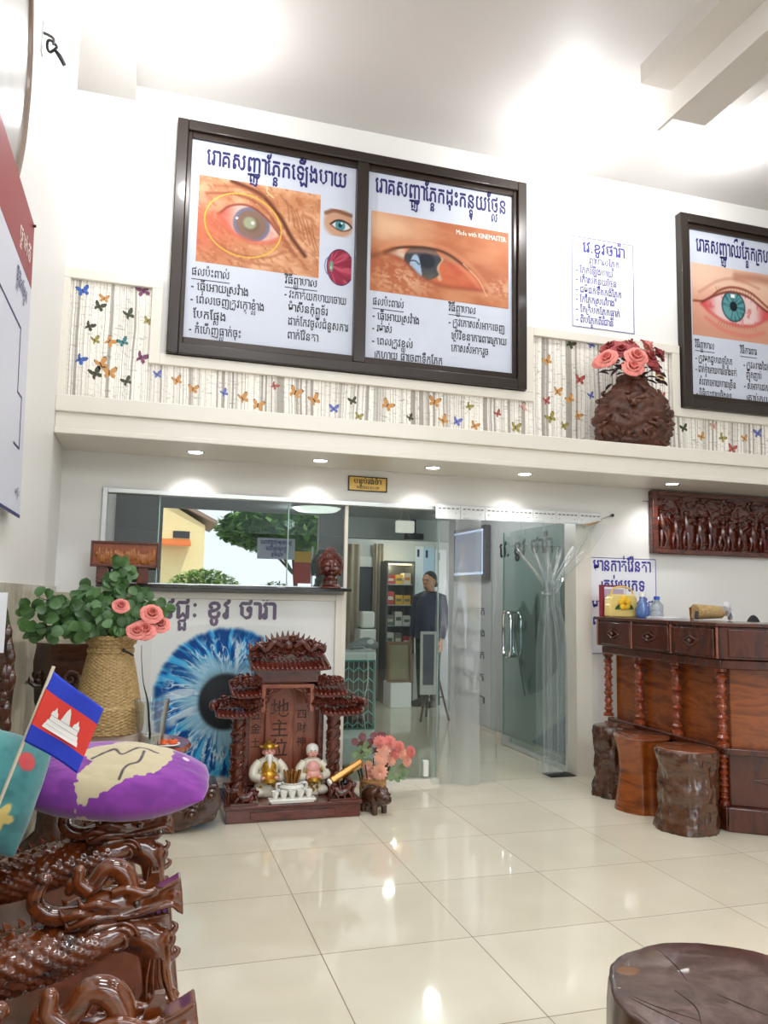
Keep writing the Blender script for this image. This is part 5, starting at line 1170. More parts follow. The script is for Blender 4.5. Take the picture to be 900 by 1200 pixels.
def dragon_parts(par):
    # scaled body
    n = 110; ctr = bez([D(-560, 980), D(-330, 930), D(-120, 860), D(60, 795), D(200, 755), D(320, 720), D(430, 680), D(500, 640)], n)
    rad = interp(R_(70, 120, 145, 150, 140, 120, 92, 60), n); seg = 60; L = [0]
    for i in range(1, n): L.append(L[-1]+(ctr[i]-ctr[i-1]).length)
    def rf(i, a):
        fade = 1.0 if i < n*.72 else max(0, 1-(i-n*.72)/(n*.14))
        u = a/(2*PI)*20; row = L[i]/(34*CS); v_ = row-math.floor(row); u += .5*(int(math.floor(row)) % 2); fu = u-math.floor(u)-.5
        h = abs(math.sin(PI*(a/(2*PI)*13+L[i]/(62*CS)))*math.sin(PI*(a/(2*PI)*13-L[i]/(62*CS)))); return 1+.10*(h**.8-.4)*fade
    b = MB(); b.tube(ctr, rad, seg, flat=.78, up=(0, 1, 0), rf=rf)
    body = obj('dragon_armrest', b, WOOD_DRAGON, par, angle=70)
    # spine ridge
    b = MB()
    for i in range(6, int(n*.80), 5):
        p = ctr[i]; tdir = (ctr[i+1]-ctr[i-1]).normalized(); upv = Vector((-tdir.z, 0, tdir.x)); upv = upv if upv.z > 0 else -upv
        b.tube([p+upv*rad[i]*.9, p+upv*(rad[i]+16*CS)-tdir*12*CS], R_(16, 4), 7)
    obj('spine', b, WOOD_DRAGON, body)
    # head: flared snout, jaws, brow, mane
    yh = 46*CS; b = MB()
    def pr(poly, y0, y1):
        q = [D(*p) for p in poly]; b.prism([(p.x, p.z) for p in q], (BY+y0, BY+y1))
    pr([(385, 560), (470, 548), (560, 528), (640, 488), (680, 464), (686, 520), (690, 606), (662, 588), (642, 572), (560, 598), (470, 612), (410, 632)], -yh, yh)
    pr([(400, 618), (480, 622), (560, 614), (640, 598), (612, 630), (530, 652), (450, 668)], -yh*.85, yh*.85)
    b.tube([D(330, 600), D(420, 580), D(520, 560)], R_(70, 74, 56), 16, flat=.95)
    b.tube(bez([D(250, 660), D(340, 640), D(430, 640)], 8), R_(84, 92, 80), 16, flat=.85)
    for s2 in (-1, 1):
        b.ball(D(505, 540, s2*40*CS), R_(34, 26, 24), 12, 8); b.ball(D(655, 530, s2*40*CS), R_(20, 16, 20), 10, 7)
        b.tube(bez([D(440, 610, s2*58*CS), D(540, 590, s2*52*CS), D(640, 562, s2*46*CS), D(676, 590, s2*40*CS)], 14), R_(13, 15, 14, 10), 8)
        b.tube(bez([D(420, 520, s2*50*CS), D(480, 505, s2*52*CS), D(545, 520, s2*50*CS), D(590, 505, s2*40*CS)], 12), R_(20, 22, 18, 10), 8)
    o_ = obj('head', b, WOOD_DRAGON, body); remesh(o_, .0032, 4)
    b = MB()
    for s2 in (-1, 1): b.ball(D(515, 556, s2*62*CS), R_(15, 12, 15), 12, 8)
    obj('eye', b, plain('dark_varnish', (46, 22, 8), .12, coat=.8), o_)
    b = MB(); 
    for x in (585, 608, 630): b.tube([D(x, 594-(x-585)*.35), D(x+4, 622-(x-585)*.35)], R_(9, 2), 7)
    obj('teeth', b, WOOD_DRAGON, o_)
    # horns and mane
    for k_, (path, rr, dy) in enumerate((([(360, 590), (270, 612), (190, 612), (138, 575), (142, 525), (168, 478)], (36, 38, 38, 36, 32, 27), -26), ([(480, 575), (486, 500), (455, 448), (402, 442), (362, 492), (318, 515), (282, 500), (262, 525)], (46, 44, 42, 38, 38, 36, 32, 20), -10), ([(340, 520), (300, 485), (302, 442)], (30, 27, 24), -34))):
        b = MB(); n2 = 34; pts = bez([D(x, y, dy*CS) for x, y in path], n2); r2 = interp(R_(*rr), n2)
        b.tube(pts, r2, 16, rf=lambda i, a: 1+.05*math.cos(a*5)); b.ball(pts[-1], r2[-1]*1.02, 12, 8)
        if k_ == 0: b.ball(pts[-1], R_(34, 32, 28), 12, 8)
        obj('horn', b, WOOD_DRAGON, body, angle=70)
    b = MB()
    for s2 in (-1, 1):
        for j, (x0_, y0_, x1_, y1_) in enumerate(((450, 600, 250, 640), (440, 630, 270, 690), (450, 570, 300, 560), (430, 655, 330, 735), (380, 600, 230, 600))):
            b.tube(bez([D(x0_, y0_, s2*58*CS), D((x0_+x1_)/2, (y0_+y1_)/2-14, s2*76*CS), D(x1_+20, y1_+4, s2*70*CS), D(x1_, y1_-22, s2*60*CS)], 16), R_(10, 20, 16, 6), 8)
    obj('mane', b, WOOD_DRAGON, body, angle=70)
    b = MB(); q = [D(x, y) for x, y in ((535, 548), (545, 500), (572, 456), (600, 452), (602, 492), (575, 545))]; b.prism([(p.x, p.z) for p in q], (BY-14*CS, BY+14*CS))
    b.tube([D(490, 545), D(494, 492)], R_(14, 4), 7); b.tube([D(512, 540), D(528, 486)], R_(14, 4), 7); obj('ear', b, WOOD_DRAGON, body, bevel=.004, seg=3)
    # shoulder, leg, claws
    b = MB(); b.tube(bez([D(430, 690), D(520, 690), D(580, 735), D(588, 830), D(596, 920)], 20), R_(66, 80, 74, 60, 66), 20, flat=.8)
    b.ball(D(560, 695), R_(96, 60, 48), 18, 12); b.ball(D(600, 925), R_(86, 62, 34), 16, 9); o_ = obj('foreleg', b, WOOD_DRAGON, body); remesh(o_, .0036, 4)
    b = MB()
    for s2 in (-1, 1):
        b.tube(spiral(D(452, 692, s2*66*CS), 52*CS, 12*CS, 1.5, .4, 40), interp(R_(15, 14, 10), 40), 8)
        b.tube(spiral(D(452, 692, s2*62*CS), 74*CS, 60*CS, .6, .2, 24), interp(R_(11, 5), 24), 7)
        for dx_ in (-34, -12, 12, 34): b.tube(bez([D(588+dx_*.7, 760, s2*58*CS), D(586+dx_, 840, s2*52*CS), D(598+dx_*1.4, 912, s2*52*CS)], 12), R_(7, 8, 5), 6)
    for (x, y) in ((640, 700), (660, 752), (652, 660)): b.tube(bez([D(590, y+24), D(640, y+28), D(x+12, y), D(x-4, y-18)], 12), R_(22, 17, 12, 4), 8)
    for x in (560, 600, 640): b.tube(bez([D(x, 905, -30*CS), D(x+18, 926, -52*CS), D(x+26, 940, -58*CS)], 8), R_(20, 16, 7), 8)
    obj('claws', b, WOOD_DRAGON, o_, angle=70)
    return body
d0 = dragon_parts(t)
for dy in (-.55, .60):
    c_ = copy_tree(d0, t); c_.location = (0, dy, 0)
# ------------------------------------------------------------------ pillows and the flag
def pillow(name, label, c, size, rot, fn, mat, pinch=.12, nu=90, nv=60, tp_=.1):
    M = Matrix.Translation(c) @ Euler(rot).to_matrix().to_4x4(); sx_, sy_, sz_ = size
    vs, uv = [], []
    b = MB()
    def surf(side):
        def f(u, v):
            x, y = u*2-1, v*2-1; e = max(0, (1-abs(x)**2.4)*(1-abs(y)**2.6))**.62
            k_ = 1-pinch*((x*x+y*y)*.5*(1-abs(x*y)))
            w_ = .04*fbm((x*2.2, y*2.2, side*3+c[0]), 3)
            return M @ Vector((x*sx_*k_*(1-.10*y*y), y*sz_*k_*(1-tp_*x*x), side*(sy_*e+w_*sy_*2*e)))
        return f
    b.sheet(surf(1), nu, nv); b.sheet(surf(-1), nu, nv)
    bm_name = name; o_ = tag(obj(bm_name, b, mat, org=c, angle=80), label, 'pillow')
    U, V = np.meshgrid(np.linspace(-1, 1, nu+1), np.linspace(-1, 1, nv+1)); rgb = np.concatenate([fn(U, V, 1).reshape(-1, 3), fn(U, V, -1).reshape(-1, 3)])
    rgb = np.where(rgb <= .04045, rgb/12.92, ((rgb+.055)/1.055)**2.4); ca = o_.data.color_attributes.new('Col', 'FLOAT_COLOR', 'POINT'); arr = np.ones((len(rgb), 4), np.float32); arr[:, :3] = rgb; ca.data.foreach_set('color', arr.ravel())
    bm = bmesh.new(); bm.from_mesh(o_.data); bmesh.ops.remove_doubles(bm, verts=bm.verts, dist=.0004); bm.to_mesh(o_.data); bm.free(); return o_
k = N('velvet_print'); a = k.n('ShaderNodeVertexColor', layer_name='Col'); k.l(a.outputs[0], k.b.inputs['Base Color']); k.b.inputs['Roughness'].default_value = .8; k.b.inputs['Sheen Weight'].default_value = .5
nz = k.n('ShaderNodeTexNoise', Scale=260.0, Detail=2.0); k.l(k.coords(), nz.inputs['Vector']); k.bump(nz.outputs['Fac'], .25, .002); VELVET = k.m
def pol(U, V, pts):
    ins = np.zeros(U.shape, bool); n = len(pts)
    for i in range(n):
        (x0, y0), (x1, y1) = pts[i], pts[(i+1) % n]; c_ = ((y0 > V) != (y1 > V)); ins ^= c_ & (U < (x1-x0)*(V-y0)/((y1-y0) if abs(y1-y0) > 1e-9 else 1e-9)+x0)
    return ins.astype(float)
def purple(U, V, s_):
    A = np.ones(U.shape+(3,))*C3((138, 52, 158)); A = mixp(A, (120, 42, 142), ss(.4, .7, fb(U*5+9, V*5+4, 3)))
    jag = .03*np.sin(U*40+V*23)+.015*np.sin(V*60+U*20)
    m = pol(U+jag*.5, V+jag, [(-.30, -1.0), (-.32, -.55), (-.18, -.15), (-.36, .15), (-.10, .42), (.10, .60), (.42, .95), (.60, .55), (.56, .0), (.44, -.42), (.22, -.55), (.0, -.8)])
    A = mixp(A, (196, 182, 146), m)
    for pts in ([(-.2, -.1), (-.02, .18), (.08, .05), (.24, .3), (.42, .22)], [(.28, .2), (.25, -.15), (.14, -.3), (.10, -.6)]): A = mixp(A, (62, 52, 60), ss(.030, .012, curve_d(U, V, pts, 1.6))*m)
    m2 = pol(U, V, [(-.95, -.2), (-.6, .1), (-.45, .3), (-.62, .22), (-.9, .0)]); A = mixp(A, (186, 110, 120), m2*.8); A = mixp(A, (226, 206, 226), ss(.05, .03, np.hypot(U-.72, (V-.25)*.5)))
    return A
pc_ = at(132, 914, 2.42)
pillow('purple_pillow', 'purple velvet pillow with a cream bird print lying on the rear dragon armrest', pc_, (.285, .082, .15), (math.radians(24), .05, -.08), purple, VELVET, nu=260, nv=150, tp_=.45)
def teal(U, V, s_):
    A = np.ones(U.shape+(3,))*C3((64, 138, 138)); A = mixp(A, (52, 120, 122), ss(.4, .7, fb(U*4+3, V*4+8, 3)))
    th = np.arctan2(V+.45, U-.40); r = np.hypot(U-.40, V+.45); A = mixp(A, (214, 190, 108), ss(.02, -.02, r-.20*(1+.28*np.cos(5*th)))); A = mixp(A, (206, 70, 74), ss(.02, -.02, np.hypot(U-.52, V-.52)-.16)); return A
pillow('teal_pillow', 'teal velvet pillow with a yellow star and a red patch beside the flag', at(-24, 922, 2.25), (.155, .08, .155), (math.radians(72), .35, .25), teal, VELVET)
t = thing('small_flag', 'small red and blue national flag with a white temple on a stick', 'flag', at(14, 915, 2.08))
yF = 2.08; TL, TR, BR, BL = at(62, 786, yF), at(121, 832, yF), at(90, 907, yF), at(29, 868, yF)
obj('stick', MB().tube([at(-3, 946, yF+.01), at(63, 781, yF-.004)], .0042, 8), plain('cream_stick', (226, 216, 190), .5), t)
BLU = plain('flag_blue', (38, 62, 196), .7); REDF = plain('flag_red', (226, 62, 50), .7); WHF = plain('flag_white', (244, 240, 234), .7); GRY = plain('flag_grey', (150, 146, 150), .7)
def fl(u, v, d=0):
    p = TL.lerp(TR, u).lerp(BL.lerp(BR, u), v); return p+Vector((0, -.010*math.sin(u*5+v*2)+d+.012*u, 0))
b = MB(); nu, nv = 28, 24; b.sheet(fl, nu, nv); b.m = [0 if (i//nu < 6 or i//nu >= 18) else 1 for i in range(nu*nv)]
fo = obj('cloth', b, [BLU, REDF], t, angle=80, recalc=False); sd_ = fo.modifiers.new('th', 'SOLIDIFY'); sd_.thickness = .0012; sd_.offset = 0
for sg in (-1, 1):
    b = MB()
    def pg(pts): 
        b.add([fl(u, v, sg*.0016+(sg*.0006 if b.mi else 0)) for u, v in pts], [tuple(range(len(pts)))])
    b.mat(0)
    pg([(.17, .70), (.83, .70), (.81, .64), (.19, .64)]); pg([(.20, .64), (.80, .64), (.78, .57), (.22, .57)])
    pg([(.24, .57), (.76, .57), (.75, .50), (.25, .50)])
    for x, w_, h in ((.30, .045, .40), (.50, .06, .31), (.70, .045, .40)): pg([(x-w_*1.4, .50), (x+w_*1.4, .50), (x+w_*1.1, .44), (x+w_*.6, h+.03), (x, h-.03), (x-w_*.6, h+.03), (x-w_*1.1, .44)])
    b.mat(1)
    for v in (.64, .57, .50): pg([(.22, v-.003), (.78, v-.003), (.78, v+.003), (.22, v+.003)])
    for x in (.36, .43, .50, .57, .64): pg([(x-.006, .52), (x+.006, .52), (x+.006, .69), (x-.006, .69)])
    obj('temple_emblem', b, [WHF, GRY], fo, smooth=False, recalc=False)
# ------------------------------------------------------------------ corner table with the wicker vase
tp = at(152, 871, 3.72); TZ = tp.z; tcx, tcy = tp.x, 3.72
t = thing('round_side_table', 'small round wooden table in the corner under the wicker vase', 'table', (tcx, tcy, 0))
obj('tabletop', MB().lathe([(.245, -.035), (.262, -.025), (.266, -.012), (.258, 0), (.0001, 0)], (tcx, tcy, TZ), 40), WOOD_TURN, t)
obj('pedestal', MB().lathe([(.17, 0), (.17, .03), (.06, .06), (.045, .16), (.06, .26), (.04, .36), (.06, TZ-.10), (.12, TZ-.036)], (tcx, tcy, 0), 24), WOOD_RED, t)
bx = at(130, 860, 3.74)
one('cream_box', MB().box((bx.x-.115, 3.64, TZ+.001), (bx.x+.115, 3.84, TZ+.052)), plain('cream_card', (222, 204, 184), .6), 'flat cream box on the round table under the wicker vase', 'box', org=(bx.x, 3.74, TZ), bevel=.006)
vx, vy, vz = at(125, 850, 3.74).x, 3.74, TZ+.0525
def mw(pxw): return pxw*(CF.dot(Vector((vx, vy, 1))-CP))/FPX
vh = (at(125, 748, vy)-at(125, 858, vy)).length
k = N('wicker'); nz = k.n('ShaderNodeTexNoise', Scale=60.0, Detail=3.0); k.l(k.coords((1, 1, 3)), nz.inputs['Vector']); r = k.ramp(nz.outputs['Fac'], [(.3, lin((150, 118, 70))), (.7, lin((204, 174, 120)))]); k.l(r.outputs[0], k.b.inputs['Base Color']); k.b.inputs['Roughness'].default_value = .6; WICK = k.m
t = thing('wicker_vase', 'tall woven wicker vase holding eucalyptus on the corner table', 'vase', (vx, vy, vz))
pr = [(mw(38), 0), (mw(40.5), .03), (mw(40), .12*vh/.44), (mw(36), .3*vh), (mw(31), .55*vh), (mw(26), .78*vh), (mw(23.5), .87*vh), (mw(25), .93*vh), (mw(28.5), vh)]
nr = 150; rr_ = np.interp(np.linspace(0, vh, nr), [q[1] for q in pr], [q[0] for q in pr])
b = MB(); b.lathe([(float(rr_[i]), vh*i/(nr-1)) for i in range(nr)]+[(float(rr_[-1])-.012, vh), (float(rr_[-1])-.014, vh*.9), (.0001, vh*.88)], (vx, vy, vz), 150, rf=lambda th, i, r: r*(1+(.030*math.cos(i*PI/2.5)*math.cos(th*25)+.012*math.cos(th*50)) if i < nr-2 else 1))
obj('body', b, WICK, t, angle=80)
b = MB()
for zz, rz in ((.01, rr_[1]), (.86*vh, mw(24.5)), (vh, mw(28.5)), (.955*vh, mw(26.5))):
    for q in (0, 1): b.tube([(vx+(rz+.002)*math.cos(a), vy+(rz+.002)*math.sin(a), vz+zz+.006*math.sin(a*14+q*PI)) for a in np.linspace(0, 2*PI, 141)], .0065, 6)
obj('braid', b, WICK, t)
b = MB(); b.tube(bez([at(144, 762, vy-.115), at(149, 764, vy-.12), at(156, 768, vy-.10)], 8), .005, 6); b.ball(at(145, 762, vy-.118), .009, 8, 6); obj('clasp', b, BLACK, t)
# eucalyptus and roses
t = thing('eucalyptus_bouquet', 'green round-leaved eucalyptus and pink roses in the wicker vase', 'flowers', (vx, vy, vz+vh)); rg = random.Random(15)
root_ = Vector((vx, vy, vz+vh*.9)); b = MB(); lb = [MB(), MB()]
sprigs = [(24, 712, -.05), (30, 738, -.1), (45, 700, 0), (62, 706, -.12), (75, 735, -.16), (92, 742, -.18), (88, 702, .06), (108, 700, -.05), (120, 728, -.16), (130, 672, .06), (142, 655, .05), (150, 668, .08), (150, 690, .05), (172, 700, .08), (190, 712, .04), (198, 716, .0), (110, 715, -.14), (55, 722, -.1), (140, 735, -.14), (38, 745, -.06), (70, 745, -.12), (165, 725, .0), (100, 690, .1)]
for (u_, v_, dy) in sprigs:
    tip = at(u_, v_, vy+dy); mid = root_.lerp(tip, .5)+Vector((0, 0, .05)); st = bez([root_, mid, tip], 14); b.tube(st, [.006, .004, .002], 6)
    for i in range(4, 14):
        for q in (0, 1):
            p_ = st[i]+Vector((rg.uniform(-.012, .012), rg.uniform(-.02, .02), rg.uniform(-.012, .012))); a = rg.uniform(0, 2*PI); dv = Vector((math.cos(a), rg.uniform(-.5, .3), math.sin(a)))
            leaf(lb[q], p_, dv, rg.uniform(.038, .056), rg.uniform(.040, .056), (rg.uniform(-.4, .4), -1, rg.uniform(-.1, .7)), .25, True)
obj('stems', b, DKGREEN, t); obj('leaves', lb[0], GREEN, t, angle=80); obj('leaves', lb[1], plain('grey_green_leaf', (74, 110, 58), .45, var=.3, nscale=20), t, angle=80)
for (u_, v_, r_, d_) in ((141, 712, .030, -.16), (177, 722, .040, -.12), (168, 741, .042, -.16), (159, 742, .034, -.18), (187, 734, .036, -.1)):
    p_ = at(u_, v_, vy+d_); q = MB(); rose(q, p_+Vector((0, .02, 0)), r_*1.25, (.15, -.75, .6), rg); obj('rose', q, PINKROSE, t, angle=60)
# tumbler with a stem, plate with orange slices
gc = at(176, 869, 3.60); gx_, gy_ = gc.x, 3.60; gh = .205
t = thing('glass_tumbler', 'clear glass with water and a dark stem at the edge of the corner table', 'glass', (gx_, gy_, TZ))
obj('glass', MB().lathe([(.0001, .004), (.046, .004), (.050, .0), (.054, .02), (.064, gh*.6), (.076, gh), (.073, gh), (.061, gh*.6), (.050, .02), (.0001, .014)], (gx_, gy_, TZ), 30), CUPGLASS, t)
obj('water', MB().lathe([(.0001, .015), (.049, .018), (.051, .055), (.0001, .056)], (gx_, gy_, TZ), 26), sheet_glass('water', (.82, .84, .78, 1), .08), t)
obj('stem', MB().tube(bez([at(166, 756, gy_-.01), at(166, 775, gy_), at(168, 800, gy_), at(173, 822, gy_), at(175, 850, gy_), at(176, 866, gy_)], 24), [.0014, .0016, .002, .004, .005, .005], 7), plain('dark_stem', (34, 34, 30), .5), t)
fp = at(199, 869, 3.62); t = thing('small_plate', 'small white plate at the right edge of the corner table', 'plate', (fp.x, 3.62, TZ))
obj('dish', MB().lathe([(.025, 0), (.03, .003), (.056, .010), (.054, .013), (.0001, .006)], (fp.x-.01, 3.62, TZ), 26), PORCELAIN, t); obj('foot_ring', MB().lathe([(.028, -.0005), (.03, .001), (.026, .002)], (fp.x-.01, 3.62, TZ), 20), PORCELAIN, t)
for i, (dx_, lb_) in enumerate(((-.032, 'left orange fruit piece on the small white plate'), (.012, 'right orange fruit piece on the small white plate'))):
    c_ = (fp.x+dx_, 3.61, TZ+.0105); o_ = thing('orange_piece', lb_, 'fruit', c_, 'fruit pieces on the plate')
    obj('flesh', MB().lathe([(.016, 0), (.023, .006), (.023, .016), (.014, .020), (.0001, .018)], c_, 18), plain('orange_flesh', (226, 96, 40), .4, var=.2), o_); obj('pip', MB().ball((c_[0], c_[1]-.004, c_[2]+.020), (.006, .005, .003), 8, 5), plain('dark_pip', (70, 36, 24), .5), o_)
# dark carved pedestal behind the vase, root slab and paper at the left edge
pp = at(86, 790, 4.35); t = thing('carved_pedestal', 'dark carved wooden pedestal in the corner behind the wicker vase', 'pedestal', (pp.x, 4.35, 0))
zt = at(86, 752, 4.35).z; b = MB(); b.lathe([(.20, 0), (.21, .04), (.13, .12), (.11, .40), (.13, zt-.40), (.17, zt-.30), (.185, zt-.10), (.175, zt-.02), (.185, zt), (.0001, zt)], (pp.x, 4.35, 0), 12, rf=lambda th, i, r: r*(1+.05*math.cos(6*th))); obj('body', b, WOOD_DARK, t)
b = MB()
for a in np.linspace(PI, 2*PI, 7): curl(b, (pp.x+.17*math.cos(a), 4.35+.17*math.sin(a), zt-.17), .05, 1.4, a, .012)
obj('scroll_carving', b, WOOD_DARK, t)
t = thing('root_slab', 'tall rough dark root slab leaning on the left wall', 'wood slab', (-.53, 3.5, 0)); b = MB(); yq = 3.40
ol = [(-12, 905), (7, 905), (9, 860), (11, 830), (15, 800), (14, 765), (11, 740), (7, 716), (4, 706), (-12, 700)]
q = [at(u_, v_, yq) for u_, v_ in ol]; q = [(max(p.x, -.535), p.z) for p in q]; q[0] = (q[0][0], 0.0); q[1] = (q[1][0]+.02, 0.0); b.prism(q, (yq-.03, yq+.05)); sb = obj('slab', b, WOOD_DARK, t, smooth=False)
rb_ = random.Random(9); b = MB()
for i in range(40): z = rb_.uniform(.15, 1.18); b.ball((float(np.interp(z, [p[1] for p in q[1:9]], [p[0] for p in q[1:9]]))-rb_.uniform(0, .05), yq-.03, z), (.018, .014, rb_.uniform(.02, .05)), 7, 5)
obj('burls', b, WOOD_DARK, t)
b = MB(); P1, P2 = at(-10, 694, 3.30), at(4, 765, 3.30); b.box((P1.x, 3.30, P2.z), (P2.x, 3.306, P1.z)); one('white_paper', b, PAPERW, 'white paper at the far left edge in front of the root slab', 'paper', org=(P1.x, 3.3, P2.z), smooth=False)
# carved root stand at the end of the bench
t = thing('root_stand', 'dark varnished root stand with carved swirls on the floor left of the shrine', 'root stand', (.15, 4.55, 0))
ol = [(150, 985), (196, 972), (212, 970), (234, 962), (252, 950), (259, 940), (257, 926), (254, 915), (235, 918), (215, 920), (195, 912), (150, 905), (100, 900), (60, 890), (40, 985)]
q = [at(u_, v_, 4.62) for u_, v_ in ol]; b = MB(); b.prism([(p.x, max(p.z, .002)) for p in q], (4.55, 4.78)); b.tube([(q[1].x, 4.62, .12), (q[4].x-.03, 4.66, .12), (q[6].x-.03, 4.68, .17)], [.12, .10, .06], 14); o_ = obj('root', b, WOOD_DARK, t); remesh(o_, .009, 5)
b = MB()
for (u_, v_, r_) in ((213, 944, .055), (232, 938, .05), (247, 934, .035), (203, 925, .04), (224, 957, .035)): c_ = at(u_, v_, 4.52); curl(b, c_, r_, 1.6, .5, .012, n=24); b.ball(c_+Vector((0, .03, 0)), (r_*.9, .05, r_*.9), 12, 8)
obj('swirls', b, WOOD_DARK, t)
# ------------------------------------------------------------------ reception desk
DT = 1.195
t = thing('reception_desk', 'dark carved wooden reception desk with turned balusters', 'desk', (3.3, 4.2, 0))
A0, B0 = Vector((3.30, 5.10, 0)), Vector((3.295, 3.885, 0)); dir2 = Vector((.82, -.572, 0)).normalized(); C0 = B0+dir2*1.9
d1_ = (B0-A0).normalized(); n1 = Vector((d1_.y, -d1_.x, 0)); n1 = n1 if n1.x < 0 else -n1; n2 = Vector((dir2.y, -dir2.x, 0)); n2 = n2 if n2.y < 0 else -n2
def off(o1, o2=None, e=0):
    """corner line of the desk plan pushed outwards by o1"""
    o2 = o1 if o2 is None else o2
    P, Q = A0+n1*o1, C0+n2*o2; a = B0+n1*o1; b_ = B0+n2*o2     # intersect the two offset lines
    den = d1_.x*dir2.y-d1_.y*dir2.x; k_ = ((b_.x-a.x)*dir2.y-(b_.y-a.y)*dir2.x)/den
    return P-d1_*e, a+d1_*k_, Q
def band(b, o_out, o_in, z0, z1, e=0):
    P, Q, R = off(o_out, e=e); P2, Q2, R2 = off(o_in, e=e)
    for (a, c, c2, a2) in ((P, Q, Q2, P2), (Q, R, R2, Q2)):
        vs = [(v.x, v.y, z) for z in (z0, z1) for v in (a, c, c2, a2)]
        b.add(vs, [(3, 2, 1, 0), (4, 5, 6, 7), (0, 1, 5, 4), (1, 2, 6, 5), (2, 3, 7, 6), (3, 0, 4, 7)])
    return b
obj('countertop', band(MB(), .085, -.42, DT-.022, DT, .06), WOOD_DESKD, t, bevel=.004)
obj('fascia', band(MB(), .065, -.02, .985, DT-.0225, .045), WOOD_DESKD, t, bevel=.004)
obj('moulding', band(MB(), .045, -.02, .925, .9845, .03), WOOD_DESKD, t, bevel=.01)
obj('body_panel', band(MB(), -.06, -.10, .14, .9245), WOOD_DESK, t, bevel=.003)
obj('plinth', band(MB(), .02, -.10, 0, .139), WOOD_DESKD, t, bevel=.01)
obj('rail', band(MB(), .02, -.06, .432, .47), WOOD_DESKD, t, bevel=.006)
obj('lower_panel', band(MB(), -.03, -.0599, .14, .431), WOOD_DESKD, t, bevel=.003)
def on1(u_, o_):                                                        # point of the left-facing side seen at picture column u_
    best = None
    for i in range(400):
        p = A0+(B0-A0)*(i/399*1.1-.05)+n1*o_; d = p-CP; uu = 450+FPX*d.dot(CR)/d.dot(CF); e = abs(uu-u_)
        if best is None or e < best[0]: best = (e, p)
    return best[1]
def baluster(p, z0, z1, r):
    pr = []; n = 7; h = z1-z0
    pr += [(r*1.15, 0), (r*1.15, .02), (r*.8, .025)]
    for i in range(n):
        a = .025+(h-.05)*i/n; s_ = (h-.05)/n; pr += [(r*.62, a+s_*.08), (r*(.98 if i % 2 else 1.08), a+s_*.45), (r*.66, a+s_*.80), (r*.88, a+s_*.86), (r*.88, a+s_*.93), (r*.62, a+s_*.98)]
    pr += [(r*.8, h-.025), (r*1.15, h-.02), (r*1.15, h)]
    return MB().lathe(pr, (p.x, p.y, z0), 20)
for u_, o_ in ((714.5, -.02), (751.5, -.02), (796, -.02), (850, -.015)):
    p = on1(u_, o_); obj('baluster', baluster(p, .4705, .9245, .033), WOOD_TURN, t, angle=60); obj('lower_baluster', baluster(p, .1395, .4315, .026), WOOD_TURN, t, angle=60)
for k_ in (.5, 1.0, 1.5):
    p = B0+dir2*k_-n2*.02; obj('baluster', baluster(p, .4705, .9245, .033), WOOD_TURN, t, angle=60); obj('lower_baluster', baluster(p, .1395, .4315, .026), WOOD_TURN, t, angle=60)
def fpanel(P, dr, nr, w_, z0, z1, name):
    M = frame_mat(P, dr, -nr, Vector((0, 0, 1)))
    b = MB(); b.box((0, -.012, z0), (w_, 0, z1), M); o_ = obj(name, b, WOOD_DESKD, t, bevel=.006)
    b = MB(); cx, cz = w_/2, (z0+z1)/2
    for sg in (-1, 1):
        b.tube([M @ Vector((cx+sg*.075, -.014, cz)), M @ Vector((cx, -.02, cz+.028)), M @ Vector((cx-sg*.0, -.02, cz+.028))][:2], [.004, .009], 7)
        b.tube([M @ Vector((cx+sg*.075, -.014, cz)), M @ Vector((cx, -.02, cz-.028))], [.004, .009], 7)
    b.ball(M @ Vector((cx, -.012, cz)), (.03, .012, .018), 10, 7); obj('carved_leaf', b, WOOD_DESKD, o_, angle=60)
P, Q, R = off(.065, e=.045); Ld = (Q-P).length
for i in range(3): fpanel(P+d1_*(.025+i*(Ld-.03)/3), d1_, n1, (Ld-.03)/3-.03, .998, DT-.035, 'drawer')
Pm = [P+d1_*(.008+i*(Ld-.016)/3) for i in range(4)]
b = MB()
for p in Pm: b.tube([p+n1*.006+Vector((0, 0, .988)), p+n1*.006+Vector((0, 0, DT-.025))], .0075, 8)
obj('bead_strip', b, wood('lit_bead', (120, 62, 40), (150, 86, 62), 6, (1, 1, 4), .25, .6, .02), t)
for i in range(3): fpanel(Q+dir2*(.05+i*.6), dir2, n2, .55, .998, DT-.035, 'drawer')
for i in range(3):
    M = frame_mat(B0+n2*(-.03)+dir2*(.08+i*.5), dir2, -n2, Vector((0, 0, 1))); b = MB(); b.prism([(0.05, .29), (.20, .325), (.35, .29), (.20, .255)], (-.012, 0), M); obj('carved_diamond', b, WOOD_DESKD, t, bevel=.006)
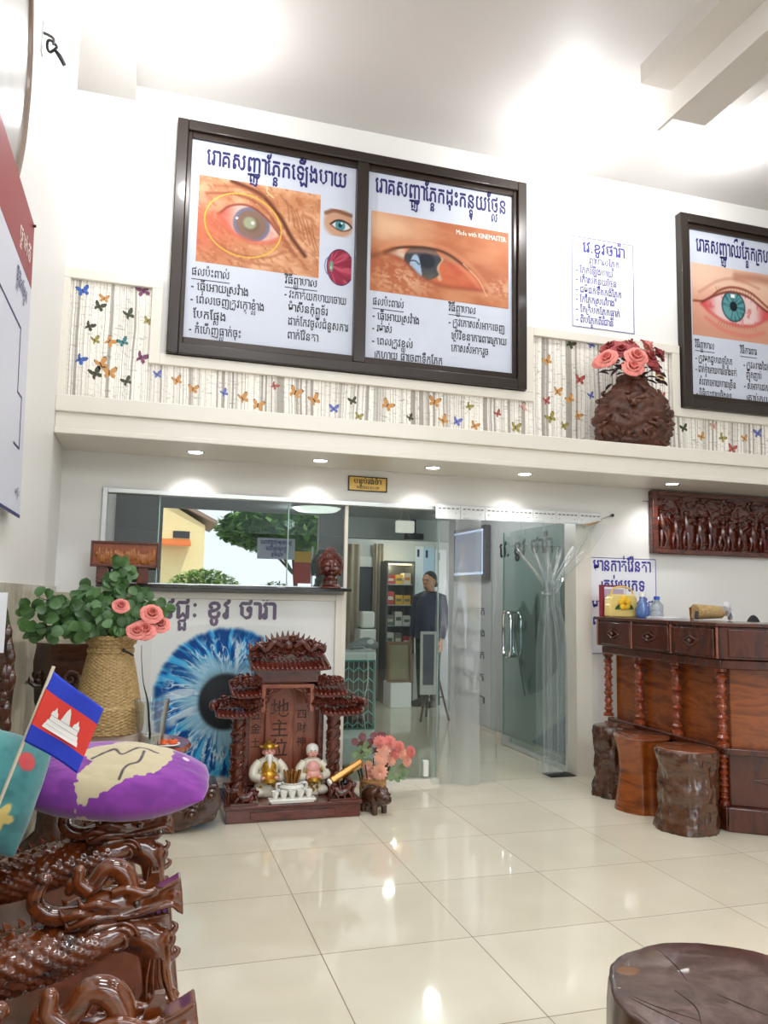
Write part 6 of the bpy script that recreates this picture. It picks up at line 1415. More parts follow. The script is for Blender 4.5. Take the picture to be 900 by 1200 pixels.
# ---- things on the desk
yb = 4.72
t = thing('yellow_handbag', 'cream handbag with a big yellow flower on the end of the desk', 'handbag', tuple(at(731, 723, 5.0))[:2]+(DT,))
yq = 4.98; c0, c1 = at(714, 724, yq), at(749, 724, yq); hx = c1.x-c0.x; h_ = at(731, 697, yq).z-at(731, 724, yq).z; bw = hx
b = MB(); cx = (c0.x+c1.x)/2
b.prism([(cx-bw*.48, DT+.001), (cx+bw*.48, DT+.001), (cx+bw*.46, DT+h_*.8), (cx+bw*.38, DT+h_), (cx-bw*.38, DT+h_), (cx-bw*.46, DT+h_*.8)], (yq, yq+.08)); o_ = obj('body', b, plain('cream_leather', (232, 206, 124), .45, coat=.2), t, bevel=.012, seg=3)
b = MB(); b.tube(bez([(cx-bw*.34, yq+.04, DT+h_*.95), (cx-bw*.24, yq+.04, DT+h_*1.26), (cx+bw*.1, yq+.04, DT+h_*1.33), (cx+bw*.36, yq+.04, DT+h_*1.2), (cx+bw*.42, yq+.04, DT+h_*.9)], 18), .007, 8); obj('handle', b, plain('cream_strap', (226, 190, 110), .5), t)
b = MB(); fx, fz = cx-.0, DT+h_*.62
for i in range(5): a = .4+2*PI*i/5; b.ball((fx+.030*math.cos(a), yq-.008, fz+.030*math.sin(a)), (.026, .010, .024), 12, 8, Matrix.Translation((0, 0, 0)))
obj('flower', b, plain('yellow_felt', (246, 196, 40), .6), t); b = MB(); b.ball((fx, yq-.018, fz), (.012, .008, .012), 10, 6); obj('flower_centre', b, plain('ochre_felt', (206, 130, 30), .6), t)
b = MB()
for sg in (-1, 1): leaf(b, (fx+sg*.02, yq-.004, fz-.012), (sg*1, 0, -.55), .065, .032, (0, -1, 0), .05)
obj('felt_leaves', b, plain('felt_green', (42, 84, 40), .7), t)
t = thing('photo_stand', 'red-edged upright picture stand behind the yellow handbag', 'picture stand', tuple(at(715, 724, 5.12))[:2]+(DT,))
p0, p1 = at(704, 725, 5.10), at(733, 686, 5.10); b = MB(); b.box((p0.x, 5.08, DT+.001), (p0.x+.02, 5.0999, p1.z)); b.box((p0.x, 5.10, DT+.001), (p1.x, 5.12, p1.z)); obj('backing', b, plain('crimson_board', (146, 36, 58), .5), t, smooth=False)
b = MB(); b.box((p0.x+.022, 5.097, DT+.01), (p1.x-.004, 5.0995, p1.z-.008)); b.mat(1); b.box((p0.x+.03, 5.0955, DT+.10), (p1.x-.02, 5.0968, p1.z-.03)); b.mat(2); b.box((p0.x+.022, 5.0955, p1.z-.014), (p1.x-.004, 5.0968, p1.z-.008)); obj('picture', b, [PAPERW, plain('lilac_print', (196, 180, 206), .5), NAVY], t, smooth=False)
def bottle(label, u_, v0, v1, wpx, y_, mat, cap, bulb):
    p = at(u_, v0, y_); H = at(u_, v1, y_).z-DT; r = (at(u_+wpx/2, v0, y_)-p).length; c = (p.x, y_, DT+.001)
    t = thing('bottle', label, 'bottle', c, 'bottles on the desk')
    pr = [(r*.75, 0), (r*.9, .006), (r, H*.18), (r*1.0, H*.36), (r*.72, H*.5), (r*.78, H*.58), (r*.42, H*.72), (r*.34, H*.80), (r*.34, H*.86)] if bulb else [(r*.85, 0), (r, .006), (r, H*.28), (r*.9, H*.33), (r, H*.38), (r*.98, H*.58), (r*.6, H*.72), (r*.36, H*.80), (r*.36, H*.86)]
    obj('body', MB().lathe(pr, c, 22), mat, t, angle=60); obj('cap', MB().lathe([(r*.46, H*.84), (r*.46, H*.97), (r*.40, H), (.0001, H)], c, 18), cap, t, angle=40)
bottle('light blue bulbous bottle with a white cap beside the yellow handbag', 753, 724, 695, 14, 4.92, plain('blue_gel_bottle', (104, 140, 206), .15, coat=.5, trans=.35), PORCELAIN, True)
bottle('clear water bottle with a blue cap on the desk', 770, 724, 699, 13, 4.86, plain('clear_bottle', (206, 216, 222), .1, coat=.6, trans=.6), plain('blue_cap', (40, 90, 190), .35), False)
p0, p1 = at(766, 726, 4.70), at(794, 726, 4.70)
one('paper_stack', MB().box((p0.x, 4.60, DT+.001), (p1.x, 4.78, DT+.014)), PAPERW, 'low stack of white paper on the desk right of the bottles', 'paper', org=(p0.x, 4.7, DT), bevel=.001)
t = thing('woven_basket', 'woven tan basket lying with a pale cloth on the desk', 'basket', tuple(at(830, 728, 4.4))[:2]+(DT,)); yq = 4.42
p0, p1 = at(814, 729, yq), at(845, 715, yq); M = Matrix.Translation((p0.x, yq, DT+.055)) @ Matrix.Rotation(PI/2, 4, 'Y'); L = p1.x-p0.x
pr = [(.05*(1-.22*i/30)+.002*(i % 2), L*i/30) for i in range(31)]; b = MB(); b.lathe(pr, (0, 0, 0), 30, M, rf=lambda th, i, r: r*(1+.02*math.cos(th*12+i*PI))); obj('weave', b, WICK, t)
b = MB(); b.sheet(lambda u, v: (p1.x+.02+.05*u*math.cos(v*2.2-.4), yq-.05+.12*v, DT+.03+.075*u*math.sin(v*2.6+.3)+.02*math.sin(u*6)), 14, 14); b.tube(bez([(p1.x-.01, yq-.05, DT+.08), (p1.x+.03, yq-.02, DT+.10), (p1.x+.07, yq, DT+.05), (p1.x+.09, yq+.02, DT+.01)], 14), [.02, .026, .02, .016], 10); obj('cloth', b, plain('pale_cloth', (206, 204, 206), .8), t, angle=80)
b = MB(); b.tube(bez([(p1.x+.01, yq-.055, DT+.085), (p1.x+.045, yq-.03, DT+.11), (p1.x+.075, yq-.01, DT+.07)], 10), .005, 6); b.tube([(p0.x-.012, yq-.03, DT+.01), (p0.x-.004, yq-.03, DT+.06)], .012, 8); obj('dark_stripe', b, plain('charcoal_stripe', (54, 52, 58), .7), t)
b = MB(); q0 = at(811, 728, 4.46); b.tube([(q0.x, 4.46, DT+.001), (q0.x-.004, 4.46, DT+.085)], [.013, .015], 10); one('wooden_stick', b, WOOD_TURN, 'short upright wooden stick at the left end of the woven basket', 'stick', org=(q0.x, 4.46, DT))
t = thing('desk_chair', 'black rounded chair top showing behind the desk', 'chair', (4.2, 4.75, 0)); q0 = at(883, 731, 4.75)
b = MB(); b.ball((q0.x, 4.75, 1.03), (.085, .04, .20), 24, 16); obj('backrest', b, plain('black_fabric', (28, 28, 32), .7), t); obj('seat', MB().lathe([(.18, .43), (.21, .45), (.21, .49), (.17, .51), (.0001, .51)], (q0.x, 4.92, 0), 24), plain('black_fabric_seat', (28, 28, 32), .7), t)
b = MB(); b.tube([(q0.x, 4.94, .44), (q0.x, 4.94, .05)], .03, 12)
for i in range(5): a = i*2*PI/5; b.tube([(q0.x, 4.94, .07), (q0.x+.24*math.cos(a), 4.94+.24*math.sin(a), .025)], [.025, .015], 8)
b.tube(bez([(q0.x, 4.90, .47), (q0.x, 4.74, .55), (q0.x, 4.76, .95)], 10), .02, 8); obj('pedestal', b, BLACK, t)
# ------------------------------------------------------------------ stump stools
def bark_stump(label, c, r, H, seed, amp, mat, top, lean=0):
    t = thing('stump_stool', label, 'stool', c, 'stump stools in front of the desk')
    n = 64
    def rf(th, i, rr):
        z = i/n; q = Vector((math.cos(th)*1.6+seed, math.sin(th)*1.6, z*3.2)); k_ = fbm(q, 4)
        ring = math.sin(z*PI*5+fbm(q*.6, 2)*2.5)
        return rr*(1+amp*(.55*k_+.38*ring*.5)+amp*.22*fbm(Vector((math.cos(th)*9, math.sin(th)*9, z*2)), 2))
    pr = [(r*float(np.interp(i/n, [0, .12, .3, .55, .8, 1], [1.04, .99, 1.0, .97, 1.0, 1.02])), H*i/n) for i in range(n+1)]
    b = MB(); b.lathe(pr, c, 96, rf=rf); obj('trunk', b, mat, t, angle=80)
    b = MB(); b.lathe([(r*.99, 0), (r*.985, .006), (r*.93, .010), (.0001, .011)], (c[0], c[1], H), 60, rf=lambda th, i, rr: rr*(1+amp*.55*fbm((math.cos(th)*1.6+seed, math.sin(th)*1.6, 3.2), 4)*(1 if rr > .01 else 0))); obj('seat_top', b, top, t, angle=60)
TOPW = wood('polished_stump_top', (86, 40, 22), (124, 66, 38), 7, (1, 1, 1), .18, .7, .05)
bark_stump('glossy bark-covered stump stool nearest the camera of the three at the desk', (3.095, 3.99, 0), .168, .455, 2.0, .20, BARK, TOPW)
bark_stump('dark knobbly stump stool by the glass doorway at the end of the desk', (3.125, 4.78, 0), .132, .455, 7.0, .30, WOOD_DARK, WOOD_DARK)
c = (3.095, 4.42, 0); t = thing('stump_stool', 'smooth waisted reddish stump stool between the two bark stumps', 'stool', c, 'stump stools in front of the desk'); b = MB()
pr = [(.172, 0), (.168, .03), (.155, .12), (.143, .24), (.148, .34), (.163, .41), (.172, .438), (.172, .446)]; pr = [(float(np.interp(i/40*.446, [q[1] for q in pr], [q[0] for q in pr])), i/40*.446) for i in range(41)]
b.lathe(pr, c, 72, rf=lambda th, i, r: r*(1+.10*fbm((math.cos(th)*1.2, math.sin(th)*1.2, i*.01), 2)-.16*math.exp(-((th-4.35)/.16)**2)*.6)); obj('trunk', b, WOOD_DESK, t, angle=80)
obj('seat_top', MB().lathe([(.173, 0), (.175, .008), (.166, .016), (.0001, .018)], (c[0], c[1], .4455), 60, rf=lambda th, i, r: r*(1+.08*fbm((math.cos(th)*1.2, math.sin(th)*1.2, .4), 2))), TOPW, t, angle=60)
# big stump in the near right corner
HS = .45; a_, b_, c_ = atz(703, 1140, HS), atz(790, 1109, HS), atz(900, 1145, HS)
ax, ay = a_.xy, b_.xy
def circ(p, q, r_):
    d = 2*(p[0]*(q[1]-r_[1])+q[0]*(r_[1]-p[1])+r_[0]*(p[1]-q[1])); s1, s2, s3 = (p[0]**2+p[1]**2), (q[0]**2+q[1]**2), (r_[0]**2+r_[1]**2)
    x = (s1*(q[1]-r_[1])+s2*(r_[1]-p[1])+s3*(p[1]-q[1]))/d; y = (s1*(r_[0]-q[0])+s2*(p[0]-r_[0])+s3*(q[0]-p[0]))/d; return x, y, math.hypot(x-p[0], y-p[1])
cx, cy, cr = circ(a_, b_, c_)
cx, cy, cr = 1.285, 1.50, .275
t = thing('log_stool', 'large dark log stool standing alone on the tiles in the near corner', 'stool', (cx, cy, 0))
b = MB(); n = 50; b.lathe([(cr*float(np.interp(i/n, [0, .3, .9, 1], [1.10, 1.03, 1.0, .985])), (HS-.004)*i/n) for i in range(n+1)], (cx, cy, 0), 120, rf=lambda th, i, r: r*(1+.035*fbm((math.cos(th)*1.3, math.sin(th)*1.3, i*.01), 3)+.012*fbm((math.cos(th)*14, math.sin(th)*14, i*.015), 2))); obj('trunk', b, wood('dark_log_side', (44, 24, 14), (84, 50, 28), 7, (3, 3, .6), .4, .3, .3, (58, 32, 20)), t, angle=80)
k = N('log_end'); v_ = k.coords((1, 1, 1)); nz = k.n('ShaderNodeTexNoise', Scale=7.0, Detail=7.0, Roughness=.7, Distortion=1.0); k.l(v_, nz.inputs['Vector']); r = k.ramp(nz.outputs['Fac'], [(.3, lin((46, 30, 28))), (.5, lin((84, 60, 56))), (.72, lin((124, 102, 96)))]); k.l(r.outputs[0], k.b.inputs['Base Color']); k.b.inputs['Roughness'].default_value = .28; k.b.inputs['Coat Weight'].default_value = .4; k.bump(nz.outputs['Fac'], .35, .006)
top = MB(); top.lathe([(cr*.985, -.006), (cr*.98, .0), (cr*.94, .004), (cr*.5, .004), (.0001, .004)], (cx, cy, HS), 120, rf=lambda th, i, r: r*(1+.035*fbm((math.cos(th)*1.3, math.sin(th)*1.3, .5), 3)+.012*fbm((math.cos(th)*14, math.sin(th)*14, .75), 2) if r > .01 else 1)); to = obj('seat_top', top, k.m, t, angle=60)
b = MB(); p0 = atz(736, 1137, HS+.005); b.ball((p0.x, p0.y, HS+.003), (.032, .024, .0028), 16, 6); obj('knot', b, plain('knot_wood', (120, 82, 54), .4, var=.2), to)
b = MB()
for (u0, v0, u1, v1, u2, v2) in ((768, 1110, 790, 1130, 806, 1150), (725, 1160, 770, 1180, 820, 1196), (840, 1165, 870, 1178, 900, 1190), (790, 1160, 815, 1180, 822, 1200), (705, 1146, 740, 1170, 800, 1200)):
    q = bez([atz(u, v, HS+.004) for u, v in ((u0, v0), (u1, v1), (u2, v2))], 14); q = [p for p in q if math.hypot(p.x-cx, p.y-cy) < cr*.90]
    if len(q) > 3: b.tube(q, [.0006, .0016, .0006], 5)
obj('cracks', b, plain('crack_dark', (26, 16, 14), .7), to)
# ------------------------------------------------------------------ things in the waiting room behind the glass
yc_ = 5.78; cx0, cx1 = at(398, 800, yc_).x, at(441, 800, yc_).x; ct = at(420, 764, yc_).z
t = thing('air_cooler', 'white air cooler with a teal zigzag grille behind the glass partition', 'air cooler', ((cx0+cx1)/2, 5.9, 0))
b = MB(); b.box((cx0, yc_, .05), (cx1, yc_+.30, ct)); obj('body', b, plain('white_plastic', (226, 230, 228), .35), t, bevel=.02, seg=3)
gz0, gz1 = at(420, 853, yc_).z, at(420, 775, yc_).z
b = MB(); b.box((cx0+.02, yc_-.006, gz0), (cx1-.02, yc_-.0005, gz1)); gr = obj('grille', b, plain('grille_dark', (46, 50, 46), .6), t, smooth=False)
b = MB(); n = 6; gw = (cx1-cx0-.05)/n
for i in range(n+1): x = cx0+.025+i*gw; b.box((x-.003, yc_-.012, gz0), (x+.003, yc_-.006, gz1))
b.mat(1)
for j in range(6):
    z = gz0+.03+j*(gz1-gz0-.05)/5.5
    for i in range(n):
        x = cx0+.025+i*gw; up = .035 if i % 2 == 0 else -.035; b.tube([(x, yc_-.013, z-up/2), (x+gw, yc_-.013, z+up/2)], .0045, 6)
obj('grille_bars', b, [plain('grey_bar', (150, 156, 150), .5), plain('teal_bar', (120, 196, 190), .4)], gr, smooth=False)
b = MB(); rails(b, cx0+.012, cx1-.012, gz0-.01, gz1+.01, yc_-.010, yc_-.0005, .012, .012, .012, .012); obj('teal_trim', b, plain('teal_trim', (40, 140, 130), .4), t, smooth=False)
b = MB(); b.box((cx0-.006, yc_-.02, .06), (cx1+.006, yc_+.31, gz0-.05)); obj('water_tank', b, plain('white_tank', (216, 222, 222), .3), t, bevel=.02, seg=3)
for xx in (cx0+.04, cx1-.04):
    for y_ in (yc_+.04, yc_+.26): obj('caster', MB().lathe([(.025, -.012), (.028, 0), (.025, .012)], (0, 0, 0), 14, Matrix.Translation((xx, y_, .028)) @ Matrix.Rotation(PI/2, 4, 'Y')), BLACK, t)
p0 = at(425, 759, 5.9); t = thing('grey_appliance', 'rounded grey plastic appliance with a white cord on top of the air cooler', 'appliance', (p0.x, 5.9, ct))
b = MB(); b.tube(bez([(p0.x-.11, 5.9, ct+.022), (p0.x-.04, 5.9, ct+.05), (p0.x+.05, 5.9, ct+.06), (p0.x+.11, 5.9, ct+.03)], 18), [.02, .04, .045, .03], 14); obj('body', b, plain('grey_plastic', (142, 144, 148), .4), t); b = MB(); b.ball((p0.x+.05, 5.857, ct+.07), (.03, .01, .02), 12, 8); obj('button', b, PORCELAIN, t)
obj('cord', MB().tube(bez([(p0.x-.08, 5.88, ct+.03), (p0.x-.02, 5.74, ct+.02), (p0.x-.0, 5.735, ct-.2), (p0.x-.03, 5.735, ct-.4), (p0.x+.0, 5.735, .25)], 30), .004, 6), PORCELAIN, t)
# far wall: curtains, doorway, dispenser, cabinet
BEIGE = plain('beige_curtain', (176, 164, 142), .8, var=.1)
for lb, u0, u1, v0, v1 in (('beige curtain left of the white dispenser in the far room', 398, 418, 637, 800), ('beige curtain right of the white dispenser in the far room', 438, 446, 637, 810)):
    b = MB(); P, Q = at(u0, v0, 9.70), at(u1, v1, 9.70); nf = max(3, int((Q.x-P.x)/.09)); b.sheet(lambda u, v: (P.x+(Q.x-P.x)*u, 9.70-.02+.025*math.sin(u*nf*2*PI+v), P.z+(.03-P.z)*v), 60, 6)
    o_ = one('window_curtain', b, BEIGE, lb, 'curtain', 'beige curtains in the far room', org=(P.x, 9.7, 0), angle=80, recalc=False); sd_ = o_.modifiers.new('th', 'SOLIDIFY'); sd_.thickness = .004
w3 = bpy.data.objects.new('window_3', None); COL.objects.link(w3); w3['kind'] = 'structure'; ORG['window_3'] = Vector((0, 0, 0))
P, Q = at(417, 652, 9.76), at(440, 752, 9.76); b = MB(); rails(b, P.x, Q.x, Q.z, P.z, 9.74, 9.80, .05, .05, .13, .04); obj('window_frame', b, WHITE, w3, smooth=False)
obj('glass_pane', MB().box((P.x+.05, 9.77, Q.z+.04), (Q.x-.05, 9.79, P.z-.13)), plain('dark_window', (70, 76, 80), .15, coat=.4), w3, smooth=False)
P, Q = at(418, 716, 9.5), at(436, 757, 9.5); t = thing('water_dispenser', 'white two-part dispenser standing under the far window', 'dispenser', ((P.x+Q.x)/2, 9.5, 0))
obj('tank', MB().box((P.x+.02, 9.34, (P.z+Q.z)/2+.01), (Q.x-.01, 9.56, P.z)), PORCELAIN, t, bevel=.03, seg=3); obj('body', MB().box((P.x, 9.32, 0), (Q.x, 9.60, (P.z+Q.z)/2)), PORCELAIN, t, bevel=.015); obj('tap', MB().tube([((P.x+Q.x)/2, 9.33, Q.z+.1), ((P.x+Q.x)/2, 9.29, Q.z+.09)], .015, 8), BLACK, t)
P, Q = at(453, 657, 9.4), at(484, 800, 9.4); t = thing('display_cabinet', 'glass display cabinet full of small boxes on the far wall', 'cabinet', ((P.x+Q.x)/2, 9.6, 0)); ct_ = P.z
b = MB(); rails(b, P.x, Q.x, 0.0, ct_, 9.38, 9.42, .02, .02, .03, .06); b.box((P.x, 9.74, 0), (Q.x, 9.76, ct_)); b.box((P.x, 9.42, 0), (P.x+.015, 9.74, ct_)); b.box((Q.x-.015, 9.42, 0), (Q.x, 9.74, ct_)); obj('frame', b, plain('pewter_frame', (96, 98, 98), .35, metal=.4), t, smooth=False)
sh = [ct_-.03-.26*i for i in range(1, 7)]
for z in sh: obj('shelf', MB().box((P.x+.016, 9.43, z-.012), (Q.x-.016, 9.73, z)), plain('shelf_glass', (180, 196, 196), .2, coat=.4), t, smooth=False)
l_ = lamp('cabinet_lamp', 'POINT', ((P.x+Q.x)/2, 9.5, ct_-.05), 3.0, (1, .85, .6), shadow_soft_size=.03)
obj('strip_lamp', MB().box((P.x+.03, 9.44, ct_-.045), (Q.x-.03, 9.47, ct_-.032)), plain('warm_strip', (255, 220, 160), .4, emit=(255, 214, 150), es=8), t, smooth=False)
rg = random.Random(31); bc = [(206, 70, 66), (240, 190, 70), (226, 140, 60), (236, 232, 224), (120, 128, 120), (200, 206, 208), (90, 110, 90), (226, 214, 190)]; cn = ['red', 'yellow', 'orange', 'white', 'grey', 'pale grey', 'green', 'cream']
on = ['top', 'second', 'third', 'fourth', 'fifth', 'bottom']; pn = ['left end', 'middle', 'right end']
for si, z in enumerate(sh):
    for k_ in range(3):
        w_ = (Q.x-P.x-.05)/3; x = P.x+.025+k_*w_; ci = [[0, 1, 7], [0, 1, 1], [4, 3, 3], [3, 4, 0], [3, 6, 3], [5, 3, 4]][si][k_]; hh = rg.uniform(.11, .19)
        b = MB(); b.box((x+.008, 9.45, z+.0005), (x+w_-.008, 9.60, z+hh)); b.mat(1); b.box((x+.02, 9.4485, z+hh*.35), (x+w_-.02, 9.45, z+hh*.62))
        one('product_box', b, [plain('carton', bc[ci], .5), plain('carton_label', bc[(ci+3) % 8], .5)], f'{cn[ci]} carton at the {pn[k_]} of the {on[si]} shelf in the far display cabinet', 'box', 'cartons in the display cabinet', org=(x, 9.5, z), bevel=.003)
P, Q = at(455, 752, 9.05), at(484, 812, 9.05); t = thing('framed_picture', 'brown framed dull picture leaning before the far display cabinet', 'picture', (P.x, 9.05, Q.z)); z0 = .30
Mt = Matrix.Translation((0, 9.05, 0)) @ Matrix.Rotation(-.10, 4, 'X'); b = MB(); rails(b, P.x, Q.x, z0, P.z, -.02, .02, .035, .035, .035, .035); b.v = [Mt @ v for v in b.v]; obj('frame', b, plain('brown_frame', (110, 80, 50), .4), t, bevel=.004)
obj('picture', MB().box((P.x+.03, .0, z0+.03), (Q.x-.03, .012, P.z-.03), Mt), plain('dull_olive_picture', (132, 124, 92), .3, var=.25, nscale=4), t, smooth=False)
b = MB(); b.box((P.x+.03, 9.02, 0), (Q.x-.03, 9.32, z0-.005)); one('low_white_bench', b, WHITE, 'low white box under the leaning brown picture', 'bench', org=(P.x, 9.1, 0), bevel=.006)
P, Q = at(484, 766, 9.35), at(497, 826, 9.35); one('room_divider', MB().box((P.x, 9.33, 0), (Q.x, 9.37, P.z)), WHITE, 'narrow white divider board standing left of the man', 'divider', org=(P.x, 9.35, 0), bevel=.004)
for i, (u0, u1, v0, v1, cc, lb) in enumerate(((488, 497, 640, 705, (226, 234, 240), 'leftmost pale hanging poster behind the man'), (498, 510, 641, 690, (186, 212, 236), 'pale blue hanging poster above the head of the man'), (512, 524, 644, 720, (236, 238, 240), 'rightmost pale hanging poster behind the man'))):
    P, Q = at(u0, v0, 9.74), at(u1, v1, 9.74); t = thing('hanging_poster', lb, 'poster', (P.x, 9.74, Q.z), 'pale posters on the far wall'); obj('sheet', MB().box((P.x, 9.79, Q.z), (Q.x, 9.799, P.z)), plain('poster_tint', cc, .4), t, smooth=False)
    b = MB(); b.box((P.x+.03, 9.786, P.z-.14), (P.x+.06, 9.79, P.z-.04)); b.box((P.x+.02, 9.786, Q.z+.03), (Q.x-.02, 9.79, Q.z+.07)); obj('print', b, NAVY, t, smooth=False)
P, Q = at(475, 625, 8.55), at(495, 633, 8.55); t = thing('wall_box', 'small black box fixed under the beam in the far room', 'device', (P.x, 8.55, Q.z)); obj('housing', MB().box((P.x, 8.50, Q.z), (Q.x, 8.60, P.z)), BLACK, t, bevel=.006); obj('lens', MB().ball((P.x+.05, 8.50, (P.z+Q.z)/2), (.022, .01, .022), 12, 8), plain('lens_glass', (60, 64, 70), .1, coat=.6), t)
obj('bracket', MB().box((P.x+.08, 8.52, P.z), (P.x+.12, 8.60, P.z+.16)), BLACK, t, smooth=False)
p0 = at(474, 617, 7.9); t = thing('hanging_light_box', 'square white light box hanging from the waiting room ceiling', 'light', (p0.x, 7.9, p0.z)); b = MB(); b.box((p0.x-.10, 7.85, p0.z-.07), (p0.x+.10, 7.92, p0.z+.06)); obj('diffuser', b, plain('box_diffuser', (236, 230, 222), .5, emit=(255, 246, 236), es=.5), t, bevel=.012)
for q in (-.06, .06): obj('wire', MB().tube([(p0.x+q, 7.89, p0.z+.06), (p0.x+q*.5, 7.89, 2.22)], .003, 5), ALU, t)
p0 = atz(371, 597, 2.19); t = thing('round_ceiling_lamp', 'round white ceiling lamp seen through the partition window', 'ceiling light', (p0.x, p0.y, 2.22)); obj('diffuser', MB().lathe([(.0001, -.06), (.20, -.05), (.25, -.02), (.25, -.012)], (p0.x, p0.y, 2.22), 36), LAMPGLOW, t); obj('rim', MB().lathe([(.25, -.02), (.265, -.02), (.265, 0), (.25, 0)], (p0.x, p0.y, 2.22), 36), ALU, t)
# screen on the right wall
t = thing('wall_screen', 'black framed television on the right wall of the waiting room', 'television', (3.28, 7.6, 1.5)); yA, yB, zA, zB = 8.02, 7.19, 1.50, 2.06
Mt = Matrix.Translation((3.27, 0, 0)); b = MB(); b.box((-.03, yB, zA), (.03, yA, zB), Mt); obj('housing', b, BLACK, t, bevel=.006)
obj('screen', MB().box((-.034, yB+.05, zA+.07), (-.031, yA-.03, zB-.05), Mt), plain('screen_glow', (70, 78, 96), .15, emit=(96, 112, 150), es=.55), t, smooth=False)
b = MB(); rails2 = [(yB+.045, zA+.06, yA-.025, zA+.085), (yB+.045, zB-.06, yA-.025, zB-.04), (yB+.045, zA+.06, yB+.065, zB-.04)]
for (a0, c0, a1, c1) in rails2: b.box((-.037, a0, c0), (-.0342, a1, c1), Mt)
obj('lit_border', b, plain('lit_border', (190, 206, 230), .2, emit=(180, 200, 235), es=.8), t, smooth=False)
b = MB(); b.box((-.0375, 7.5, 1.68), (-.0342, 7.56, 1.92), Mt); b.ball((3.234, 7.53, 1.95), (.003, .03, .04), 10, 7); b.box((-.0375, 7.7, 1.70), (-.0342, 7.82, 1.9), Mt); obj('picture_content', b, plain('screen_grey', (170, 170, 172), .3), t, smooth=False)
obj('wall_mount', MB().box((.03, 7.5, 1.65), (.045, 7.75, 1.9), Mt), BLACK, t, smooth=False)
# printed mural sheet on the right wall of the waiting room
def pic_wall(U, V):
    A = np.ones(U.shape+(3,))*C3((196, 200, 200)); n1 = fb(U*7, V*7, 4)
    m = pol(U+.02*(n1-.5), V, [(.30, .52), (.36, .40), (.42, .26), (.50, .20), (.66, .24), (.82, .34), (.9, .56), (.78, .60), (.66, .52), (.60, .66), (.52, .55), (.42, .62)]); A = mixp(A, (128, 138, 130), m*.75); A = mixp(A, (86, 96, 88), ss(.5, .7, fb(U*16, V*12, 3))*m)
    A = mixp(A, (60, 66, 62), ss(.014, .004, curve_d(U, V, [(.28, .56), (.34, .42), (.40, .28), (.44, .20)], 1.2))); A = mixp(A, (56, 62, 58), ss(.02, .006, np.abs(U-.58))*ss(.42, .46, V)*ss(.66, .6, V))
    A = mixp(A, (60, 120, 156), ss(.0, .02, (U-.55)*.42-V+.02)); return A
t = thing('printed_wall_sheet', 'large pale printed sheet with dark writing on the right wall beyond the glass door', 'poster', (3.305, 6.8, .06)); YD, Z3_ = Vector((0, -1, 0)), Z3
sh_ = obj('sheet', MB().box((3.302, 5.56, .06), (3.31, 7.15, 2.08)), GREYW, t, smooth=False); vgrid('printed_picture', pic_wall, (3.302, 7.14, .07), YD, Z3, 1.57, 2.0, 150, 170, MATTEPRINT, sh_)
tb = MB(); write(tb, 'វេ. ខូវ ថារ៉ា', (3.302, 6.98, 1.72), YD, Z3, .13, 1.05, bold=.025, depth=.004); obj('lettering', tb, INK, sh_, smooth=False, recalc=False)
t = thing('printed_list_sheet', 'pale sheet with faint lines of writing beyond the hanging strips', 'poster', (3.305, 7.5, .06)); sh_ = obj('sheet', MB().box((3.298, 7.16, .06), (3.304, 8.30, 1.48)), GREYW, t, smooth=False); tb = MB()
for i, tx in enumerate(('ព្យាបាលភ្នែក', 'កែភ្នែកស្រលៀង', 'វះកាត់ភ្នែក', 'ថ្នាំភ្នែក', 'វ៉ែនតា')): write(tb, tx, (3.298, 8.15, 1.15-.22*i), YD, Z3, .07, .85, bold=.015, depth=.003)
obj('lettering', tb, INK, sh_, smooth=False, recalc=False)
# tripod easel
p0 = Vector((3.02, 8.1, 0)); t = thing('easel_stand', 'black easel with a white framed board near the right wall of the waiting room', 'easel', p0)
for q in ((-.16, -.12), (.17, -.10), (.02, .2)): obj('leg', MB().tube([(p0.x+q[0], p0.y+q[1], .0), (p0.x, p0.y, .75)], .012, 7), BLACK, t)
b = MB(); b.tube([(p0.x, p0.y, .4), (p0.x, p0.y, 1.0)], .014, 8); b.tube([(p0.x-.11, p0.y-.08, .25), (p0.x+.12, p0.y-.07, .25)], .008, 6); obj('mast', b, BLACK, t)
b = MB(); rails(b, p0.x-.16, p0.x+.02, .28, .95, p0.y-.10, p0.y-.08, .025, .025, .03, .10); obj('board_frame', b, WHITE, t, smooth=False); obj('board', MB().box((p0.x-.135, p0.y-.092, .38), (p0.x-.005, p0.y-.085, .92)), plain('board_grey', (110, 114, 124), .3), t, smooth=False)
# ------------------------------------------------------------------ the man in the waiting room
px, py = 3.36, 9.12; HT = 1.63
t = thing('person', 'man in a navy long-sleeved shirt and dark trousers standing in the waiting room', 'person', (px, py, 0))
M = Matrix.Translation((px, py, 0)) @ Matrix.Rotation(-.95, 4, 'Z') @ Matrix.Scale(HT/1.72, 4)   # faces -y locally, turned towards the left
b = MB()
b.ball((0, -.005, 1.60), (.078, .098, .118), 22, 16, M); b.ball((0, -.035, 1.545), (.058, .065, .06), 16, 10, M)
b.tube([(0, .01, 1.52), (0, .015, 1.43)], [.055, .062], 14, M)
b.tube([(0, -.098, 1.605), (0, -.118, 1.575)], [.012, .017], 8, M); b.tube([(-.028, -.092, 1.532), (0, -.100, 1.53), (.028, -.092, 1.532)], [.006, .011, .006], 7, M)
b.tube([(-.05, -.088, 1.632), (0, -.097, 1.628), (.05, -.088, 1.632)], [.01, .012, .01], 7, M)
for sg in (-1, 1): b.ball((sg*.079, .005, 1.595), (.014, .022, .034), 9, 7, M)
b.tube([(0, .01, 1.46), (0, .01, 1.40), (0, .01, 1.28), (0, .0, 1.12), (0, .0, .92)], [.06, .11, .15, .14, .145], 18, M, flat=1.15)
arms = {}
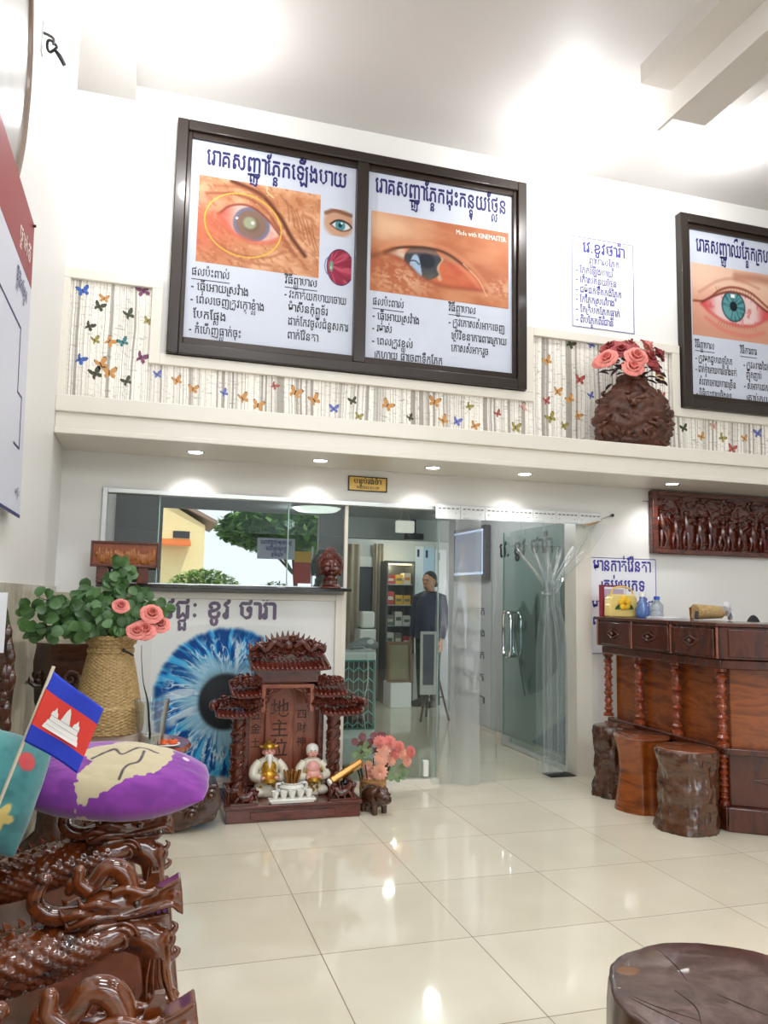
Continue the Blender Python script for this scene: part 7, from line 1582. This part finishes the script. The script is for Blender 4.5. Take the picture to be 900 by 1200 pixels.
for sg in (-1, 1):
    sh_, el, wr = Vector((sg*.185, .01, 1.39)), Vector((sg*.245, .03, 1.10)), Vector((sg*.235, -.06, .86)); arms[sg] = (sh_, el, wr)
    b.tube([(sg*.09, .01, 1.41), sh_, el, wr], [.045, .05, .042, .029], 12, M)
    b.ball(wr+Vector((0, -.015, -.055)), (.020, .042, .055), 12, 8, M)                         # palm
    for j in range(4):
        f0 = wr+Vector((0, -.045+.021*j, -.095)); L = (.062, .072, .068, .052)[j]; b.tube([f0, f0+Vector((-sg*.004, 0, -L*.5)), f0+Vector((-sg*.018, 0, -L))], [.0095, .009, .0075], 7, M)
    b.tube([wr+Vector((0, -.04, -.035)), wr+Vector((-sg*.008, -.068, -.065)), wr+Vector((-sg*.012, -.070, -.10))], [.013, .011, .009], 7, M)
    b.tube([(sg*.085, 0, .92), (sg*.095, -.01, .50), (sg*.10, .02, .09)], [.088, .058, .040], 14, M); b.tube([(sg*.10, .05, .045), (sg*.105, -.06, .035), (sg*.11, -.15, .03)], [.042, .042, .03], 10, M)
body = obj('body', b, plain('skin', (176, 126, 96), .55), t); remesh(body, .0065, 2)
b = MB()
for sg in (-1, 1): b.ball((sg*.032, -.092, 1.612), (.013, .008, .008), 8, 6, M)
obj('eye', b, plain('eye_dark', (40, 30, 28), .3), body)
b = MB(); b.ball((0, .018, 1.635), (.089, .104, .105), 24, 16, M); b.v = [M @ (lambda q: Vector((q.x, max(q.y, -.088+max(0, 1.69-q.z)*1.5), q.z)) if q.z < 1.69 else q)(M.inverted() @ v) for v in b.v]; obj('hair', b, plain('black_hair', (24, 22, 22), .6), t)
b = MB(); b.tube([(0, .012, 1.455), (0, .012, 1.40), (0, .01, 1.28), (0, .0, 1.08), (0, .0, .86)], [.066, .13, .172, .162, .17], 22, M, flat=1.18)
for sg in (-1, 1): sh_, el, wr = arms[sg]; b.tube([(sg*.08, .01, 1.40), sh_, el, wr+Vector((0, .005, .01))], [.075, .07, .055, .042], 14, M)
so = obj('shirt', b, plain('navy_shirt', (34, 40, 66), .8), t); remesh(so, .008, 3)
b = MB(); b.lathe([(.066, 0), (.072, .03), (.062, .035)], (0, .013, 1.435), 18, M); obj('collar', b, plain('navy_collar', (28, 34, 58), .8), so)
b = MB(); b.tube([(0, 0, .93), (0, 0, .80)], [.155, .15], 18, M, flat=1.12)
for sg in (-1, 1): b.tube([(sg*.085, 0, .88), (sg*.095, -.01, .50), (sg*.10, .02, .07)], [.105, .078, .064], 16, M)
to_ = obj('trousers', b, plain('dark_olive_trousers', (48, 46, 36), .85), t); remesh(to_, .008, 3)
for sg in (-1, 1): b = MB(); b.tube([(sg*.10, .06, .05), (sg*.105, -.05, .045), (sg*.112, -.165, .035)], [.048, .052, .04], 12, M); b.v = [Vector((v.x, v.y, max(v.z, .001))) for v in b.v]; obj('shoe', b, BLACK, t)
# ------------------------------------------------------------------ the street outside the open shopfront (seen mirrored in the partition window)
GY = YW+.01
def mir(u, v, yv): p = at(u, v, yv); return Vector((p.x, 2*GY-yv, p.z))
struct('ground_outside', MB().box((-30, -60, -.14), (40, -3.2, -.02)), plain('street_concrete', (190, 184, 172), .9, var=.1, nscale=1))
struct('canopy_outside', MB().box((-2.5, -5.4, 3.3), (7, -3.2, 3.4)), plain('canopy_grey', (120, 126, 132), .6))
t = thing('shop_banner', 'blue-grey sign board with lettering under the canopy outside the shopfront', 'sign', (1.5, -3.6, 2.6)); p0, p1 = mir(228, 577, 14.3), mir(352, 590, 14.3)
obj('board', MB().box((p0.x, p0.y-.02, p1.z), (p1.x+.5, p0.y+.02, p0.z+.25)), plain('banner_blue_grey', (150, 170, 188), .5), t, smooth=False)
tb = MB(); write(tb, 'គ្លីនិកភ្នែក ខូវ ថារ៉ា', (p1.x+.2, p0.y+.02, p1.z+.02), (-1, 0, 0), Z3, .16, 1.9, bold=.03, depth=.004); obj('lettering', tb, NAVY, t, smooth=False, recalc=False)
t = thing('hanging_sign', 'white hanging sign with blue writing outside the shopfront', 'sign', (2, -3.7, 1.9)); p0, p1 = mir(302, 630, 14.5), mir(345, 656, 14.5)
obj('board', MB().box((p0.x, p0.y-.012, p1.z), (p1.x, p0.y+.012, p0.z)), plain('sign_white', (212, 224, 244), .5), t, smooth=False)
tb = MB()
for i, (tx, z) in enumerate((('ចូលសម្រាកព្យាបាល', .72), ('ភ្នែកគ្រប់ប្រភេទ', .42), ('២៤ម៉ោង', .12))): write(tb, tx, (p1.x-.06-.08*i, p0.y+.012, p1.z+(p0.z-p1.z)*z), (-1, 0, 0), Z3, .07, (p1.x-p0.x)*(.84-.26*i), bold=.02, depth=.004)
obj('lettering', tb, BLUEINK, t, smooth=False, recalc=False)
for q in (p0.x+.08, p1.x-.08): obj('chain', MB().tube([(q, p0.y, p0.z), (q, p0.y, 3.3)], .006, 6), BLACK, t)
t = thing('feather_banner', 'yellow and red upright banner outside the shopfront', 'banner', (2.6, -4.3, 0)); p0, p1 = mir(345, 646, 15.2), mir(364, 684, 15.2)
obj('yellow_cloth', MB().box((p0.x, p0.y, (p0.z+p1.z)/2+.1), (p1.x, p0.y+.01, p0.z)), plain('yellow_cloth', (246, 196, 60), .7), t, smooth=False); obj('red_cloth', MB().box((p0.x, p0.y, p1.z), (p1.x, p0.y+.01, (p0.z+p1.z)/2+.0999)), plain('red_cloth', (206, 60, 50), .7), t, smooth=False); obj('pole', MB().tube([(p1.x+.02, p0.y, -.02), (p1.x+.02, p0.y, p0.z+.1)], .014, 8), ALU, t)
# yellow house
t = thing('yellow_house', 'pale yellow gabled house across the street', 'house', (0, -32, 0)); yv = 42.0; yh_ = 2*GY-yv
a, e, c_ = mir(150, 575, yv), mir(252, 612, yv), mir(258, 690, yv)
b = MB(); b.add([], []); b.prism([(a.x, -.02), (e.x-.5, -.02), (e.x-.5, e.z-.2), (a.x+1.2, a.z), (a.x, a.z)], (yh_-5, yh_)); obj('wall', b, plain('yellow_render', (242, 226, 168), .8), t, smooth=False)
b = MB(); b.prism([(a.x-.3, a.z+.05), (a.x+1.2, a.z+.05), (e.x+.1, e.z-.15), (e.x+.1, e.z+.05), (a.x+1.2, a.z+.3), (a.x-.3, a.z+.3)], (yh_-5.3, yh_+.4)); obj('roof', b, plain('brown_roof', (150, 128, 110), .7), t, smooth=False)
p0, p1 = mir(203, 622, yv), mir(222, 631, yv); b = MB(); b.box((p0.x, yh_, p1.z), (p1.x, yh_+.05, p0.z)); obj('window', b, plain('house_window', (60, 62, 66), .3), t, smooth=False)
p0, p1 = mir(187, 631, yv), mir(222, 640, yv); b = MB(); b.prism([(yh_+.05, p0.z), (yh_+1.6, p1.z), (yh_+1.6, p1.z-.1), (yh_+.05, p1.z)], (p0.x, p1.x), plane='yz'); obj('awning', b, plain('orange_awning', (226, 120, 60), .7), t, smooth=False)
def tree(name, label, c, r, h0, trunk_h, seed, n, mat, grp, lsz):
    t = thing(name, label, 'tree' if trunk_h else 'bush', c, grp); rg = random.Random(seed); b = MB()
    b.tube(bez([c, (c[0]+.1, c[1], c[2]+max(trunk_h, .4)), (c[0]-.1, c[1], c[2]+h0)], 8), [.14*r[2], .10*r[2], .05], 8)
    for i in range(5): a = i*1.25; b.tube([(c[0], c[1], c[2]+h0*.6), (c[0]+r[0]*.6*math.cos(a), c[1]+r[1]*.6*math.sin(a), c[2]+h0+.2*math.sin(i))], [.05, .02], 6)
    obj('trunk', b, plain('bark_brown', (92, 74, 58), .9), t); b = MB()
    for i in range(n):
        d = Vector((rg.gauss(0, 1), rg.gauss(0, 1), rg.gauss(0, 1))).normalized(); k_ = rg.random()**.4; p = Vector((c[0]+r[0]*d.x*k_, c[1]+r[1]*d.y*k_, c[2]+h0+r[2]*d.z*k_))
        if p.z < c[2]+.02: continue
        q = Vector((rg.uniform(-1, 1), rg.uniform(-1, 1), rg.uniform(-.4, .4))).normalized(); s_ = q.cross(Vector((0, 0, 1))).normalized(); L = lsz*rg.uniform(.7, 1.3); b.add([p-q*L, p+s_*L*.45, p+q*L, p-s_*L*.45], [(0, 1, 2, 3)])
    obj('foliage', b, mat, t, smooth=False, recalc=False)
TL1 = plain('street_leaf', (104, 144, 70), .7, var=.3, nscale=.8); TL2 = plain('street_leaf_light', (150, 180, 90), .7, var=.3, nscale=1.2)
p0 = mir(345, 622, 24); tree('street_tree', 'broad green tree across the street', (p0.x, p0.y, 0), (2.4, 2.4, .75), p0.z, 1.4, 3, 11000, TL1, 'plants across the street', .2)
p0 = mir(240, 664, 23); tree('street_bush', 'light green bush across the street left of the tree', (p0.x, p0.y, 0), (1.1, .9, .7), 1.35, 0, 4, 5200, TL2, 'plants across the street', .09)
p0 = mir(322, 675, 22.5); tree('street_bush', 'low leafy bush below the street tree', (p0.x, p0.y, 0), (.9, .8, .6), 1.1, 0, 5, 1800, TL1, 'plants across the street', .09)
def car(label, c):
    t = thing('car', label, 'car', c, 'white cars parked across the street'); T = Matrix.Translation(c); b = MB()
    q = [(-2.1, .35), (-2.15, .75), (-1.95, .95), (-1.2, 1.02), (-.6, 1.5), (.9, 1.52), (1.7, 1.05), (2.1, .98), (2.15, .4), (1.9, .3), (-1.9, .3)]; b.prism(q, (-.85, .85), T); obj('body', b, plain('white_car_paint', (236, 238, 240), .2, coat=.6), t, bevel=.08, seg=3)
    b = MB(); b.prism([(-1.05, 1.04), (-.55, 1.44), (.85, 1.46), (1.5, 1.06)], (-.86, .86), T); obj('windows', b, plain('car_glass', (40, 46, 52), .1, coat=.5), t, smooth=False)
    for x in (-1.35, 1.35):
        for y in (-.8, .8): obj('wheel', MB().lathe([(.2, -.1), (.33, -.09), (.33, .09), (.2, .1), (.1, .09), (.0001, .09)], (0, 0, 0), 24, T @ Matrix.Translation((x, y, .33)) @ Matrix.Rotation(PI/2, 4, 'X')), plain('tyre', (34, 34, 36), .7), t)
p0 = mir(238, 690, 19.5); car('white car parked across the street below the light green bush', (p0.x-.3, p0.y, -.02)); p0 = mir(305, 690, 19.5); car('white car parked across the street below the broad tree', (p0.x+3.4, p0.y-.6, -.02))
